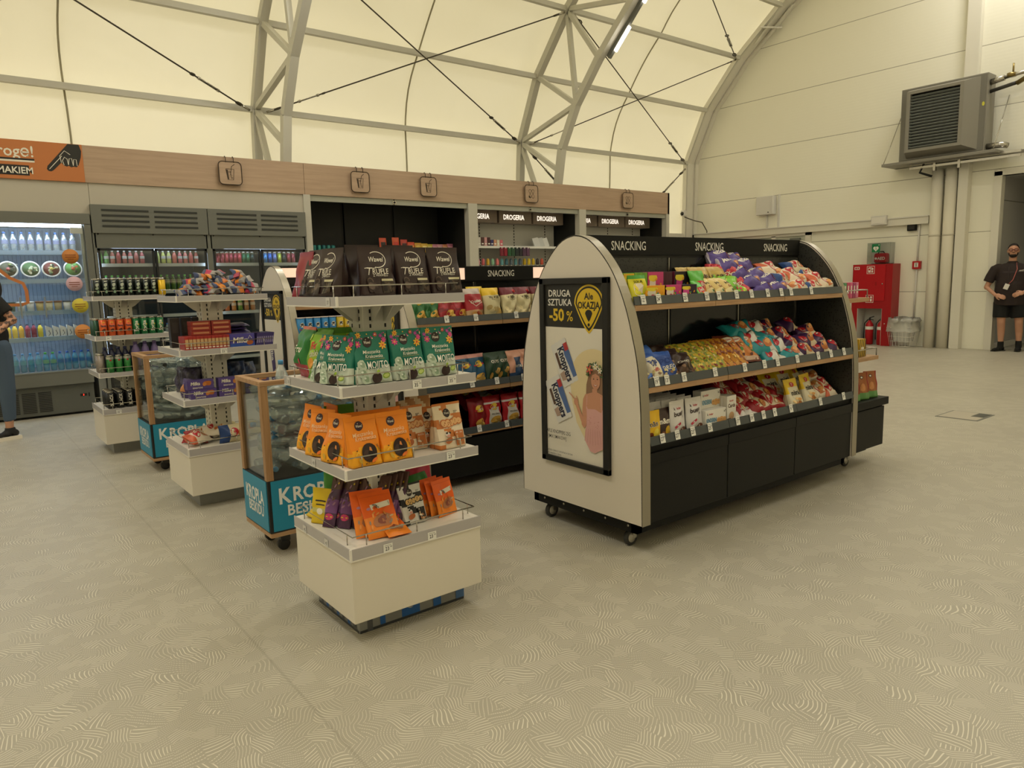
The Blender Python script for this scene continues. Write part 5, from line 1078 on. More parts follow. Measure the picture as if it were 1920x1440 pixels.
# -- dark truffle bags
def d_tr(D, w, h):
    D.ring(0, h*.74, w*.27, h*.17, .003, CRE, 20, -1.9, 2.2); D.text('Wawel', -.002, h*.75, .020, CRE, w*.42, .01, .2)
    D.stroke([(-.062, h*.565), (-.05, h*.575), (-.02, h*.565), (-.01, h*.57)], .0025, CRE); D.text('T', -.040, h*.505, .030, CRE, None, 0, .3); D.text('RUFLE', .008, h*.50, .021, CRE, w*.46, .008); D.text('Z WAWELU', .006, h*.42, .010, CRE, w*.42, .003)
    D.rect(w*.04, w*.40, h*.30, h*.345, mat('cfc7a2', .4), 3, 1); D.rect(w*.04, w*.40, h*.06, h*.30, mat('3b3029', .15), 4, 3)
    rn = random.Random(5)
    for q in range(10): D.oval(rn.uniform(w*.08, w*.36), rn.uniform(h*.09, h*.27), .010, .008, mat(rn.choice(['5a4d40', '241a17', '7a6c58', '4a3b30']), .25), 8, rn.uniform(0, 3), 1)
    for q in range(6): D.oval(rn.uniform(-w*.40, -w*.1), rn.uniform(h*.1, h*.35), .016, .014, mat(rn.choice(['2e201d', '4b3a33', '5e4d42']), .35), 8, rn.uniform(0, 3), 1)
K_TR = [bag('truffle_bag', .155, .195, .085, 'block', '31211f', None, d_tr, s_, .05, .0025) for s_ in (1, 2, 3)]
K_TRB = bag('truffle_bag', .155, .21, .085, 'block', '2c1d1b', None, None, 4, .05, .004)
K_RED = bag('sweets_bag', .15, .19, .08, 'block', '8a1f30', None, None, 6, .05, .003)
G1 = 'white four-tier stand nearest the camera'
n1 = 'front stand top tier'
for i, (x, y, rz) in enumerate(((1.385, 2.645, 0), (1.545, 2.640, .02), (1.698, 2.635, -.02))): K_TR[i].put(TR(x, y, 1.401, rz, -.03), 'dark brown truffle bag facing forward, %s from the corner, %s' % (ORD[i], n1), 'truffle bags on the front stand')
K_TR[0].put(TR(1.232, 2.745, 1.401, -PI/2+.18, -.10), 'dark brown truffle bag turned sideways round the corner, '+n1, 'truffle bags on the front stand')
K_TR[2].put(TR(1.228, 2.885, 1.401, -PI/2+.08, -.12), 'dark brown truffle bag second along the side edge, '+n1, 'truffle bags on the front stand')
K_RED.put(TR(1.232, 2.985, 1.401, -PI/2, -.05), 'dark red edged sweets bag at the rear of the side row, '+n1)
for i, (x, y) in enumerate(((1.39, 2.76), (1.56, 2.755), (1.45, 2.90), (1.62, 2.93))): K_TRB.put(TR(x, y, 1.401, .1*i, -.05), 'plain dark bag tucked behind the front truffle bags, '+n1, 'dark bags behind the truffle row')
# -- green mojito bags
TEAL = '1f7460'
def p_mo(u, v, s): return None if s > 0 or v > .30+.03*math.sin(u*9) else 'cfd8c8'
def d_mo(D, w, h):
    wawel(D, -.012, h*.79, .020)
    rn = random.Random(2); PK = mat('d8488c', .5); YE = mat('eab03a', .5); OR = mat('d85a34', .5); PU = mat('9a4a9a', .5)
    for cx, cy, r, a, b in ((-w*.36, h*.76, .014, PK, YE), (-w*.30, h*.93, .012, YE, OR), (w*.34, h*.72, .017, YE, OR), (w*.40, h*.82, .012, PK, PK), (w*.17, h*.93, .009, OR, CRE), (w*.32, h*.90, .009, PU, PK), (-w*.42, h*.86, .009, PU, PK)): D.flower(cx, cy, r, a, b)
    for q in range(14): D.oval(rn.uniform(-w*.45, w*.45), h*rn.uniform(.84, .96), .0028, .0028, rn.choice([PK, YE, PU, CRE]), 6, 0, 1)
    D.text('Mieszanka', -.002, h*.605, .013, CRE, w*.5, .004, .1); D.text('Krakowska', .006, h*.52, .013, CRE, w*.5, .004, .1); D.rect(-.035, .05, h*.46, h*.466, GOLD)
    D.text('MOJITO', .016, h*.345, .028, mat('174f42', .5), w*.60, .022); D.text('MOJITO', .016, h*.35, .028, mat('f2efe6', .5), w*.60, .004)
    IC = mat('b9c8b4', .25); 
    for cx, cy, r in ((-w*.36, h*.36, .020), (-w*.36, h*.20, .022), (-w*.30, h*.08, .020), (w*.26, h*.12, .020)):
        D.oval(cx, cy, r*.9, r*1.1, IC, 8, .3, 1, .4, 3); D.oval(cx+.003, cy+.002, r*.5, r*.55, mat('8fa58c', .25), 7, .8, 1, .4, 5); D.oval(cx-.004, cy+.006, r*.25, r*.2, mat('dfe8dc', .2), 6, 0, 1)
    D.oval(w*.02, h*.10, .024, .020, mat('2e1a18', .3), 14, .3, 1); D.oval(w*.29, h*.13, .016, .011, mat('8aa83a', .4), 12, .3, 1); D.oval(w*.29, h*.13, .012, .007, mat('c6d67a', .4), 10, .3, 1); D.oval(w*.08, h*.21, .010, .006, mat('9ab83a', .4), 10, .9, 1)
K_MO = [bag('mint_sweets_bag', .150, .195, .075, 'block', TEAL, p_mo, d_mo, s_, .05, .0022, 14, 18) for s_ in (11, 12, 13)]
K_MOB = bag('mint_sweets_bag', .150, .195, .075, 'block', TEAL, None, None, 15, .05, .003)
n2 = 'front stand second tier'
for i, (x, y, rz) in enumerate(((1.330, 2.625, -.03), (1.492, 2.622, .02), (1.650, 2.622, .0))): K_MO[i].put(TR(x, y, 1.056, rz, -.05, 0, 1.06), 'teal mint sweets bag facing forward, %s from the corner, %s' % (ORD[i], n2), 'teal bags on the front stand')
K_MOB.put(TR(1.735, 2.74, 1.056, 1.35, -.12), 'teal bag turned away at the open end, '+n2)
for i, x in enumerate((1.36, 1.50, 1.66)): K_MOB.put(TR(x, 2.72, 1.056, .05*i, -.02), 'plain teal bag standing behind the front mint row, '+n2, 'teal bags behind the front row')
K_MO[1].put(TR(1.215, 2.675, 1.056, -PI/2+.45, -.12), 'teal mint bag angled round the corner, '+n2, 'teal bags on the front stand')
K_MO[0].put(TR(1.205, 2.765, 1.056, -PI/2+.12, -.16), 'teal mint bag on side edge hidden by a lime bag, '+n2, 'teal bags on the front stand')
def d_fr(D, w, h):
    D.text('Fru', -.0, h*.66, .034, mat('c83a30', .5), w*.6, .03, .1, .15); D.text('skoki', .01, h*.50, .024, CRE, w*.55, .02, .1, .15)
    D.oval(-w*.12, h*.30, .026, .022, mat('e09a3a', .4), 9, .3, 1, .3); D.oval(w*.2, h*.22, .020, .018, mat('c8485a', .4), 9, .3, 1, .3); D.oval(w*.28, h*.8, .016, .013, mat('d8683a', .4), 9, 0, 1, .3); D.oval(-w*.3, h*.82, .02, .015, mat('b8d048', .4), 9, 0, 1, .3)
K_FR = bag('fruit_jelly_bag', .16, .215, .075, 'pillow', '7fae2e', lambda u, v, s: ('5c9434' if (v > .9 or v < .1) else ('a8c83c' if math.sin(u*7+v*9) > .3 else None)), d_fr, 21, .05, .004)
K_GR = bag('fruit_jelly_bag', .15, .22, .085, 'pillow', '2f7a3a', lambda u, v, s: ('a83848' if v < .25 else ('c86a5a' if v > .93 else None)), lambda D, w, h: (D.text('Fru', 0, h*.55, .03, CRE, w*.5, .02, .1), D.oval(0, h*.3, .03, .02, mat('c8485a', .4), 9, 0, 1, .3)), 22, .05, .004)
K_FR.put(TR(1.210, 2.880, 1.056, -PI/2+.05, -.20), 'lime green fruit jelly bag on the side edge, '+n2)
K_GR.put(TR(1.212, 3.005, 1.056, -PI/2-.05, -.15), 'dark green fruit jelly bag last on the side edge, '+n2)
K_FR.put(TR(1.31, 2.87, 1.056, -.3, -.1), 'lime green jelly bag standing in from the side edge, '+n2)
# -- orange bags
def d_or(D, w, h):
    wawel(D, -.010, h*.80, .0175, mat('3a1f2a', .4)); O2 = mat('f2c89a', .5)
    D.text('Mieszanka', -.002, h*.635, .0145, O2, w*.66, .008, .15, .04); D.text('Krakowska', .006, h*.555, .0145, O2, w*.66, .008, .15, .04); D.stroke([(-.01, h*.50), (.045, h*.515)], .0012, mat('8a5a20', .5))
    D.oval(.012, h*.255, .032, .034, mat('2f1d18', .35), 18); D.oval(.000, h*.22, .018, .016, mat('45302a', .3), 9, .4, 1, .3); D.oval(.020, h*.24, .014, .018, mat('1f1412', .3), 9, .4, 1, .3); D.poly([(.012, h*.30), (.024, h*.28), (.020, h*.36), (.014, h*.37)], mat('d88a48', .4))
    D.oval(-.040, h*.33, .004, .002, INKB, 6, 0, 1); D.stroke([(-.048, h*.24), (-.036, h*.30), (-.028, h*.24)], .004, mat('f5c43c', .5)); D.text('KRÓWKA', .052, h*.32, .008, INKB, .03, .008, 0, -1.2); D.text('MLECZNA', .01, h*.055, .007, mat('5a3a14', .5), .04, .005, 0, .1)
    D.oval(.028, h*.10, .014, .006, mat('e8762a', .4), 8, .5, 1); D.oval(-.03, h*.12, .012, .006, mat('c8a03a', .4), 8, 2.2, 1)
    D.rect(-w*.46, w*.46, h*.90, h*.905, mat('d87414', .5), 4, 1)
def p_or(u, v, s): return 'f3a81e' if (s < 0 and v < .42-.25*abs(u-.5)) else None
K_OR = [bag('toffee_bag', .130, .178, .070, 'block', 'f08a16', p_or, d_or, s_, .055, .0022, 14, 18) for s_ in (31, 32, 33)]
K_ORB = bag('toffee_bag', .130, .178, .070, 'block', 'ee8214', None, None, 35, .055, .003)
n3 = 'front stand third tier'
K_OR[0].put(TR(1.262, 2.600, .731, .05, -.07, 0, 1.12), 'bright orange toffee bag standing at the front corner, '+n3, 'orange bags on the front stand')
K_OR[1].put(TR(1.405, 2.603, .731, .0, -.07, 0, 1.12), 'bright orange toffee bag facing forward, next in from the corner, '+n3, 'orange bags on the front stand')
K_OR[2].put(TR(1.30, 2.69, .731, -.1, -.04, 0, 1.12), 'orange bag directly behind the front corner one, '+n3, 'orange bags on the front stand')
K_ORB.put(TR(1.42, 2.69, .731, .05, -.02, 0, 1.12), 'orange bag second deep near the column, '+n3, 'orange bags on the front stand')
K_OR[1].put(TR(1.205, 2.715, .731, -PI/2+.25, -.12, 0, 1.12), 'orange bag turned to the side edge by the corner, '+n3, 'orange bags on the front stand')
K_OR[2].put(TR(1.205, 2.875, .731, -PI/2+.35, -.12, 0, 1.12), 'orange bag midway along the side edge, '+n3, 'orange bags on the front stand')
K_OR[0].put(TR(1.215, 3.005, .731, -PI/2+.1, -.10, 0, 1.12), 'orange bag last along the side edge, '+n3, 'orange bags on the front stand')
K_ORB.put(TR(1.30, 2.97, .731, -PI/2, 0, 0, 1.12), 'orange bag inside the side row toward the back, '+n3, 'orange bags on the front stand')
bag('sweets_bag', .15, .185, .06, 'block', '5f9a2c', None, None, 36, .05, .003).put(TR(1.36, 3.0, .731, -.2), 'leaf green bag behind the orange ones, '+n3)
bag('striped_pouch', .09, .15, .05, 'pillow', 'd8cfc0', lambda u, v, s: ('5a9a48' if int((u*4+v*6)) % 2 else None), None, 37, .05, .003).put(TR(1.262, 2.80, .731, -1.2, -.1), 'green and white striped pouch between the orange bags, '+n3)
# -- cream and brown krowka bags, black and white one
def spots(c):
    def f(u, v, s):
        a = math.sin(u*8+1.1)*math.cos(v*9+.5)+.6*math.sin(v*15+u*5); return c if (a > .55 or v > .93) else None
    return f
def d_kr(col, col2, txt=None):
    c1, c2 = mat(col, .5), mat(col2, .5)
    def f(D, w, h):
        wawel(D, -.006, h*.78, .0165)
        for q in range(5): D.oval(.030+.006*(q % 3), h*(.80-.03*(q//3)), .002, .002, INKB, 6, 0, 1)
        for dx, r in ((-.038, .012), (-.02, .013), (.0, .011), (.02, .013), (.038, .011)): D.oval(.006+dx, h*.575+(.002 if dx > 0 else -.002), r+.003, r+.004, c1, 12, 0, 1)
        for dx, r in ((-.038, .012), (-.02, .013), (.0, .011), (.02, .013), (.038, .011)): D.oval(.006+dx, h*.575+(.002 if dx > 0 else -.002), r-.001, r, c2, 12, 0, 1); D.e -= D.st
        D.text('Krówka', .006, h*.575, .018, INKB if col == '1f1d1c' else mat('a85a20', .5), w*.66, .014, .1)
        D.oval(-.026, h*.33, .010, .008, WHITE, 10, 0, 1); D.oval(-.030, h*.36, .005, .004, INKB, 8, .5, 1); D.oval(-.016, h*.36, .005, .004, INKB, 8, 2.5, 1); D.oval(-.024, h*.30, .008, .005, mat('d89a8a', .5), 8, 0, 1); D.oval(-.022, h*.19, .018, .012, mat('b86a3c', .4), 10, .2, 1, .2)
        D.rect(.012, w*.42, h*.05, h*.37, c1, 3, 3); D.text('MLECZNA', .034, h*.33, .006, CRE, .03, .004)
        rn = random.Random(7)
        for q in range(8): D.oval(rn.uniform(.018, w*.38), rn.uniform(h*.08, h*.27), .008, .004, mat(rn.choice(['e0d4c0', 'c8a880', 'a8744a']), .4), 7, rn.uniform(0, 3), 1)
    return f
K_KC = [bag('toffee_bag', .130, .172, .080, 'block', 'e8d6ba', spots('c8783a'), d_kr('c07038', 'e0b07a'), s_, .05, .0025, 16, 20) for s_ in (41, 42)]
K_KW = bag('toffee_bag', .125, .172, .075, 'block', 'd9d6d0', spots('1f1d1c'), d_kr('1f1d1c', 'd8b070'), 43, .05, .0025, 16, 20)
K_KR = bag('toffee_bag', .12, .20, .07, 'block', 'a8743e', lambda u, v, s: 'd8c09a' if math.sin(u*9+v*11) > .2 else None, None, 44, .10, .006)
K_KC[0].put(TR(1.685, 2.63, .731, .05, -.03, 0, 1.14), 'cream and orange spotted toffee bag at the open end, '+n3, 'cream spotted bags on the front stand')
K_KC[1].put(TR(1.545, 2.715, .731, .0, -.04, 0, 1.1), 'cream and orange spotted bag set back by the column, '+n3, 'cream spotted bags on the front stand')
K_KC[0].put(TR(1.645, 2.73, .731, -.1, 0), 'cream spotted bag wedged behind the open end one, '+n3, 'cream spotted bags on the front stand')
K_KR.put(TR(1.58, 2.82, .731, .2, .05), 'brown crumpled bag with ragged top behind the spotted bags, '+n3, 'brown bags behind the spotted ones')
K_KR.put(TR(1.68, 2.86, .731, -.3, -.05), 'brown crumpled bag furthest back on the open side, '+n3, 'brown bags behind the spotted ones')
K_KW.put(TR(1.518, 2.68, .411, .12, -.12), 'black and white cow spotted toffee bag on the bottom tier', None)
n4 = 'front stand bottom tier'
def d_ti(D, w, h):
    D.poly([(-.030, h*.70), (.045, h*.755), (.043, h*.635), (-.028, h*.575)], CRE); D.text('TIRAVELKI', .010, h*.668, .0165, INKB, .062, .012, 0, .09); D.oval(-.036, h*.62, .008, .005, mat('b8809a', .5), 8, 0, 1)
    D.rect(-w*.45, w*.45, h*.90, h*.905, mat('c8541c', .5), 4, 1); rn = random.Random(8)
    D.oval(.004, h*.33, .038, .024, mat('b0724a', .4), 12, .2, 1, .3); D.oval(.008, h*.35, .026, .015, mat('8a4a3a', .3), 10, .3, 1, .2)
    for q in range(12): D.oval(rn.uniform(-w*.4, w*.4), rn.uniform(h*.12, h*.52), .008, .003, mat(rn.choice(['f0a050', 'd88a3a', 'c8b08a', '9a8a7a']), .35), 7, rn.uniform(0, 3), 1)
K_TI = bag('travel_sweets_pouch', .118, .165, .032, 'flat', 'ec6418', lambda u, v, s: ('f08828' if v < .45 and s < 0 else None), d_ti, 51, .05, .003)
K_TI.put(TR(1.335, 2.585, .415, -.10, -.62, 0, 1.22), 'orange pouch leaning back at the front rail, '+n4, 'orange pouches on the front stand')
K_TI.put(TR(1.300, 2.625, .415, -.22, -.50, 0, 1.2), 'orange pouch tucked behind the leaning front one, '+n4, 'orange pouches on the front stand')
K_TI.put(TR(1.385, 2.548, .420, -.05, -1.30, 0, .9), 'orange pouch lying flat at the rail beneath the leaning one, '+n4, 'orange pouches on the front stand')
for i in range(3): K_TI.put(TR(1.690-.022*i, 2.655+.03*i, .411, .22, -.28+.04*i), 'orange pouch in the slanted row by the open side, %s deep, %s' % (ORD[i], n4), 'orange pouches on the front stand')
bag('sweets_bag', .15, .20, .05, 'pillow', 'b51e3c', None, None, 52, .05, .004).put(TR(1.66, 2.83, .411, .2, -.1), 'crimson bag behind the orange pouches, '+n4)
bag('sweets_bag', .15, .13, .05, 'pillow', '2f7a2a', None, None, 53, .05, .004).put(TR(1.62, 2.77, .46, .3, -.3), 'small leaf green bag by the column, '+n4)
bag('sweets_bag', .15, .15, .06, 'pillow', 'c8501e', None, None, 54, .05, .004).put(TR(1.70, 2.93, .411, .1, -.1), 'red orange bag at the far back, '+n4)
def d_pu(D, w, h):
    D.oval(0, h*.18, w*.34, h*.06, mat('c83a6a', .5), 10, 0, 1); D.rect(-w*.25, w*.25, h*.17, h*.19, YEL); rn = random.Random(9)
    for q in range(9): D.oval(rn.uniform(-w*.35, w*.35), rn.uniform(h*.3, h*.9), .004, .010, mat(rn.choice(['a87a9a', '7a5a7a', 'c8a0a8', '6a4a3a']), .3), 6, rn.uniform(0, 3), 1)
    D.oval(w*.22, h*.80, .005, .005, YEL, 8, 0, 1)
K_PU = bag('plum_sweets_sleeve', .060, .24, .020, 'pillow', '4c2c48', lambda u, v, s: ('7a4a86' if .25 < v < .5 else ('5a4038' if v > .7 else None)), d_pu, 61, .03, .003)
k = 0
for col in range(4):
    for row in range(4):
        x = 1.215+row*.030+col*.044; y = 2.86-col*.060-row*.002
        K_PU.put(TR(x-.01, y, .415, -PI/2+.55, -.50+.02*row, 0), 'glossy plum sweets sleeve in the slanted cluster, column %s, layer %s, %s' % (('one', 'two', 'three', 'four')[col], ('one', 'two', 'three', 'four')[row], 'front stand'), 'plum sleeves on the bottom tier'); k += 1
K_YE = bag('yellow_sweets_bag', .10, .155, .04, 'block', 'd8b81e', lambda u, v, s: ('c8c070' if .3 < v < .45 else None), lambda D, w, h: (D.rect(-w*.3, w*.3, h*.62, h*.66, INKB, 2, 1), D.oval(0, h*.35, .02, .014, CRE, 10, 0, 1), D.rect(-w*.25, w*.25, h*.52, h*.55, INKB, 2, 1)), 62, .05, .003)
K_YE.put(TR(1.215, 2.945, .411, -PI/2+.5, -.1), 'yellow sweets bag standing beside the plum cluster, '+n4, 'yellow bags on the front stand')
K_YE.put(TR(1.205, 3.035, .411, -PI/2+.1, -.8, 0, .8), 'yellow bag slumped at the rear of the side edge, '+n4, 'yellow bags on the front stand')
bag('sweets_bag', .12, .20, .05, 'pillow', '4f9a3a', None, None, 63, .05, .004).put(TR(1.31, 3.0, .411, -.8, -.1), 'green bag showing above the plum cluster, '+n4)
# ================================================================ the big shelf unit's goods
SC = 1.12   # packets here are a size larger
def carton(name, w, h, d, c, side, dec, cat='box'):
    m, ms = (foil(c), foil(side)); b = MB().rbox(-w/2, w/2, 0, d, 0, h, ms, .0015); f = MB(); D = Dec(f, plane_fn((0, 0, 0), (1, 0, 0), (0, 0, 1)), .0004); D.rect(-w/2+.001, w/2-.001, .001, h-.001, m)
    if dec: dec(D, w, h)
    return Kind(name, cat, b, (('print', f),))
def d_sour(bg, bl, face):
    def f(D, w, h):
        B2 = mat(bl, .45); rn = random.Random(4); D.oval(w*.20, h*.28, w*.26, h*.20, B2, 12, 0, 1, .3); D.oval(-w*.20, h*.56, w*.20, h*.30, mat(face, .45), 14, 0, 1, .2); D.oval(-w*.20, h*.80, w*.24, h*.12, mat('e8d23a', .45), 10, 0, 1, .5, 2); D.oval(-w*.16, h*.42, w*.09, h*.10, mat('c85a6a', .45), 8, 0, 1)
        D.text('SOUR', w*.20, h*.28, h*.13, CRE, w*.4, .02)
        for q in range(5): D.oval(rn.uniform(0, w*.4), rn.uniform(h*.5, h*.9), w*.06, h*.05, mat(rn.choice(['d8483a', '3a9a4a', 'e8a02a', '8a3a9a']), .45), 8, rn.uniform(0, 3), 1)
    return f
WY = carton('sour_sweets_box', .150, .085, .045, 'f0a81c', 'd8901a', d_sour('', 'b8d23a', 'e8dcc8')); WP = carton('sour_sweets_box', .135, .085, .045, 'c83a7a', 'b82e6c', d_sour('', '2a9ac8', 'e8dcc8')); WK = carton('sour_sweets_box', .120, .085, .045, '2c1630', '221024', d_sour('', '5a2a6a', 'd84a9a'))
WYt = carton('sour_sweets_box', .075, .145, .035, 'e8b82c', '8ab83a', d_sour('', '6aa83a', 'e8dcc8')); WPt = carton('sour_sweets_box', .115, .150, .035, 'c8407a', 'b02e6c', d_sour('', 'c8d23a', 'e8dcc8')); WKt = carton('sour_sweets_box', .125, .150, .035, '201420', '6a2438', d_sour('', '3a2440', 'c8408a'))
z1 = 1.308; s1n = 'big unit upper shelf'
WY.put(TR(2.985, 2.56, z1), 'wide orange sour sweets box in the front row, '+s1n); WP.put(TR(3.130, 2.56, z1), 'wide pink and yellow sour sweets box in the front row, '+s1n); WK.put(TR(3.262, 2.56, z1), 'wide black and magenta sour sweets box in the front row, '+s1n)
WYt.put(TR(2.895, 2.67, z1), 'tall yellow box showing its face at the white end, '+s1n)
for i in range(5): carton('sour_sweets_box', .020, .148, .1, ('7ab03a', '6aa23c')[i % 2], '5a9a34', None).put(TR(2.95+i*.021, 2.67, z1), 'thin lime box edge, %s from the tall yellow box, %s' % (ORD[i], s1n), 'lime box edges in the back row')
WPt.put(TR(3.105, 2.665, z1), 'tall pink and lime sour sweets box in the back row, '+s1n)
for i in range(3): carton('sour_sweets_box', .026, .150, .1, '4a1a26', '2a1016', lambda D, w, h: D.oval(0, h*.25, w*.3, h*.12, mat('b84a6a', .5), 8, 0, 1)).put(TR(3.180+i*.028, 2.67, z1), 'narrow dark maroon box edge, %s after the tall pink box, %s' % (ORD[i], s1n), 'maroon box edges in the back row')
WKt.put(TR(3.335, 2.665, z1), 'tall black sour sweets box with a magenta face, '+s1n)
WKt.put(TR(3.250, 2.72, z1), 'black sour sweets box hidden behind the front boxes, '+s1n)
WYb = bag('sour_sweets_bag', .11, .14, .04, 'pillow', 'd8d02a', lambda u, v, s: '4a9a3a' if v > .85 else None, lambda D, w, h: (D.oval(-.005, h*.5, .032, .036, mat('e8dcc8', .5), 12, 0, 1, .3), D.oval(0, h*.62, .03, .018, mat('e8d23a', .5), 10, 0, 1, .4), D.oval(.02, h*.3, .018, .012, mat('6ab03a', .5), 8, 0, 1), D.text('SOUR', 0, h*.78, .012, INKB, .06, .01)), 71, .05, .004)
WYb.put(TR(2.858, 2.575, z1-.005, -.1, -.1), 'yellow and green sour sweets bag against the white end, '+s1n)
def row(kinds, xs, y, z, tilt, labels, group, rz=0, dy=0, jit=.06, seed=1):
    rn = random.Random(seed)
    for i, x in enumerate(xs): kinds[i % len(kinds)].put(TR(x, y+dy*i, z, rz+rn.uniform(-jit, jit), tilt+rn.uniform(-.05, .05)), labels(i) if callable(labels) else labels, group)
def blobs(cols, n, w0=.012, seed=3, y0=.1, y1=.5):
    def f(D, w, h):
        rn = random.Random(seed)
        for q in range(n): D.oval(rn.uniform(-w*.38, w*.38), h*rn.uniform(y0, y1), w0, w0*.7, mat(rn.choice(cols), .4), 8, rn.uniform(0, 3), 1, .3, q)
    return f
def multi(*fs): return lambda D, w, h: [f(D, w, h) for f in fs]
def txt(s, cy, hh, m, wf=.8, b=.02, rot=0, cx=0, sh=0): return lambda D, w, h: D.text(s, w*cx, h*cy, h*hh, m, w*wf, b, sh, rot)
def oval(cx, cy, rx, ry, m): return lambda D, w, h: D.oval(w*cx, h*cy, w*rx, h*ry, m, 16, 0, 2)
RED_B = mat('b8222c', .4)
K_GJ = bag('gummy_bag', .12, .16, .035, 'pillow', 'c8283a', lambda u, v, s: '5ab03a' if v > .6 or u < .2 else None, multi(txt('Jelly', .5, .14, CRE, .6), blobs(['e8c83a', '4a9a3a', 'e87a3a'], 6)), 72, .05, .004)
K_GO = bag('gold_gummy_bag', .15, .165, .035, 'pillow', 'b89a50', lambda u, v, s: 'c8ac60' if math.sin(v*20) > 0 else None, multi(txt('HARIBO', .62, .13, INKB, .7), blobs(['d8c070', '8a6a2a', 'e8d8a0', '6a4a1a'], 8)), 73, .05, .005)
K_GO2 = bag('gold_gummy_bag', .15, .150, .035, 'pillow', 'd8be78', lambda u, v, s: 'e2d09a' if v < .4 else None, multi(txt('HARIBO', .62, .12, INKB, .6), txt('Goldbären', .45, .09, mat('7a2a1a', .5), .6), blobs(['c8a040', 'b83a3a', 'e8e0c0', '4a7a3a'], 9, .009, 3, .08, .38)), 74, .05, .005)
K_RG = bag('red_gummy_bag', .14, .17, .030, 'pillow', 'b8283a', lambda u, v, s: 'c8404a' if math.sin(u*11+v*5) > .5 else None, multi(txt('EXTRA', .66, .14, CRE, .7, .02, .15), blobs(['e8b8a8', '6a9a3a', 'd86a6a'], 7)), 75, .05, .004)
K_LG = bag('lime_gummy_bag', .14, .16, .030, 'pillow', '7ab82c', None, multi(txt('sour', .5, .13, CRE, .6), blobs(['c8e05a', '4a8a2a', 'c83a4a'], 6)), 76, .05, .004)
K_GJ.put(TR(3.435, 2.60, z1, 0, -.35), 'red and green jelly bag after the black sweets boxes, '+s1n)
K_GJ.put(TR(3.405, 2.555, z1, .1, -.6, 0, .75), 'small red and green jelly bag low at the rail, '+s1n)
for i in range(4): K_GO.put(TR(3.50+i*.085, 2.72-.02*(i % 2), z1+.02, -.05, -.35), 'gold foil gummy bag in the rear row, %s from white end, %s' % (ORD[i], s1n), 'gold bags on the upper shelf')
for i in range(4): K_GO2.put(TR(3.47+i*.095, 2.595, z1+.0, .05-.03*i, -.75), 'pale gold gummy bag low at rail, %s from white end, %s' % (ORD[i], s1n), 'pale gold bags on the upper shelf')
for i in range(3): K_LG.put(TR(3.69+i*.055, 2.66-.035*i, z1+.03-.01*i, -.15, -.8), 'lime gummy bag between gold and red ones, %s down the slope, %s' % (ORD[i], s1n), 'lime bags on the upper shelf')
for i in range(4): K_RG.put(TR(3.80+i*.032, 2.74-.03*i, z1+.03, -.2, -.35-.05*i), 'red gummy bag in the fanned group, layer %s, %s' % (('one', 'two', 'three', 'four')[i], s1n), 'red bags on the upper shelf')
K_RG.put(TR(3.885, 2.585, z1, -.1, -.75, 0, .85), 'red gummy bag lying low at the rail, '+s1n)
# pillow packs piled up
MILK = mat('54418a', .38)
def d_mk(D, w, h): D.text('Milka', -w*.12, h*.60, h*.26, CRE, w*.42, .03, .15); D.oval(w*.24, h*.42, w*.13, h*.2, mat('a8603a', .4), 10, 0, 1, .2); D.oval(w*.24, h*.46, w*.08, h*.1, mat('d8a060', .4), 8, 0, 1, .2)
K_MK = [bag('purple_croissant_pack', .185, .115, .075, 'pillow', '54418a', lambda u, v, s: 'b8b0c0' if (u < .04 or u > .96) else None, d_mk, 80+i, .05, .005, 16, 10) for i in range(2)]
def d_7(D, w, h): D.oval(-w*.14, h*.5, w*.12, h*.26, RED_B, 14, 0, 1); D.text('7', -w*.15, h*.50, h*.34, CRE, w*.1, .03, .2); D.text('DAYS', -w*.10, h*.36, h*.08, CRE, w*.1, .02); D.oval(w*.18, h*.42, w*.17, h*.22, mat('b86a34', .4), 12, .2, 1, .2); D.oval(w*.20, h*.48, w*.11, h*.12, mat('dba060', .4), 10, .2, 1, .2)
K_7C = [bag('croissant_pack', .175, .115, .07, 'pillow', c, (lambda cc: lambda u, v, s: cc if (u < .22) else None)(c2), d_7, 84+i, .05, .005, 16, 10) for i, (c, c2) in enumerate((('ddd0b8', 'd8c8ac'), ('e0d2bc', 'c8603a'), ('d8ccb0', '2a4a86')))]
WORDN = ('one', 'two', 'three', 'four', 'five', 'six', 'seven', 'eight')
def pile(kinds, x0, x1, nper, z0, y0, dy, dz, desc, where, group, tilt=-1.0, seed=1, rz=0, dx=0):
    rn = random.Random(seed); q = 0
    for l, n in enumerate(nper):
        for i in range(n):
            x = x0+(x1-x0)*((i+.5)/n)+rn.uniform(-.012, .012)+dx*l
            kinds[(q*7+l) % len(kinds)].put(TR(x, y0+l*dy+rn.uniform(-.006, .006), z0+l*dz, rz+rn.uniform(-.28, .28), tilt+rn.uniform(-.15, .15), rn.uniform(-.08, .08)), '%s, layer %s, place %s, %s' % (desc, WORDN[l], WORDN[i], where), group); q += 1
pile(K_MK, 3.93, 4.28, [2, 2, 2, 2, 2], z1+.01, 2.565, .055, .048, 'purple croissant pack in the tall heap', s1n, 'purple packs on the upper shelf', -1.0, 2, -.1, -.035)
pile(K_7C, 4.26, 4.86, [4, 3, 3, 2], z1+.01, 2.565, .055, .043, 'cream croissant pack in the sloping heap', s1n, 'cream packs on the upper shelf', -1.0, 4, 0, -.01)
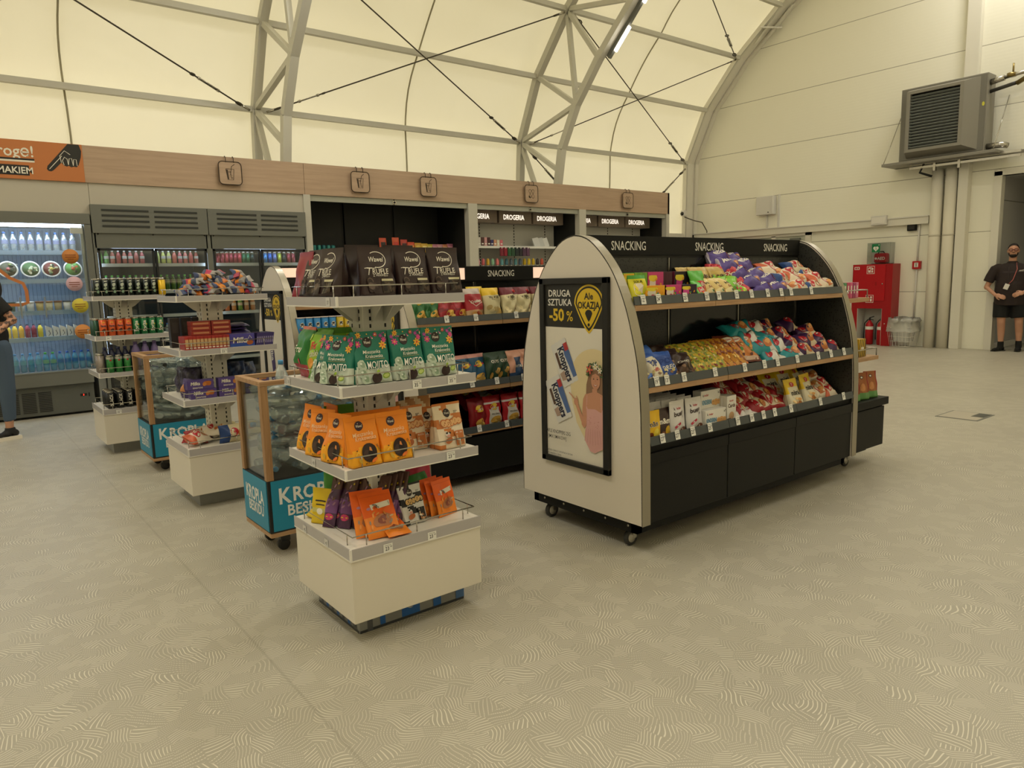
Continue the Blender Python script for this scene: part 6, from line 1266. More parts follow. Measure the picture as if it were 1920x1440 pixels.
# middle shelf
z2 = .890; s2n = 'big unit middle shelf'
K_PB = [bag('popcorn_bag', .12, .165, .05, 'pillow', c, lambda u, v, s: '3f62b0' if v > .80 else None, multi(txt('POP', .62, .17, mat('23408a', .5), .7, .03), txt(t_, .42, .12, mat(tc, .5), .75, .02), blobs(['d8c890', 'e8e0c8', '8a6a4a'], 12, .010, 5, .08, .35)), 90+i, .05, .004) for i, (c, t_, tc) in enumerate((('3f6ab8', 'sól', 'e8e4d8'), ('ddd3bb', 'Toffi', 'b8302c'), ('2f4f9a', 'OREO', 'e8e4d8')))]
K_PB[0].put(TR(2.815, 2.475, z2, 0, -.5), 'blue popcorn bag cut by the white end panel, '+s2n); K_PB[1].put(TR(2.905, 2.470, z2, .05, -.55), 'cream popcorn bag with red word, '+s2n); K_PB[2].put(TR(3.01, 2.475, z2, -.15, -.55), 'deep blue popcorn bag with round biscuit print, '+s2n)
K_BK = bag('popcorn_bag', .12, .165, .05, 'pillow', '3f6ab8', None, None, 93, .05, .005)
for i, x in enumerate((2.86, 2.97)): K_BK.put(TR(x, 2.56, z2+.03, .1, -.5), 'plain blue bag behind the popcorn row, %s from the end, %s' % (ORD[i], s2n), 'blue bags behind the popcorn')
K_DK = bag('dark_sweets_bag', .12, .15, .045, 'pillow', '3c2c28', lambda u, v, s: '5a4030' if v < .4 else None, multi(txt('Choco', .55, .12, CRE, .7), blobs(['6a4a3a', '8a6a50', '2a1c18'], 8)), 94, .05, .005)
for i in range(3): K_DK.put(TR(3.115+i*.025, 2.60-.06*i, z2+.05-.02*i, -.25, -.75), 'dark brown chocolate bag, %s down the slope, %s' % (ORD[i], s2n), 'dark brown bags on the middle shelf')
K_DK.put(TR(2.87, 2.70, z2+.10, .1, -1.1), 'dark bag heaped at the back by the white end, '+s2n)
K_MG = bag('green_sweets_bag', .125, .14, .03, 'pillow', '9a9a34', lambda u, v, s: ('c8a83a' if math.sin(u*13+v*17) > .1 else ('7a8a34' if math.sin(u*9-v*12) > .3 else None)), blobs(['e8d060', 'c87a3a', '6a8a3a', 'e0d8b0', '8a3a2a'], 18, .008, 6, .1, .9), 95, .05, .005)
K_MY = bag('amber_sweets_bag', .125, .15, .03, 'pillow', 'c88a2a', lambda u, v, s: ('8a4a24' if math.sin(u*12+v*9) > .5 else None), blobs(['e8b04a', '7a3a1c', 'd87a2a', 'f0d080'], 16, .009, 7, .1, .9), 96, .05, .005)
for i in range(10): K_MG.put(TR(3.215+(i % 5)*.062+.03*(i//5), 2.50+.085*(i//5)-.01*(i % 2), z2+.012+.05*(i//5), -.25, -.85), 'speckled green and yellow sweets bag, %s row, place %s, %s' % (('front', 'back')[i//5], WORDN[i % 5], s2n), 'speckled green bags on the middle shelf')
for i in range(8): K_MY.put(TR(3.50+(i % 4)*.062+.0*(i//4), 2.50+.09*(i//4), z2+.012+.05*(i//4), -.3, -.85), 'amber and brown sweets bag, %s row, place %s, %s' % (('front', 'back')[i//4], WORDN[i % 4], s2n), 'amber bags on the middle shelf')
K_MR = bag('brown_sweets_bag', .13, .19, .035, 'pillow', '6a3020', lambda u, v, s: 'c87a3a' if .15 < v < .85 and .12 < u < .88 else None, multi(oval(0, .78, .28, .09, CRE), txt('Magnum', .78, .07, RED_B, .45), blobs(['e8c080', '5a2a1a', 'd89a50', '4a8a3a'], 10, .012, 8, .2, .65), lambda D, w, h: D.rect(-w*.35, w*.35, h*.05, h*.16, mat('d8b8a0', .5), 3, 1)), 97, .05, .004)
for i in range(3): K_MR.put(TR(3.725+i*.055, 2.53+.02*(2-i), z2+.03, -.30, -.72), 'large brown and orange sweets bag, %s of the leaning three, %s' % (ORD[i], s2n), 'large brown bags on the middle shelf')
TEALM = '1f8a92'
def d_tl(D, w, h): D.oval(-w*.20, h*.5, w*.11, h*.24, RED_B, 14, 0, 1); D.text('7', -w*.20, h*.5, h*.3, CRE, w*.08, .03, .2); D.text('Bake Rolls', w*.12, h*.62, h*.16, INKB, w*.45, .02, .1); D.oval(w*.15, h*.32, w*.14, h*.14, mat('b87a4a', .4), 10, 0, 1, .3)
K_TL = [bag('teal_bread_chip_bag', .19, .125, .075, 'pillow', 'ddd9d2', lambda u, v, s: TEALM if (u < .34 or (s > 0)) else None, d_tl, 98, .05, .005, 16, 10), bag('teal_bread_chip_bag', .19, .125, .075, 'pillow', TEALM, lambda u, v, s: 'd0ccc4' if (u > .66 and s < 0) else None, d_7, 99, .05, .005, 16, 10)]
pile(K_TL, 3.93, 4.33, [2, 2, 2, 2], z2+.01, 2.48, .058, .056, 'teal and white bread chip bag', s2n, 'teal bags on the middle shelf', -.95, 7, -.15, -.04)
K_VI = [bag('plum_croissant_pack', .175, .115, .07, 'pillow', 'd8c8a8', (lambda a: lambda u, v, s: '3c1f4a' if u < a else None)(a_), d_7, 100+i, .05, .005, 16, 10) for i, a_ in enumerate((.45, .62))]
pile(K_VI, 4.28, 4.86, [3, 3, 2, 2], z2+.01, 2.48, .062, .055, 'plum and cream croissant pack', s2n, 'plum packs on the middle shelf', -.95, 9, 0, -.06)
# bottom shelf
z3 = .587; s3n = 'big unit bottom shelf'
def d_mm(D, w, h): D.text('m&m', 0, h*.60, h*.17, CRE, w*.95, .035); D.text('m&m', 0, h*.60, h*.16, INKB, w*.85, .01); D.oval(-w*.2, h*.25, w*.13, h*.10, mat('7a3a1c', .4), 8, .4, 1); D.oval(w*.12, h*.28, w*.2, h*.17, mat('e8d048', .4), 12, 0, 1); D.oval(w*.28, h*.15, w*.1, h*.06, mat('b8862a', .4), 8, 0, 1)
K_MM = bag('peanut_sweets_bag', .125, .150, .035, 'flat', 'e2b41c', None, d_mm, 110, .05, .003); K_MD = bag('chocolate_sweets_bag', .110, .150, .035, 'flat', '3a2722', None, lambda D, w, h: (D.text('m&m', 0, h*.60, h*.17, CRE, w*.95, .03), D.oval(w*.15, h*.26, w*.2, h*.18, mat('d8b030', .4), 12, 0, 1), D.oval(-w*.15, h*.2, w*.14, h*.08, mat('8a5a3a', .4), 8, 0, 1)), 111, .05, .003)
K_MM.put(TR(2.85, 2.465, z3, .0, -.10), 'yellow peanut sweets bag at the white end, '+s3n); K_MD.put(TR(2.955, 2.475, z3, .05, -.12), 'dark brown chocolate sweets bag beside the yellow one, '+s3n)
K_MM.put(TR(2.86, 2.53, z3, .0, -.10), 'yellow bag second deep at the white end, '+s3n)
def d_bu(D, w, h):
    D.text('k', -w*.24, h*.79, h*.075, INKB, .1, .02); D.text('inder', w*.03, h*.79, h*.065, RED_B, w*.4, .02); D.text('bueno', -w*.02, h*.655, h*.12, mat('3a2a26', .5), w*.82, .03, .25, .10); D.text('mini', w*.22, h*.545, h*.075, mat('5a4a46', .5), w*.3, .015, .2, .1)
    D.poly([(-w*.38, h*.30), (-w*.12, h*.42), (-w*.10, h*.36), (-w*.36, h*.24)], mat('b8304a', .4)); D.oval(w*.12, h*.17, w*.26, h*.09, mat('6a3a26', .35), 14, .15, 1); D.oval(w*.02, h*.18, w*.13, h*.065, mat('e8dccc', .4), 12, .15, 1); D.oval(w*.02, h*.165, w*.09, h*.035, mat('a8643a', .4), 10, .15, 1)
K_BU = bag('white_wafer_bag', .120, .175, .035, 'flat', 'd5d1ce', None, d_bu, 112, .05, .003)
K_BU.put(TR(3.070, 2.47, z3, .08, -.10), 'white wafer sweets bag in front, nearer the yellow bag, '+s3n, 'white wafer bags on the bottom shelf'); K_BU.put(TR(3.215, 2.47, z3, -.02, -.12), 'white wafer sweets bag in front, nearer the white cartons, '+s3n, 'white wafer bags on the bottom shelf')
K_BUs = bag('white_wafer_bag', .120, .175, .030, 'flat', 'cfcbc8', None, None, 113, .05, .004, 10, 10)
for i in range(18):
    r_, c_ = i//3, i % 3; K_BUs.put(TR(2.93+c_*.128+.01*(r_ % 2), 2.515+r_*.052, z3+.004, .05, -.08), 'white wafer bag behind the front ones, row %s, place %s, %s' % (WORDN[r_], WORDN[c_], s3n), 'white wafer bags stacked in depth')
def d_ki(D, w, h):
    D.text('k', -w*.38, h*.80, h*.12, INKB, .1, .02); D.text('inder', -w*.22, h*.80, h*.11, RED_B, w*.24, .02); D.text('KINDERINI', -w*.20, h*.48, h*.20, mat('2a86b0', .5), w*.48, .025); D.rect(-w*.5, w*.5, .001, h*.16, RED_B)
    for cx, r in ((.14, .09), (.27, .11), (.40, .09)): D.oval(w*cx, h*.42, w*r, w*r*.95, mat('d8a468', .4), 12, 0, 1); D.oval(w*cx-.004, h*.46, w*.012, w*.012, INKB, 6, 0, 1); D.oval(w*cx+.004, h*.46, w*.012, w*.012, INKB, 6, 0, 1)
    D.text('x7', w*.42, h*.86, h*.12, INKB, .1, .02)
K_KI = carton('biscuit_carton', .165, .10, .05, 'e2ded6', 'd8d4cc', d_ki); K_KI2 = carton('biscuit_carton', .165, .115, .05, 'e2ded6', 'd8d4cc', d_ki)
K_KI.put(TR(3.375, 2.455, z3, -.02), 'white biscuit carton with smiling biscuits in front, '+s3n); K_KI2.put(TR(3.40, 2.51, z3+.085, .03), 'white biscuit carton raised behind the front one, '+s3n)
K_KI.put(TR(3.385, 2.52, z3, -.02), 'white carton under the raised one, '+s3n)
K_KC2 = carton('narrow_biscuit_carton', .085, .15, .028, 'e0dbd2', 'cfcac0', lambda D, w, h: (D.text('kinder', 0, h*.83, h*.07, RED_B, w*.7, .02), D.text('Cards', 0, h*.66, h*.13, mat('5a3a26', .5), w*.8, .03), D.oval(0, h*.3, w*.28, h*.14, mat('c8a078', .4), 12, 0, 1), D.rect(-w*.5, -w*.1, .001, h*.22, mat('4a2c1e', .4))))
for i in range(6): K_KC2.put(TR(3.545-.012*i, 2.47+.031*i, z3, .05), 'narrow white biscuit carton, %s deep in its row, %s' % (ORD[i], s3n), 'narrow cartons on the bottom shelf')
K_RC = [bag('red_croissant_bag', .18, .12, .07, 'pillow', 'd8cbb0', (lambda a: lambda u, v, s: '9a1f28' if (u < a or v < .22) else None)(a_), d_7, 120+i, .05, .005, 16, 10) for i, a_ in enumerate((.25, .45))]
K_KI3 = bag('small_biscuit_packet', .10, .10, .025, 'pillow', 'dcd8d0', lambda u, v, s: 'b8302c' if v < .2 else None, txt('kinder', .6, .15, RED_B, .7), 123, .05, .003)
for i in range(3): K_KI3.put(TR(3.635+i*.075, 2.455, z3+.008, .2*i-.2, -1.1), 'small white and red packet at the rail, %s after cartons, %s' % (ORD[i], s3n), 'small packets at the rail')
pile(K_RC, 3.66, 4.30, [4, 4, 3, 3], z3+.012, 2.50, .062, .038, 'red and cream croissant bag', s3n, 'red bags on the bottom shelf', -1.05, 11, 0, -.0)
def d_mi(D, w, h): D.oval(.0, h*.80, w*.17, h*.085, RED_B, 14, 0, 1); D.text('7', 0, h*.80, h*.09, CRE, w*.1, .03, .2); D.text('mini', .0, h*.52, h*.17, INKB, w*.62, .03); blobs(['d8a060', 'b87840', 'e8c890'], 8, .012, 9, .08, .32)(D, w, h)
K_MI = bag('mini_croissant_bag', .145, .17, .06, 'block', 'd9cfb4', lambda u, v, s: ('e2bc1c' if v > .70 or (v > .5 and abs(u-.5) > .38) else None), d_mi, 124, .05, .004, 14, 18)
for i, (x, y, z, rz, rx) in enumerate(((4.235, 2.475, 0, .05, -.25), (4.44, 2.50, .01, .15, -.22), (4.36, 2.62, .06, -.1, -.3), (4.55, 2.62, .05, .2, -.4), (4.20, 2.60, .05, -.2, -.5), (4.30, 2.70, .12, .0, -.15))): K_MI.put(TR(x, y, z3+z+.004, rz, rx), 'yellow topped mini croissant bag, %s, %s' % (('front, nearer the middle', 'front, nearer the far end', 'second deep between the front two', 'second deep at the far side', 'slumped behind on the red bag side', 'propped high at the back')[i], s3n), 'mini croissant bags')
pile(K_7C, 4.52, 4.84, [2, 2, 1], z3+.012, 2.49, .06, .045, 'cream croissant pack at the far end', s3n, 'cream packs on the bottom shelf', -1.0, 14)
SC = 1.0
# end shelf goods
for i, (c, nm) in enumerate((('5a9a6a', 'green'), ('c84a6a', 'rose'), ('d8608a', 'pink'), ('a83a6a', 'magenta'), ('d87a9a', 'light pink'))): carton('gum_carton', .035, .11, .10, c, c, lambda D, w, h: D.rect(-w*.2, w*.2, h*.3, h*.8, CRE)).put(TR(4.975+i*.042, 2.555, 1.263), 'slim %s gum carton on the end shelf facing the fire cabinet' % nm, 'gum cartons on the end shelf')
def d_st(D, w, h):
    for q in range(5): D.poly([(-w*.5+q*w*.25-w*.05, 0.001), (-w*.5+q*w*.25+w*.06, .001), (min(w*.5, -w*.5+q*w*.25+w*.26), h*.999), (min(w*.5, -w*.5+q*w*.25+w*.15), h*.999)], INKB)
    D.rect(-w*.2, w*.2, h*.42, h*.55, CRE)
carton('striped_carton', .10, .13, .08, 'd8b02a', 'c8a028', d_st).put(TR(5.265, 2.56, .829), 'yellow and black striped carton on the lower end shelf'); carton('striped_carton', .08, .12, .08, 'b8b0a0', 'a8a090', None).put(TR(5.12, 2.57, .829), 'grey beige carton beside the striped one on the end shelf')
K_EB = bag('brown_snack_bag', .12, .20, .05, 'block', '9a5a2c', lambda u, v, s: ('5a8a4a' if v < .22 else ('8a2418' if u < .08 or u > .92 else None)), lambda D, w, h: (D.oval(0, h*.82, .016, .012, INKB, 12, 0, 1), D.oval(0, h*.82, .010, .007, CRE, 10, 0, 1), D.oval(0, h*.45, .03, .03, mat('b87a44', .4), 10, 0, 1, .3)), 130, .05, .003)
for i in range(4): K_EB.put(TR(5.06+i*.135, 2.58, .501, -.35, -.1), 'brown snack bag on the black end cabinet, %s from the arched panel' % ORD[i], 'brown bags on the end cabinet')
# ================================================================ crisps units
bn = 'crisps unit'; zb1, zb2, zb3 = 1.168, .703, .373
def d_la(c):
    def f(D, w, h): D.oval(0, h*.66, w*.22, h*.11, mat('e8c23a', .4), 16, 0, 1); D.poly([(-w*.32, h*.63), (w*.30, h*.69), (w*.32, h*.64), (-w*.30, h*.58)], mat('b8222c', .4)); D.text("Lay's", 0, h*.645, h*.075, CRE, w*.5, .03, .2, .05); D.oval(.0, h*.25, w*.25, h*.10, mat('d8a84a', .4), 12, .2, 1, .2); D.oval(w*.12, h*.18, w*.18, h*.07, mat('e0b860', .4), 10, -.3, 1, .2)
    return f
def crisp(c, paint, dec, seed): return bag('crisps_bag', .175, .235, .07, 'pillow', c, paint, dec, seed, .05, .005, 14, 16)
C_G = crisp('2f6a3a', None, d_la(0), 140); C_R = crisp('9a1f2a', lambda u, v, s: '7a1a24' if math.sin(v*20+u*4) > .6 else None, d_la(0), 141)
C_C = crisp('a82a34', lambda u, v, s: ('c8a078' if v < .3 else ('b8a8a0' if v > .82 else None)), multi(txt('Crunchips', .58, .085, CRE, .85, .03, .12), blobs(['c87a3a', 'e0a860', 'a84a2a'], 6, .02, 3, .08, .3), lambda D, w, h: D.stroke([(-w*.4, h*.62), (-w*.1, h*.42), (w*.4, h*.55)], .004, CRE)), 142)
C_W = crisp('d2c69c', lambda u, v, s: 'e0b820' if v > .78 else None, multi(txt('WIEJSKIE', .68, .075, mat('3a3420', .5), .85, .02), txt('ziemniaczki', .61, .035, mat('3a3420', .5), .6, .01), blobs(['d8b46a', 'e8d8a8', 'b8a06a'], 7, .024, 3, .1, .45)), 143)
C_WR = crisp('d2c69c', lambda u, v, s: '6a1c2a' if v > .76 else None, multi(txt('WIEJSKIE', .66, .075, mat('3a3420', .5), .85, .02), txt('ziemniaczki', .59, .035, mat('3a3420', .5), .6, .01), blobs(['d8b46a', 'c8503a', 'e8d8a8', 'a83a3a'], 8, .022, 4, .08, .42), oval(.2, .86, .16, .05, RED_B)), 144)
C_L = crisp('b8242e', lambda u, v, s: ('d8d2c8' if .12 < v < .62 and .15 < u < .85 else ('e0d8d0' if .72 < v < .80 else None)), multi(d_la(0), txt('SOLONE', .42, .05, INKB, .5, .02), lambda D, w, h: D.rect(w*.12, w*.32, h*.08, h*.24, CRE)), 145)
C_LR = crisp('8a1820', None, d_la(0), 146)
C_D = crisp('24402e', None, multi(txt('CHIPS', .68, .10, CRE, .6, .02), blobs(['c89a4a', 'd8a858', '8a6a2a'], 4, .026, 5, .1, .4)), 147)
C_P = crisp('d8a088', lambda u, v, s: ('2a4466' if (abs(u-.5) < .25 and v < .75) or v < .25 else None), multi(txt('FRYTKI', .45, .08, CRE, .5, .02), blobs(['c8a070', '3a5a8a'], 5, .02, 6, .05, .3)), 148)
C_B = crisp('2f5a7a', lambda u, v, s: ('d89a90' if v > .88 else None), multi(d_la(0), blobs(['d8b46a', 'd8d0c0'], 5, .02, 7, .1, .3)), 149)
C_Y = crisp('d8b82a', None, blobs(['e8d060', 'c83a2a'], 5, .02, 8), 150)
top = [(C_G, 2.586, 'dark green crisps bag nearest the end panel'), (C_G, 2.700, 'dark green crisps bag second from the end panel'), (C_R, 2.815, 'deep red crisps bag beside the green ones'), (C_R, 2.930, 'deep red crisps bag leaning under the red and white one'), (C_C, 3.035, 'red and white crisps bag tilted at the shelf joint'), (C_W, 3.205, 'cream crisps bag with yellow top'), (C_WR, 3.370, 'cream crisps bag with maroon top, beside the yellow topped one'), (C_WR, 3.515, 'cream crisps bag with maroon top, nearer the big unit'), (C_WR, 3.665, 'cream crisps bag with maroon top half hidden by big arched panel')]
for i, (k_, x, lb) in enumerate(top): k_.put(TR(x, 4.29+.012*(i % 2), zb1, (.12 if x > 3.1 else .18), -.20 if x > 3.0 else -.45, 0, 1.0), lb+', upper shelf, '+bn, 'crisps bags on the upper crisps shelf')
C_Y.put(TR(3.13, 4.40, zb1+.01, .2, -.15), 'yellow crisps bag behind the yellow topped one, upper shelf, '+bn)
for i, (k_, x, lb) in enumerate(((C_B, 2.90, 'blue and pink crisps bag'), (C_B, 3.02, 'blue crisps bag with potato print'), (C_D, 3.155, 'black green crisps bag with pale word'), (C_D, 3.25, 'black green crisps bag turned edge on'), (C_P, 3.37, 'peach and navy crisps bag'), (C_P, 3.50, 'peach and navy crisps bag nearer the big unit'))): k_.put(TR(x, 4.24+.012*(i % 2), zb2, .15, -.2, 0, .97), lb+', middle shelf, '+bn, 'crisps bags on the middle crisps shelf')
for i, x in enumerate((2.62, 2.76)): C_Y.put(TR(x, 4.25, zb2, .1, -1.2, 0, .8), 'yellow crisps bag lying low, %s from the end panel, middle shelf' % ORD[i], 'yellow bags on the middle crisps shelf')
for i, (k_, x, y, z, rx, lb) in enumerate(((C_LR, 2.99, 4.24, 0, -.1, 'dark red crisps bag'), (C_L, 3.13, 4.24, 0, -.12, 'red and white crisps bag facing forward'), (C_L, 3.30, 4.24, 0, -.12, 'red and white crisps bag facing forward beside its twin'), (C_L, 3.47, 4.24, 0, -.12, 'red and white crisps bag partly hidden by the big unit'), (C_LR, 3.05, 4.37, .12, -.9, 'dark red bag tipped over on top'), (C_L, 3.20, 4.37, .13, -.9, 'red and white bag tipped over on top'), (C_R, 3.36, 4.37, .12, -.9, 'deep red bag tipped over on top, nearer the big unit'), (C_LR, 3.52, 4.39, .12, -.9, 'dark red bag tipped over furthest along'))): k_.put(TR(x, y, zb3+z, .1, rx), lb+', lowest shelf, '+bn, 'crisps bags on the lowest crisps shelf')
def pringle(c, nm): 
    m_ = MB(); fn = lambda x, y, e: Vector(((.037+e)*math.sin(x/.037), -(.037+e)*math.cos(x/.037), y)); D = Dec(m_, fn, .0008)
    D.oval(0, .17, .020, .022, CRE, 14, 0, 1); D.oval(0, .178, .016, .007, INKB, 10, .15, 1); D.poly([(-.02, .165), (0, .17), (.02, .165), (.012, .158), (-.012, .158)], INKB); D.text('Pringles', 0, .13, .014, RED_B, .055, .02); D.oval(0, .09, .025, .02, mat('c8d04a' if nm != 'yellow' else 'd86a3a', .5), 10, 0, 1)
    return Kind('crisp_tube', 'tube', MB().lathe([(.037, 0), (.037, .23)], mat(c, .4), 18), (('lid', MB().lathe([(.039, .23), (.039, .238)], mat('d8c8c0', .4), 18)), ('print', m_)))
PB = pringle('2a7ab0', 'blue'); PY = pringle('c8aa2a', 'yellow')
for i in range(8): (PB if i < 5 else PY).put(TR(2.535+i*.0755, 6.335, .926), '%s crisp tube, %s from the arched end panel' % ('blue' if i < 5 else 'yellow', ORD[i]), 'crisp tubes on the middle shelf')
for i, (x, z) in enumerate(((2.565, 0), (2.66, 0), (2.60, .088), (2.75, 0))): carton('snack_carton', .085, .088, .06, 'e2a028', 'd8961f', lambda D, w, h: (D.oval(0, h*.4, w*.3, h*.2, mat('c8702a', .4), 10, 0, 1, .3), D.text('TUC', 0, h*.65, h*.2, mat('b83a1a', .5), w*.5, .03))).put(TR(x, 6.44, 1.262+z), 'yellow orange snack carton, %s, upper shelf beside the arched end panel' % ('lower, nearest the panel', 'lower, middle', 'stacked on top', 'lower, furthest along')[i], 'yellow cartons on the tube unit')
# ================================================================ chocolate stand
c_ = 'chocolate stand'
def wrap(c1, c2, c3, seed): return bag('chocolate_bar', .105, .05, .022, 'pillow', c1, lambda u, v, s: (c2 if u < .33 else (c3 if u > .66 else None)), None, seed, .06, .003, 9, 6, 'bar')
K_BAR = [wrap('2f3f6a', '8f8b89', 'a23450', 160), wrap('8d8986', '2a3860', 'c87028', 161), wrap('b83a5a', '35405f', '98938f', 162), wrap('d8862e', '2f3f6a', '85807c', 163), wrap('36425a', 'd8862e', 'a39e9a', 164)]
rn = random.Random(21); q = 0
for l in range(5):
    n_ = (9, 8, 6, 5, 3)[l]
    for i in range(n_):
        for r_ in range(2 if l < 3 else 1):
            x = S2X+.07+l*.035+(.50-l*.05)*(i+.5)/n_+rn.uniform(-.012, .012); y = S2Y+.07+r_*.11+l*.03+rn.uniform(-.01, .01); z = 1.403+l*.031
            K_BAR[(q*3+l) % 5].put(TR(x, y, z+.01, rn.uniform(-1.1, 1.1), -.75+rn.uniform(-.3, .3), rn.uniform(-.4, .4)), 'small wrapped chocolate bar in the mixed heap topping the chocolate stand', 'wrapped bars heaped on the top tier'); q += 1
# second tier
K_KK = carton('red_wafer_bar', .028, .085, .15, 'a8322c', '9a2a26', lambda D, w, h: (D.rect(-w*.35, w*.35, h*.25, h*.8, mat('c8a070', .5)), D.rect(-w*.3, w*.3, h*.1, h*.18, CRE)), 'bar')
for i in range(12): K_KK.put(TR(S2X+.055+i*.0235, S2Y+.03, 1.056, .0), 'red wafer pack on edge, %s from the corner, second tier, %s' % (ORD[i], c_), 'red wafer packs on the chocolate stand')
for i in range(6):
    K_R2 = carton('red_biscuit_pack', .125, .030, .09, '9a342a', '8a241f', lambda D, w, h: (D.rect(-w*.4, w*.4, h*.3, h*.7, mat('c88a60', .5)),)); K_R2.put(TR(S2X+.175+(i % 2)*.13, S2Y+.13, 1.142+(i//2)*.031), 'flat red biscuit pack stacked behind the wafer packs, column %s, layer %s' % (WORDN[i % 2], WORDN[i//2]), 'flat red packs on the chocolate stand')
for i in range(4): carton('black_chocolate_box', .06, .20, .06, '2e2826', '221e1d', lambda D, w, h: D.rect(-w*.3, w*.3, h*.5, h*.85, mat('3f3836', .5))).put(TR(S2X+.06+i*.072, S2Y+.32, 1.056), 'tall black chocolate box, %s from the side edge, second tier, %s' % (ORD[i], c_), 'black boxes on the chocolate stand')
carton('milk_chocolate_tray', .165, .085, .14, '4c4494', '3a3080', lambda D, w, h: (D.rect(-w*.5, w*.5, .001, h*.25, mat('2a4a9a', .5)), D.text('Milka', -.012, h*.52, h*.42, CRE, w*.62, .03, .15), D.oval(w*.3, h*.28, w*.14, h*.18, mat('a85a30', .4), 10, 0, 1, .2), D.stroke([(w*.24, h*.6), (w*.3, h*.85), (w*.38, h*.6)], .003, CRE))).put(TR(S2X+.405, S2Y+.025, 1.056, .0), 'purple milk chocolate display tray, second tier, '+c_)
K_PB2 = carton('purple_chocolate_bar', .016, .085, .14, '3a3068', '332a5c', lambda D, w, h: D.rect(-w*.3, w*.3, h*.2, h*.7, mat('8a80a8', .5)), 'bar')
for i in range(8): K_PB2.put(TR(S2X+.502+i*.0145, S2Y+.03, 1.056, -.0, 0, .18), 'purple chocolate bar on edge, %s after the tray, %s' % (ORD[i], c_), 'purple bars on the chocolate stand')
K_PS = bag('purple_chocolate_slab', .17, .11, .02, 'pillow', '33285a', None, None, 166, .05, .002)
for i in range(6): K_PS.put(TR(S2X+.43+.02*(i % 2)+.0*i, S2Y+.24, 1.075+i*.022, .05*(i % 3), -1.45), 'large purple chocolate slab in the stack, layer %s, second tier, %s' % (WORDN[i], c_), 'purple slabs on the chocolate stand')
# third tier
K_CK = carton('purple_cookie_pack', .165, .062, .06, '584684', '4c3c78', lambda D, w, h: (D.text('Milka', -w*.2, h*.64, h*.34, CRE, w*.36, .03, .15), D.oval(w*.25, h*.58, w*.17, h*.26, mat('b86a30', .4), 12, 0, 1, .3), D.oval(w*.15, h*.5, w*.08, h*.2, mat('c88040', .4), 10, 0, 1, .3), D.text('SENSATIONS', -w*.12, h*.18, h*.16, CRE, w*.38, .015)))
for i, (x, z) in enumerate(((.135, 0), (.315, 0), (.49, 0), (.12, .063), (.315, .063), (.49, .063))): K_CK.put(TR(S2X+x, S2Y+.045, .731+z), 'purple cookie pack, %s layer, place %s, third tier, %s' % ('bottom' if z == 0 else 'top', WORDN[i % 3], c_), 'purple cookie packs on the chocolate stand')
K_DB = bag('navy_sweets_bag', .15, .19, .07, 'pillow', '1f2b48', lambda u, v, s: '2c3f68' if math.sin(u*9+v*7) > .5 else None, None, 167, .05, .006); K_PD = bag('black_sweets_bag', .14, .18, .06, 'pillow', '252034', lambda u, v, s: '3a3450' if math.sin(u*14+v*11) > .6 else None, None, 168, .05, .006)
for i, (x, y, rz) in enumerate(((.10, .25, -.8), (.17, .36, -.2), (.10, .45, -1.2))): K_PD.put(TR(S2X+x, S2Y+y, .731, rz, -.15), 'black purple crinkled bag, %s back from the cookie packs, %s' % (ORD[i], c_), 'black purple bags on the chocolate stand')
for i, (x, y, rz) in enumerate(((.43, .27, .1), (.53, .31, .4), (.47, .42, 0))): K_DB.put(TR(S2X+x, S2Y+y, .731, rz, -.25), 'navy blue crinkled bag, %s back on the open side, third tier, %s' % (ORD[i], c_), 'navy bags on the chocolate stand')
K_CW = bag('cookie_pouch', .10, .13, .05, 'pillow', '4a3a70', lambda u, v, s: 'c88a5a' if (abs(u-.5) < .25 and .3 < v < .7) else None, None, 169, .05, .005); K_CW.put(TR(S2X+.05, S2Y+.16, .731, -PI/2+.3, -.2), 'dark cookie pouch at the side edge, third tier, '+c_)
# bottom tier
n8 = 'chocolate stand bottom tier'
for i, (k_, x, y, z, rz, rx) in enumerate(((K_RC[0], .08, .17, .012, -.7, -1.15), (K_7C[1], .12, .09, .02, .5, -1.1), (K_RC[1], .15, .22, .02, .1, -1.2), (K_7C[0], .20, .14, .05, -.4, -1.2))): k_.put(TR(S2X+x, S2Y+y, .412+z, rz, rx), 'cream and red croissant pack, %s from the corner, %s' % (ORD[i], n8), 'croissant packs on the chocolate stand')
def d_71(D, w, h): D.oval(-w*.05, h*.55, w*.16, h*.28, RED_B, 18, 0, 1); D.ring(-w*.05, h*.55, w*.16, h*.28, .003, CRE, 18); D.text('7', -w*.09, h*.55, h*.34, CRE, w*.12, .03, .2); D.text('DAYS', -w*.01, h*.56, h*.10, CRE, w*.12, .02, 0, PI/2); D.oval(w*.26, h*.5, w*.17, h*.26, mat('b86a34', .4), 12, .1, 1, .2); D.oval(w*.27, h*.55, w*.11, h*.14, mat('e0a468', .4), 10, .1, 1, .2)
K_7L = bag('croissant_pack', .21, .12, .06, 'pillow', 'd8caa4', lambda u, v, s: '1f3f7a' if u < .30 else None, d_71, 170, .05, .003, 16, 10)
K_7L.put(TR(S2X+.315, S2Y+.055, .412, .02, -.15), 'navy and cream croissant pack standing at the rail, '+n8); K_7L.put(TR(S2X+.42, S2Y+.16, .42, .2, -.9), 'navy and cream croissant pack lying behind the standing one, '+n8)
K_CB = bag('cream_biscuit_bag', .22, .12, .06, 'pillow', 'cdbf8a', None, None, 171, .05, .004)
for i, (x, y) in enumerate(((.45, .20), (.50, .32), (.38, .42))): K_CB.put(TR(S2X+x, S2Y+y, .425, .1*i, -1.3), 'pale cream bag lying flat, %s back from the rail, %s' % (ORD[i], n8), 'pale cream bags on the chocolate stand')
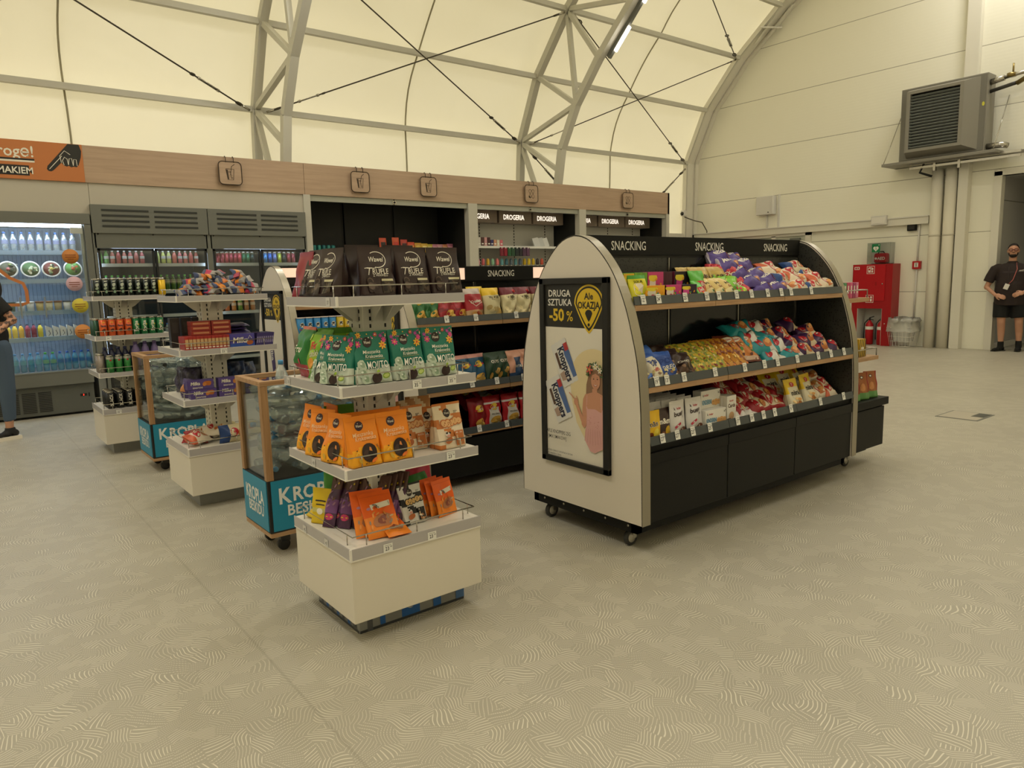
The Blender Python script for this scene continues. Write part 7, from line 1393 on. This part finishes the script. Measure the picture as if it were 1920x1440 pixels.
# ================================================================ drinks stand
DS = 'drinks stand'
CB1 = can_kind('energy_drink_can', mat('15201a', .3, .3), None, .031, .155, None, None, bands=()); 
def energy(c, dec):
    m_ = MB(); r = .031; fn = lambda x, y, e: Vector(((r+e)*math.sin(x/r), -(r+e)*math.cos(x/r), y)); dec(Dec(m_, fn, .0008)); return Kind('drink_can', 'can', MB().lathe([(r*.8, 0), (r, .008), (r, .142)], mat(c, .3, .3), 16), (('lid', MB().lathe([(r, .142), (r*.84, .152), (r*.84, .155), (r*.78, .152)], CHROME, 16)), ('print', m_)))
C1 = energy('141d18', lambda D: (D.oval(0, .10, .014, .016, mat('b9c0b0', .4), 10, 0, 1, .4), D.oval(-.003, .07, .015, .010, mat('9aa890', .4), 9, .5, 1, .4), D.oval(.002, .04, .011, .012, mat('7f9a80', .4), 9, .2, 1, .4), D.rect(-.01, .01, .125, .135, mat('c8ccc0', .4))))
C2 = energy('c8582a', lambda D: (D.text('Fanta', 0, .09, .018, mat('24384e', .4), .045, .03, .1), D.oval(0, .05, .016, .014, mat('5a2a1c', .4), 10, .3, 1, .4), D.oval(0, .12, .012, .006, mat('e8a03a', .4), 10, 0, 1)))
C3 = energy('1f6a3c', lambda D: (D.text('Sprite', -.002, .075, .028, CRE, .12, .03, 0, PI/2), D.oval(.018, .09, .006, .008, YEL, 8, 0, 1)))
C4 = energy('2a6e34', lambda D: (D.rect(-.045, .045, .118, .140, mat('b8b6b0', .3, .6), 8, 1), D.oval(0, .11, .010, .006, RED_B, 10, 0, 1), D.rect(-.012, .012, .03, .09, mat('3a8a44', .4), 2, 1)))
C5 = energy('1a1a18', lambda D: (D.text('BLACK', .0, .078, .024, CRE, .115, .03, 0, PI/2),))
for r_ in range(2):
    for i in range(9): C1.put(TR(S3X+.06+i*.0645, S3Y+.06+r_*.07, 1.401), 'black and silver energy can, %s row, %s from the corner, top tier, %s' % (('front', 'second')[r_], ORD[i], DS), 'black cans on the drinks stand')
can_kind('drink_can', mat('d8b028', .3, .3), None, .031, .155).put(TR(S3X+.575, S3Y+.03, 1.401, 0, 0, 0, .98), 'yellow can at the open end, top tier, '+DS)
for r_ in range(2):
    for i in range(8):
        k_, nm = (C2, 'orange') if i < 4 else (C3, 'green'); xx_ = .075+(i % 4)*.066 if i < 4 else .335+(i-4)*.066
        k_.put(TR(S3X+xx_, S3Y+.055+r_*.068, 1.056), '%s soda can, %s row, %s, second tier, %s' % (nm, ('front', 'second')[r_], ORD[i % 4], DS), 'soda cans on the drinks stand')
for r_ in range(3): can_kind('drink_can', mat('234a38', .3, .3), None, .031, .155).put(TR(S3X+.035, S3Y+.13+r_*.07, 1.056), 'dark green can on side edge, %s back, second tier, %s' % (ORD[r_], DS), 'dark green cans on the side edge')
for i in range(3): C4.put(TR(S3X+.10+i*.068, S3Y+.055, .731), 'green beer can, %s from the corner, third tier, %s' % (ORD[i], DS), 'green cans on the drinks stand')
VB = bottle_kind('violet_drink_bottle', mat('6a5a8a', .25), mat('5a4a78', .4), mat('7a6aa0', .5), .036, .26, 'bottle', 1)
for i in range(3): VB.put(TR(S3X+.315+i*.078, S3Y+.06, .731), 'violet drink bottle, %s after the green cans, third tier, %s' % (ORD[i], DS), 'violet bottles on the drinks stand')
NB = bottle_kind('navy_bottle', mat('23284a', .25), mat('3a3f6a', .4), None, .033, .22)
for i in range(5): NB.put(TR(S3X+.08+i*.055, S3Y+.15, .731), 'navy bottle behind the green cans, %s from side edge, %s' % (ORD[i], DS), 'navy bottles on the drinks stand')
for r_ in range(2): can_kind('drink_can', mat('8a8078', .3, .3), None, .031, .17).put(TR(S3X+.035, S3Y+.10+r_*.07, .731), 'grey brown can on the side edge, %s back, third tier, %s' % (ORD[r_], DS), 'grey brown cans on the side edge')
for r_ in range(4):
    for i in range(6): C5.put(TR(S3X+.075+i*.075, S3Y+.06+r_*.075, .411, -.0 if r_ else .1), 'black energy can with white upright word, row %s, place %s, bottom tier' % (WORDN[r_], WORDN[i]), 'black cans on the bottom tier')
# ================================================================ people
def fuse(mb, voxel, smooth=4, m=None, it=.5):
    """one continuous surface grown round the overlapping volumes"""
    o = bpy.data.objects.new('tmp', mb.mesh('tmp')); COL.objects.link(o)
    r = o.modifiers.new('r', 'REMESH'); r.mode = 'VOXEL'; r.voxel_size = voxel; r.use_smooth_shade = True
    s = o.modifiers.new('s', 'SMOOTH'); s.iterations = smooth; s.factor = it
    dg = bpy.context.evaluated_depsgraph_get(); ev = o.evaluated_get(dg); me = bpy.data.meshes.new_from_object(ev)
    vs = [tuple(v.co) for v in me.vertices]; fs = [tuple(p.vertices) for p in me.polygons]
    bpy.data.objects.remove(o); bpy.data.meshes.remove(me); b = MB(); b.add(vs, fs, m, True); return b
SKM = mat('c08f74', .55); SK2 = mat('b98a70', .55)
def limb(b, pts, rs, caps=(1, 1)):
    b.tube(pts, rs, SKM, 12)
    if caps[0]: b.ell(pts[0], (rs[0],)*3, SKM, 12, 8)
    if caps[1]: b.ell(pts[-1], (rs[-1],)*3, SKM, 12, 8)
    for p, r in zip(pts[1:-1], rs[1:-1]): b.ell(p, (r,)*3, SKM, 12, 8)
def hand(wr, dr, pn, side):
    """palm and five bent fingers; dr = along the hand, pn = back of the hand, side = thumb side"""
    wr, dr, pn = Vector(wr), Vector(dr).normalized(), Vector(pn).normalized(); ac = dr.cross(pn).normalized()*side; b = MB()
    T = Matrix((( ac.x, pn.x, dr.x, wr.x+dr.x*.045), (ac.y, pn.y, dr.y, wr.y+dr.y*.045), (ac.z, pn.z, dr.z, wr.z+dr.z*.045), (0, 0, 0, 1)))
    b.ell((0, 0, 0), (.041, .016, .052), SKM, 14, 9, T); b.ell((0, 0, -.05), (.028, .021, .03), SKM, 12, 8, T)
    for i, (off, ln) in enumerate(((.030, .068), (.011, .077), (-.009, .071), (-.028, .056))):
        p0 = T @ Vector((off, 0, .040)); p1 = T @ Vector((off*1.05, -.004-.002*i, .040+ln*.45)); p2 = T @ Vector((off*1.0, -.022-.004*i, .040+ln*.75)); p3 = T @ Vector((off*.95, -.040-.004*i, .040+ln*.86))
        b.tube([p0, p1, p2, p3], [.0100, .0095, .0088, .0075], SKM, 10); b.ell(tuple(p3), (.0075,)*3, SKM, 8, 6)
    p0 = T @ Vector((.026, -.004, -.018)); p1 = T @ Vector((.050, -.012, .010)); p2 = T @ Vector((.055, -.024, .036)); b.tube([p0, p1, p2], [.013, .0115, .0090], SKM, 10); b.ell(tuple(p2), (.0090,)*3, SKM, 8, 6)
    return fuse(b, .0042, 2, SKM)
def join(a, b): a.add(b.v, b.f, b.mats[0], True); return a
# ---- the man in the passage
t = thing('person', 'man in dark polo shirt, black shorts and glasses standing by the passage doorway', 'person', (14.585, 4.56, 0), -1.262)
b = MB()
b.ell((0, .0, 1.735), (.078, .096, .112), SKM, 20, 14); b.ell((0, -.022, 1.675), (.062, .072, .075), SKM, 16, 10); limb(b, [(0, .015, 1.48), (0, .01, 1.64)], [.066, .058])
b.ell((0, -.100, 1.722), (.014, .022, .020), SKM, 10, 8); b.ell((0, -.085, 1.742), (.010, .020, .026), SKM, 10, 8); b.ell((-.082, .0, 1.728), (.012, .022, .032), SKM, 10, 8); b.ell((.082, .0, 1.728), (.012, .022, .032), SKM, 10, 8)
b.ell((0, -.088, 1.688), (.024, .012, .009), SKM, 10, 6)
b.ell((0, .01, 1.34), (.20, .125, .20), SKM); b.ell((0, -.01, 1.10), (.20, .15, .20), SKM); b.ell((0, .01, .93), (.185, .13, .12), SKM)
for sx, el, wr in ((-1, (-.352, -.01, 1.115), (-.215, -.225, .985)), (1, (.350, -.01, 1.13), (.185, -.235, 1.03))):
    limb(b, [(sx*.17, .01, 1.43), (sx*.245, .01, 1.39), el, wr], [.062, .060, .046, .030])
for hx, kx, ky, ax, ay, az in ((-.115, -.105, -.03, -.092, .02, .10), (.12, .150, -.01, .168, .05, .12)):
    limb(b, [(hx, 0, .88), (kx, ky, .50), (kx*.35+ax*.65, ky*.4+ay*.6+.02, .34), (ax, ay, az)], [.100, .062, .058, .038])
body = fuse(b, .0115, 5, SKM)
join(body, hand((-.215, -.225, .985), (.80, -.42, -.22), (-.35, -.75, .35), 1)); join(body, hand((.185, -.235, 1.03), (-.86, -.30, -.30), (.35, -.75, .35), 1)); body.build('body', t)
SH = mat('2c2220', .8); BK = mat('121211', .8)
b = MB(); b.ell((0, .01, 1.37), (.225, .145, .175), SH); b.ell((0, -.012, 1.13), (.228, .178, .22), SH); T_ = Matrix.Diagonal((1, .74, 1, 1)); o_ = len(b.v); b.tube([(0, 0, 1.36), (0, -.01, 1.2), (0, -.02, 1.05), (0, 0, .82)], [.21, .222, .232, .236], SH, 24); b.v[o_:] = [tuple(T_ @ Vector(v)) for v in b.v[o_:]]; b.ell((0, .01, 1.46), (.21, .105, .075), SH); b.ell((-.2, .01, 1.43), (.095, .095, .09), SH); b.ell((.2, .01, 1.43), (.095, .095, .09), SH)
for sx, el in ((-1, (-.352, -.01, 1.115)), (1, (.350, -.01, 1.13))): b.tube([(sx*.15, .01, 1.45), (sx*.245, .01, 1.415), (sx*.30, .0, 1.30), (sx*.335, -.005, 1.205)], [.075, .088, .082, .080], SH, 14)
b.tube([(0, .012, 1.48), (0, .012, 1.56)], [.09, .074], SH, 14)
shirt = fuse(b, .011, 4, SH).build('polo_shirt', t)
m_ = MB(); D = Dec(m_, lambda x, y, e: (x, -.150-e-.02*max(0, 1.45-y), y), .004); D.stroke([(.10, 1.395), (.15, 1.40), (.165, 1.41), (.18, 1.405)], .008, mat('c9c4bc', .6)); D.text('AIRPORT', .13, 1.385, .012, mat('c9c4bc', .6), .08, .01); m_.build('chest_print', shirt)
b = MB()
for hx, kx, ky in ((-.115, -.118, -.02), (.12, .150, -.01)): b.tube([(hx, .01, .86), (kx, ky, .585)], [.128, .122], BK, 18)
b.ell((0, .01, .87), (.225, .15, .10), BK); fuse(b, .011, 3, BK).build('shorts', t)
for ax, ay, dx, dy, z in ((-.092, .02, -.55, -.83, 0), (.168, .05, -.10, -1, .012)):
    b = MB(); b.tube([(ax, ay, .17+z), (ax, ay, .05+z)], [.048, .05], BK, 14); d_ = Vector((dx, dy, 0)).normalized()
    for k_, (f_, r_, h_) in enumerate(((-.04, .042, .055), (.04, .046, .055), (.12, .046, .042), (.17, .036, .034))): b.ell((ax+d_.x*f_, ay+d_.y*f_, h_*.72+z), (r_, r_, h_*.75), BK)
    sh = fuse(b, .009, 3, BK).build('shoe', t)
    MB().bar((ax-d_.x*.075, ay-d_.y*.075, .008+z), (ax+d_.x*.195, ay+d_.y*.195, .008+z), .085, .016, mat('1f1e1c', .7)).build('sole', sh)
HR = mat('241c18', .8)
b = MB(); b.ell((0, .018, 1.765), (.083, .098, .098), HR, 20, 12); b.ell((0, .04, 1.72), (.082, .075, .085), HR, 16, 10); hb = fuse(b, .009, 2, HR)
hb.v = [(x, max(y, -.074+max(0, 1.832-z)*1.5), z) if z > 1.70 else (x, max(y, .02), z) for x, y, z in hb.v]; hb.build('hair', t)
b = MB(); b.ell((0, -.045, 1.652), (.056, .056, .040), HR, 16, 10); b.ell((-.055, -.02, 1.685), (.017, .040, .036), HR); b.ell((.055, -.02, 1.685), (.017, .040, .036), HR); b.ell((0, -.096, 1.701), (.026, .010, .007), HR); fuse(b, .007, 2, HR).build('beard', t)
GLF = mat('6a2a24', .35); b = MB()
for sx in (-1, 1): b.tube([(sx*.036+.029*math.cos(q*PI/6), -.104+.004*abs(math.cos(q*PI/6)), 1.746+.019*math.sin(q*PI/6)) for q in range(12)], .006, GLF, 6, closed=True); b.tube([(sx*.066, -.098, 1.75), (sx*.084, .0, 1.748)], .0035, GLF, 6)
b.tube([(-.01, -.106, 1.75), (.01, -.106, 1.75)], .004, GLF, 6); b.build('glasses', t)
b = MB()
for sx in (-1, 1): b.ell((sx*.034, -.089, 1.745), (.011, .006, .006), mat('e2dcd2', .4), 10, 6); b.ell((sx*.034, -.0945, 1.745), (.005, .002, .005), INK, 8, 5)
b.build('eyes', t)
b = MB(); LY = mat('b5625a', .6)
b.tube([(.055, -.04, 1.53), (.07, -.145, 1.42), (.02, -.185, 1.24), (-.035, -.20, 1.17)], .006, LY, 6); b.tube([(-.05, -.04, 1.53), (-.05, -.14, 1.42), (-.05, -.19, 1.25), (-.04, -.20, 1.17)], .004, mat('3a3230', .7), 6); ly = b.build('lanyard', t)
MB().rbox(-.035, .035, -.004, .004, -.095, 0, mat('dcd9d2', .4), .003, Matrix.Translation((-.05, -.206, 1.17)) @ Matrix.Rotation(.35, 4, 'Y')).build('badge', ly)
# ---- the customer walking out of the frame by the chiller
t = thing('person', 'customer in black top and blue jeans walking past the open chiller, tattooed arm', 'person', (.40, 8.70, 0), -.2)
b = MB(); b.ell((-.17, .0, 1.55), (.075, .095, .115), SKM); b.ell((-.17, -.03, 1.50), (.055, .06, .06), SKM); limb(b, [(-.17, .01, 1.32), (-.17, 0, 1.48)], [.05, .048]); b.ell((-.255, -.0, 1.54), (.018, .014, .016), SKM, 8, 6)
b.ell((-.17, 0, 1.20), (.14, .15, .18), SKM); b.ell((-.17, 0, .98), (.13, .13, .16), SKM)
limb(b, [(-.07, -.13, 1.37), (.035, -.14, 1.19), (-.11, -.26, 1.06)], [.052, .043, .028]); limb(b, [(-.17, .16, 1.37), (-.20, .20, 1.10), (-.36, .16, .98)], [.052, .043, .028])
limb(b, [(-.11, -.05, .92), (-.035, -.03, .48), (.0, .0, .10)], [.085, .058, .036]); limb(b, [(-.19, .08, .92), (-.32, .09, .50), (-.40, .10, .11)], [.085, .058, .036])
body = fuse(b, .0115, 5, SKM); join(body, hand((-.11, -.26, 1.06), (-.9, -.2, -.4), (-.2, -.9, .2), 1)); join(body, hand((-.36, .16, .98), (-.9, -.1, -.4), (-.2, .9, .2), -1))
ti = body.mi(mat('5f4a42', .6))
for i, f in enumerate(body.f):        # tattooed forearm
    x, y, z = body.v[f[0]]
    if 1.06 < z < 1.30 and y < -.09 and x > -.10 and math.sin(x*95+z*60)+math.sin(z*130-x*40)+.5*math.sin(y*90) > .35: body.m[i] = ti
bo = body.build('body', t)
TS = mat('1b1a1a', .8); b = MB(); b.ell((-.17, 0, 1.25), (.155, .17, .16), TS); b.ell((-.17, 0, 1.05), (.145, .15, .16), TS); b.tube([(-.17, 0, 1.2), (-.17, 0, .90)], [.13, .14], TS, 18)
b.tube([(-.10, -.12, 1.40), (.0, -.135, 1.26)], [.068, .066], TS, 12); b.tube([(-.17, .12, 1.38), (-.19, .18, 1.24)], [.065, .062], TS, 12); fuse(b, .011, 4, TS).build('top', t)
JN = mat('4a5a6e', .8); b = MB(); limb(b, [(-.11, -.05, .92), (-.035, -.03, .48), (-.002, .0, .19)], [.100, .072, .054], (1, 0)); limb(b, [(-.19, .08, .92), (-.32, .09, .50), (-.392, .10, .20)], [.100, .072, .054], (1, 0)); b.ell((-.17, 0, .92), (.14, .15, .11), JN); fuse(b, .011, 3, JN).build('jeans', t)
b = MB(); b.ell((-.15, .01, 1.60), (.085, .10, .10), HR); b.ell((-.10, .02, 1.50), (.06, .085, .12), HR); fuse(b, .011, 2, HR).build('hair', t)
for ax, ay in ((.0, .0), (-.40, .10)):
    SB_ = mat('1e1d1c', .7); b = MB(); b.tube([(ax, ay, .12), (ax, ay, .06)], [.045, .05], SB_, 12)
    for f_, r_, h_ in ((.035, .042, .05), (-.04, .045, .048), (-.11, .045, .04), (-.16, .034, .032)): b.ell((ax+f_*.86, ay+f_*.5, h_+.01), (r_, r_, h_*.75), SB_)
    sh = fuse(b, .009, 3, SB_).build('shoe', t)
    s_ = MB(); d_ = Vector((.86, .5, 0)).normalized(); s_.bar((ax+d_.x*.08, ay+d_.y*.08, .014), (ax-d_.x*.19, ay-d_.y*.19, .014), .105, .04, mat('e2dacb', .6)); s_.build('sole', sh)
    m_ = MB()
    for q in range(3): m_.bar((ax-d_.x*(.0+.045*q)-.035, ay-d_.y*.045*q-.045, .03), (ax-d_.x*(.03+.045*q)-.015, ay-d_.y*.045*q-.048, .075), .014, .004, mat('d8d2c6', .6))
    m_.build('stripe', sh)
# a small square patch of another shopper's shoe at the frame's edge is left out: too little shows to tell what it is

def lean(o):                # the upper body is carried further along than the feet
    for v in (o.data.vertices if o.type == 'MESH' else ()): v.co.x += .115*min(1, max(0, (v.co.z-.12)/.75))
    for c in o.children: lean(c)
lean(t)
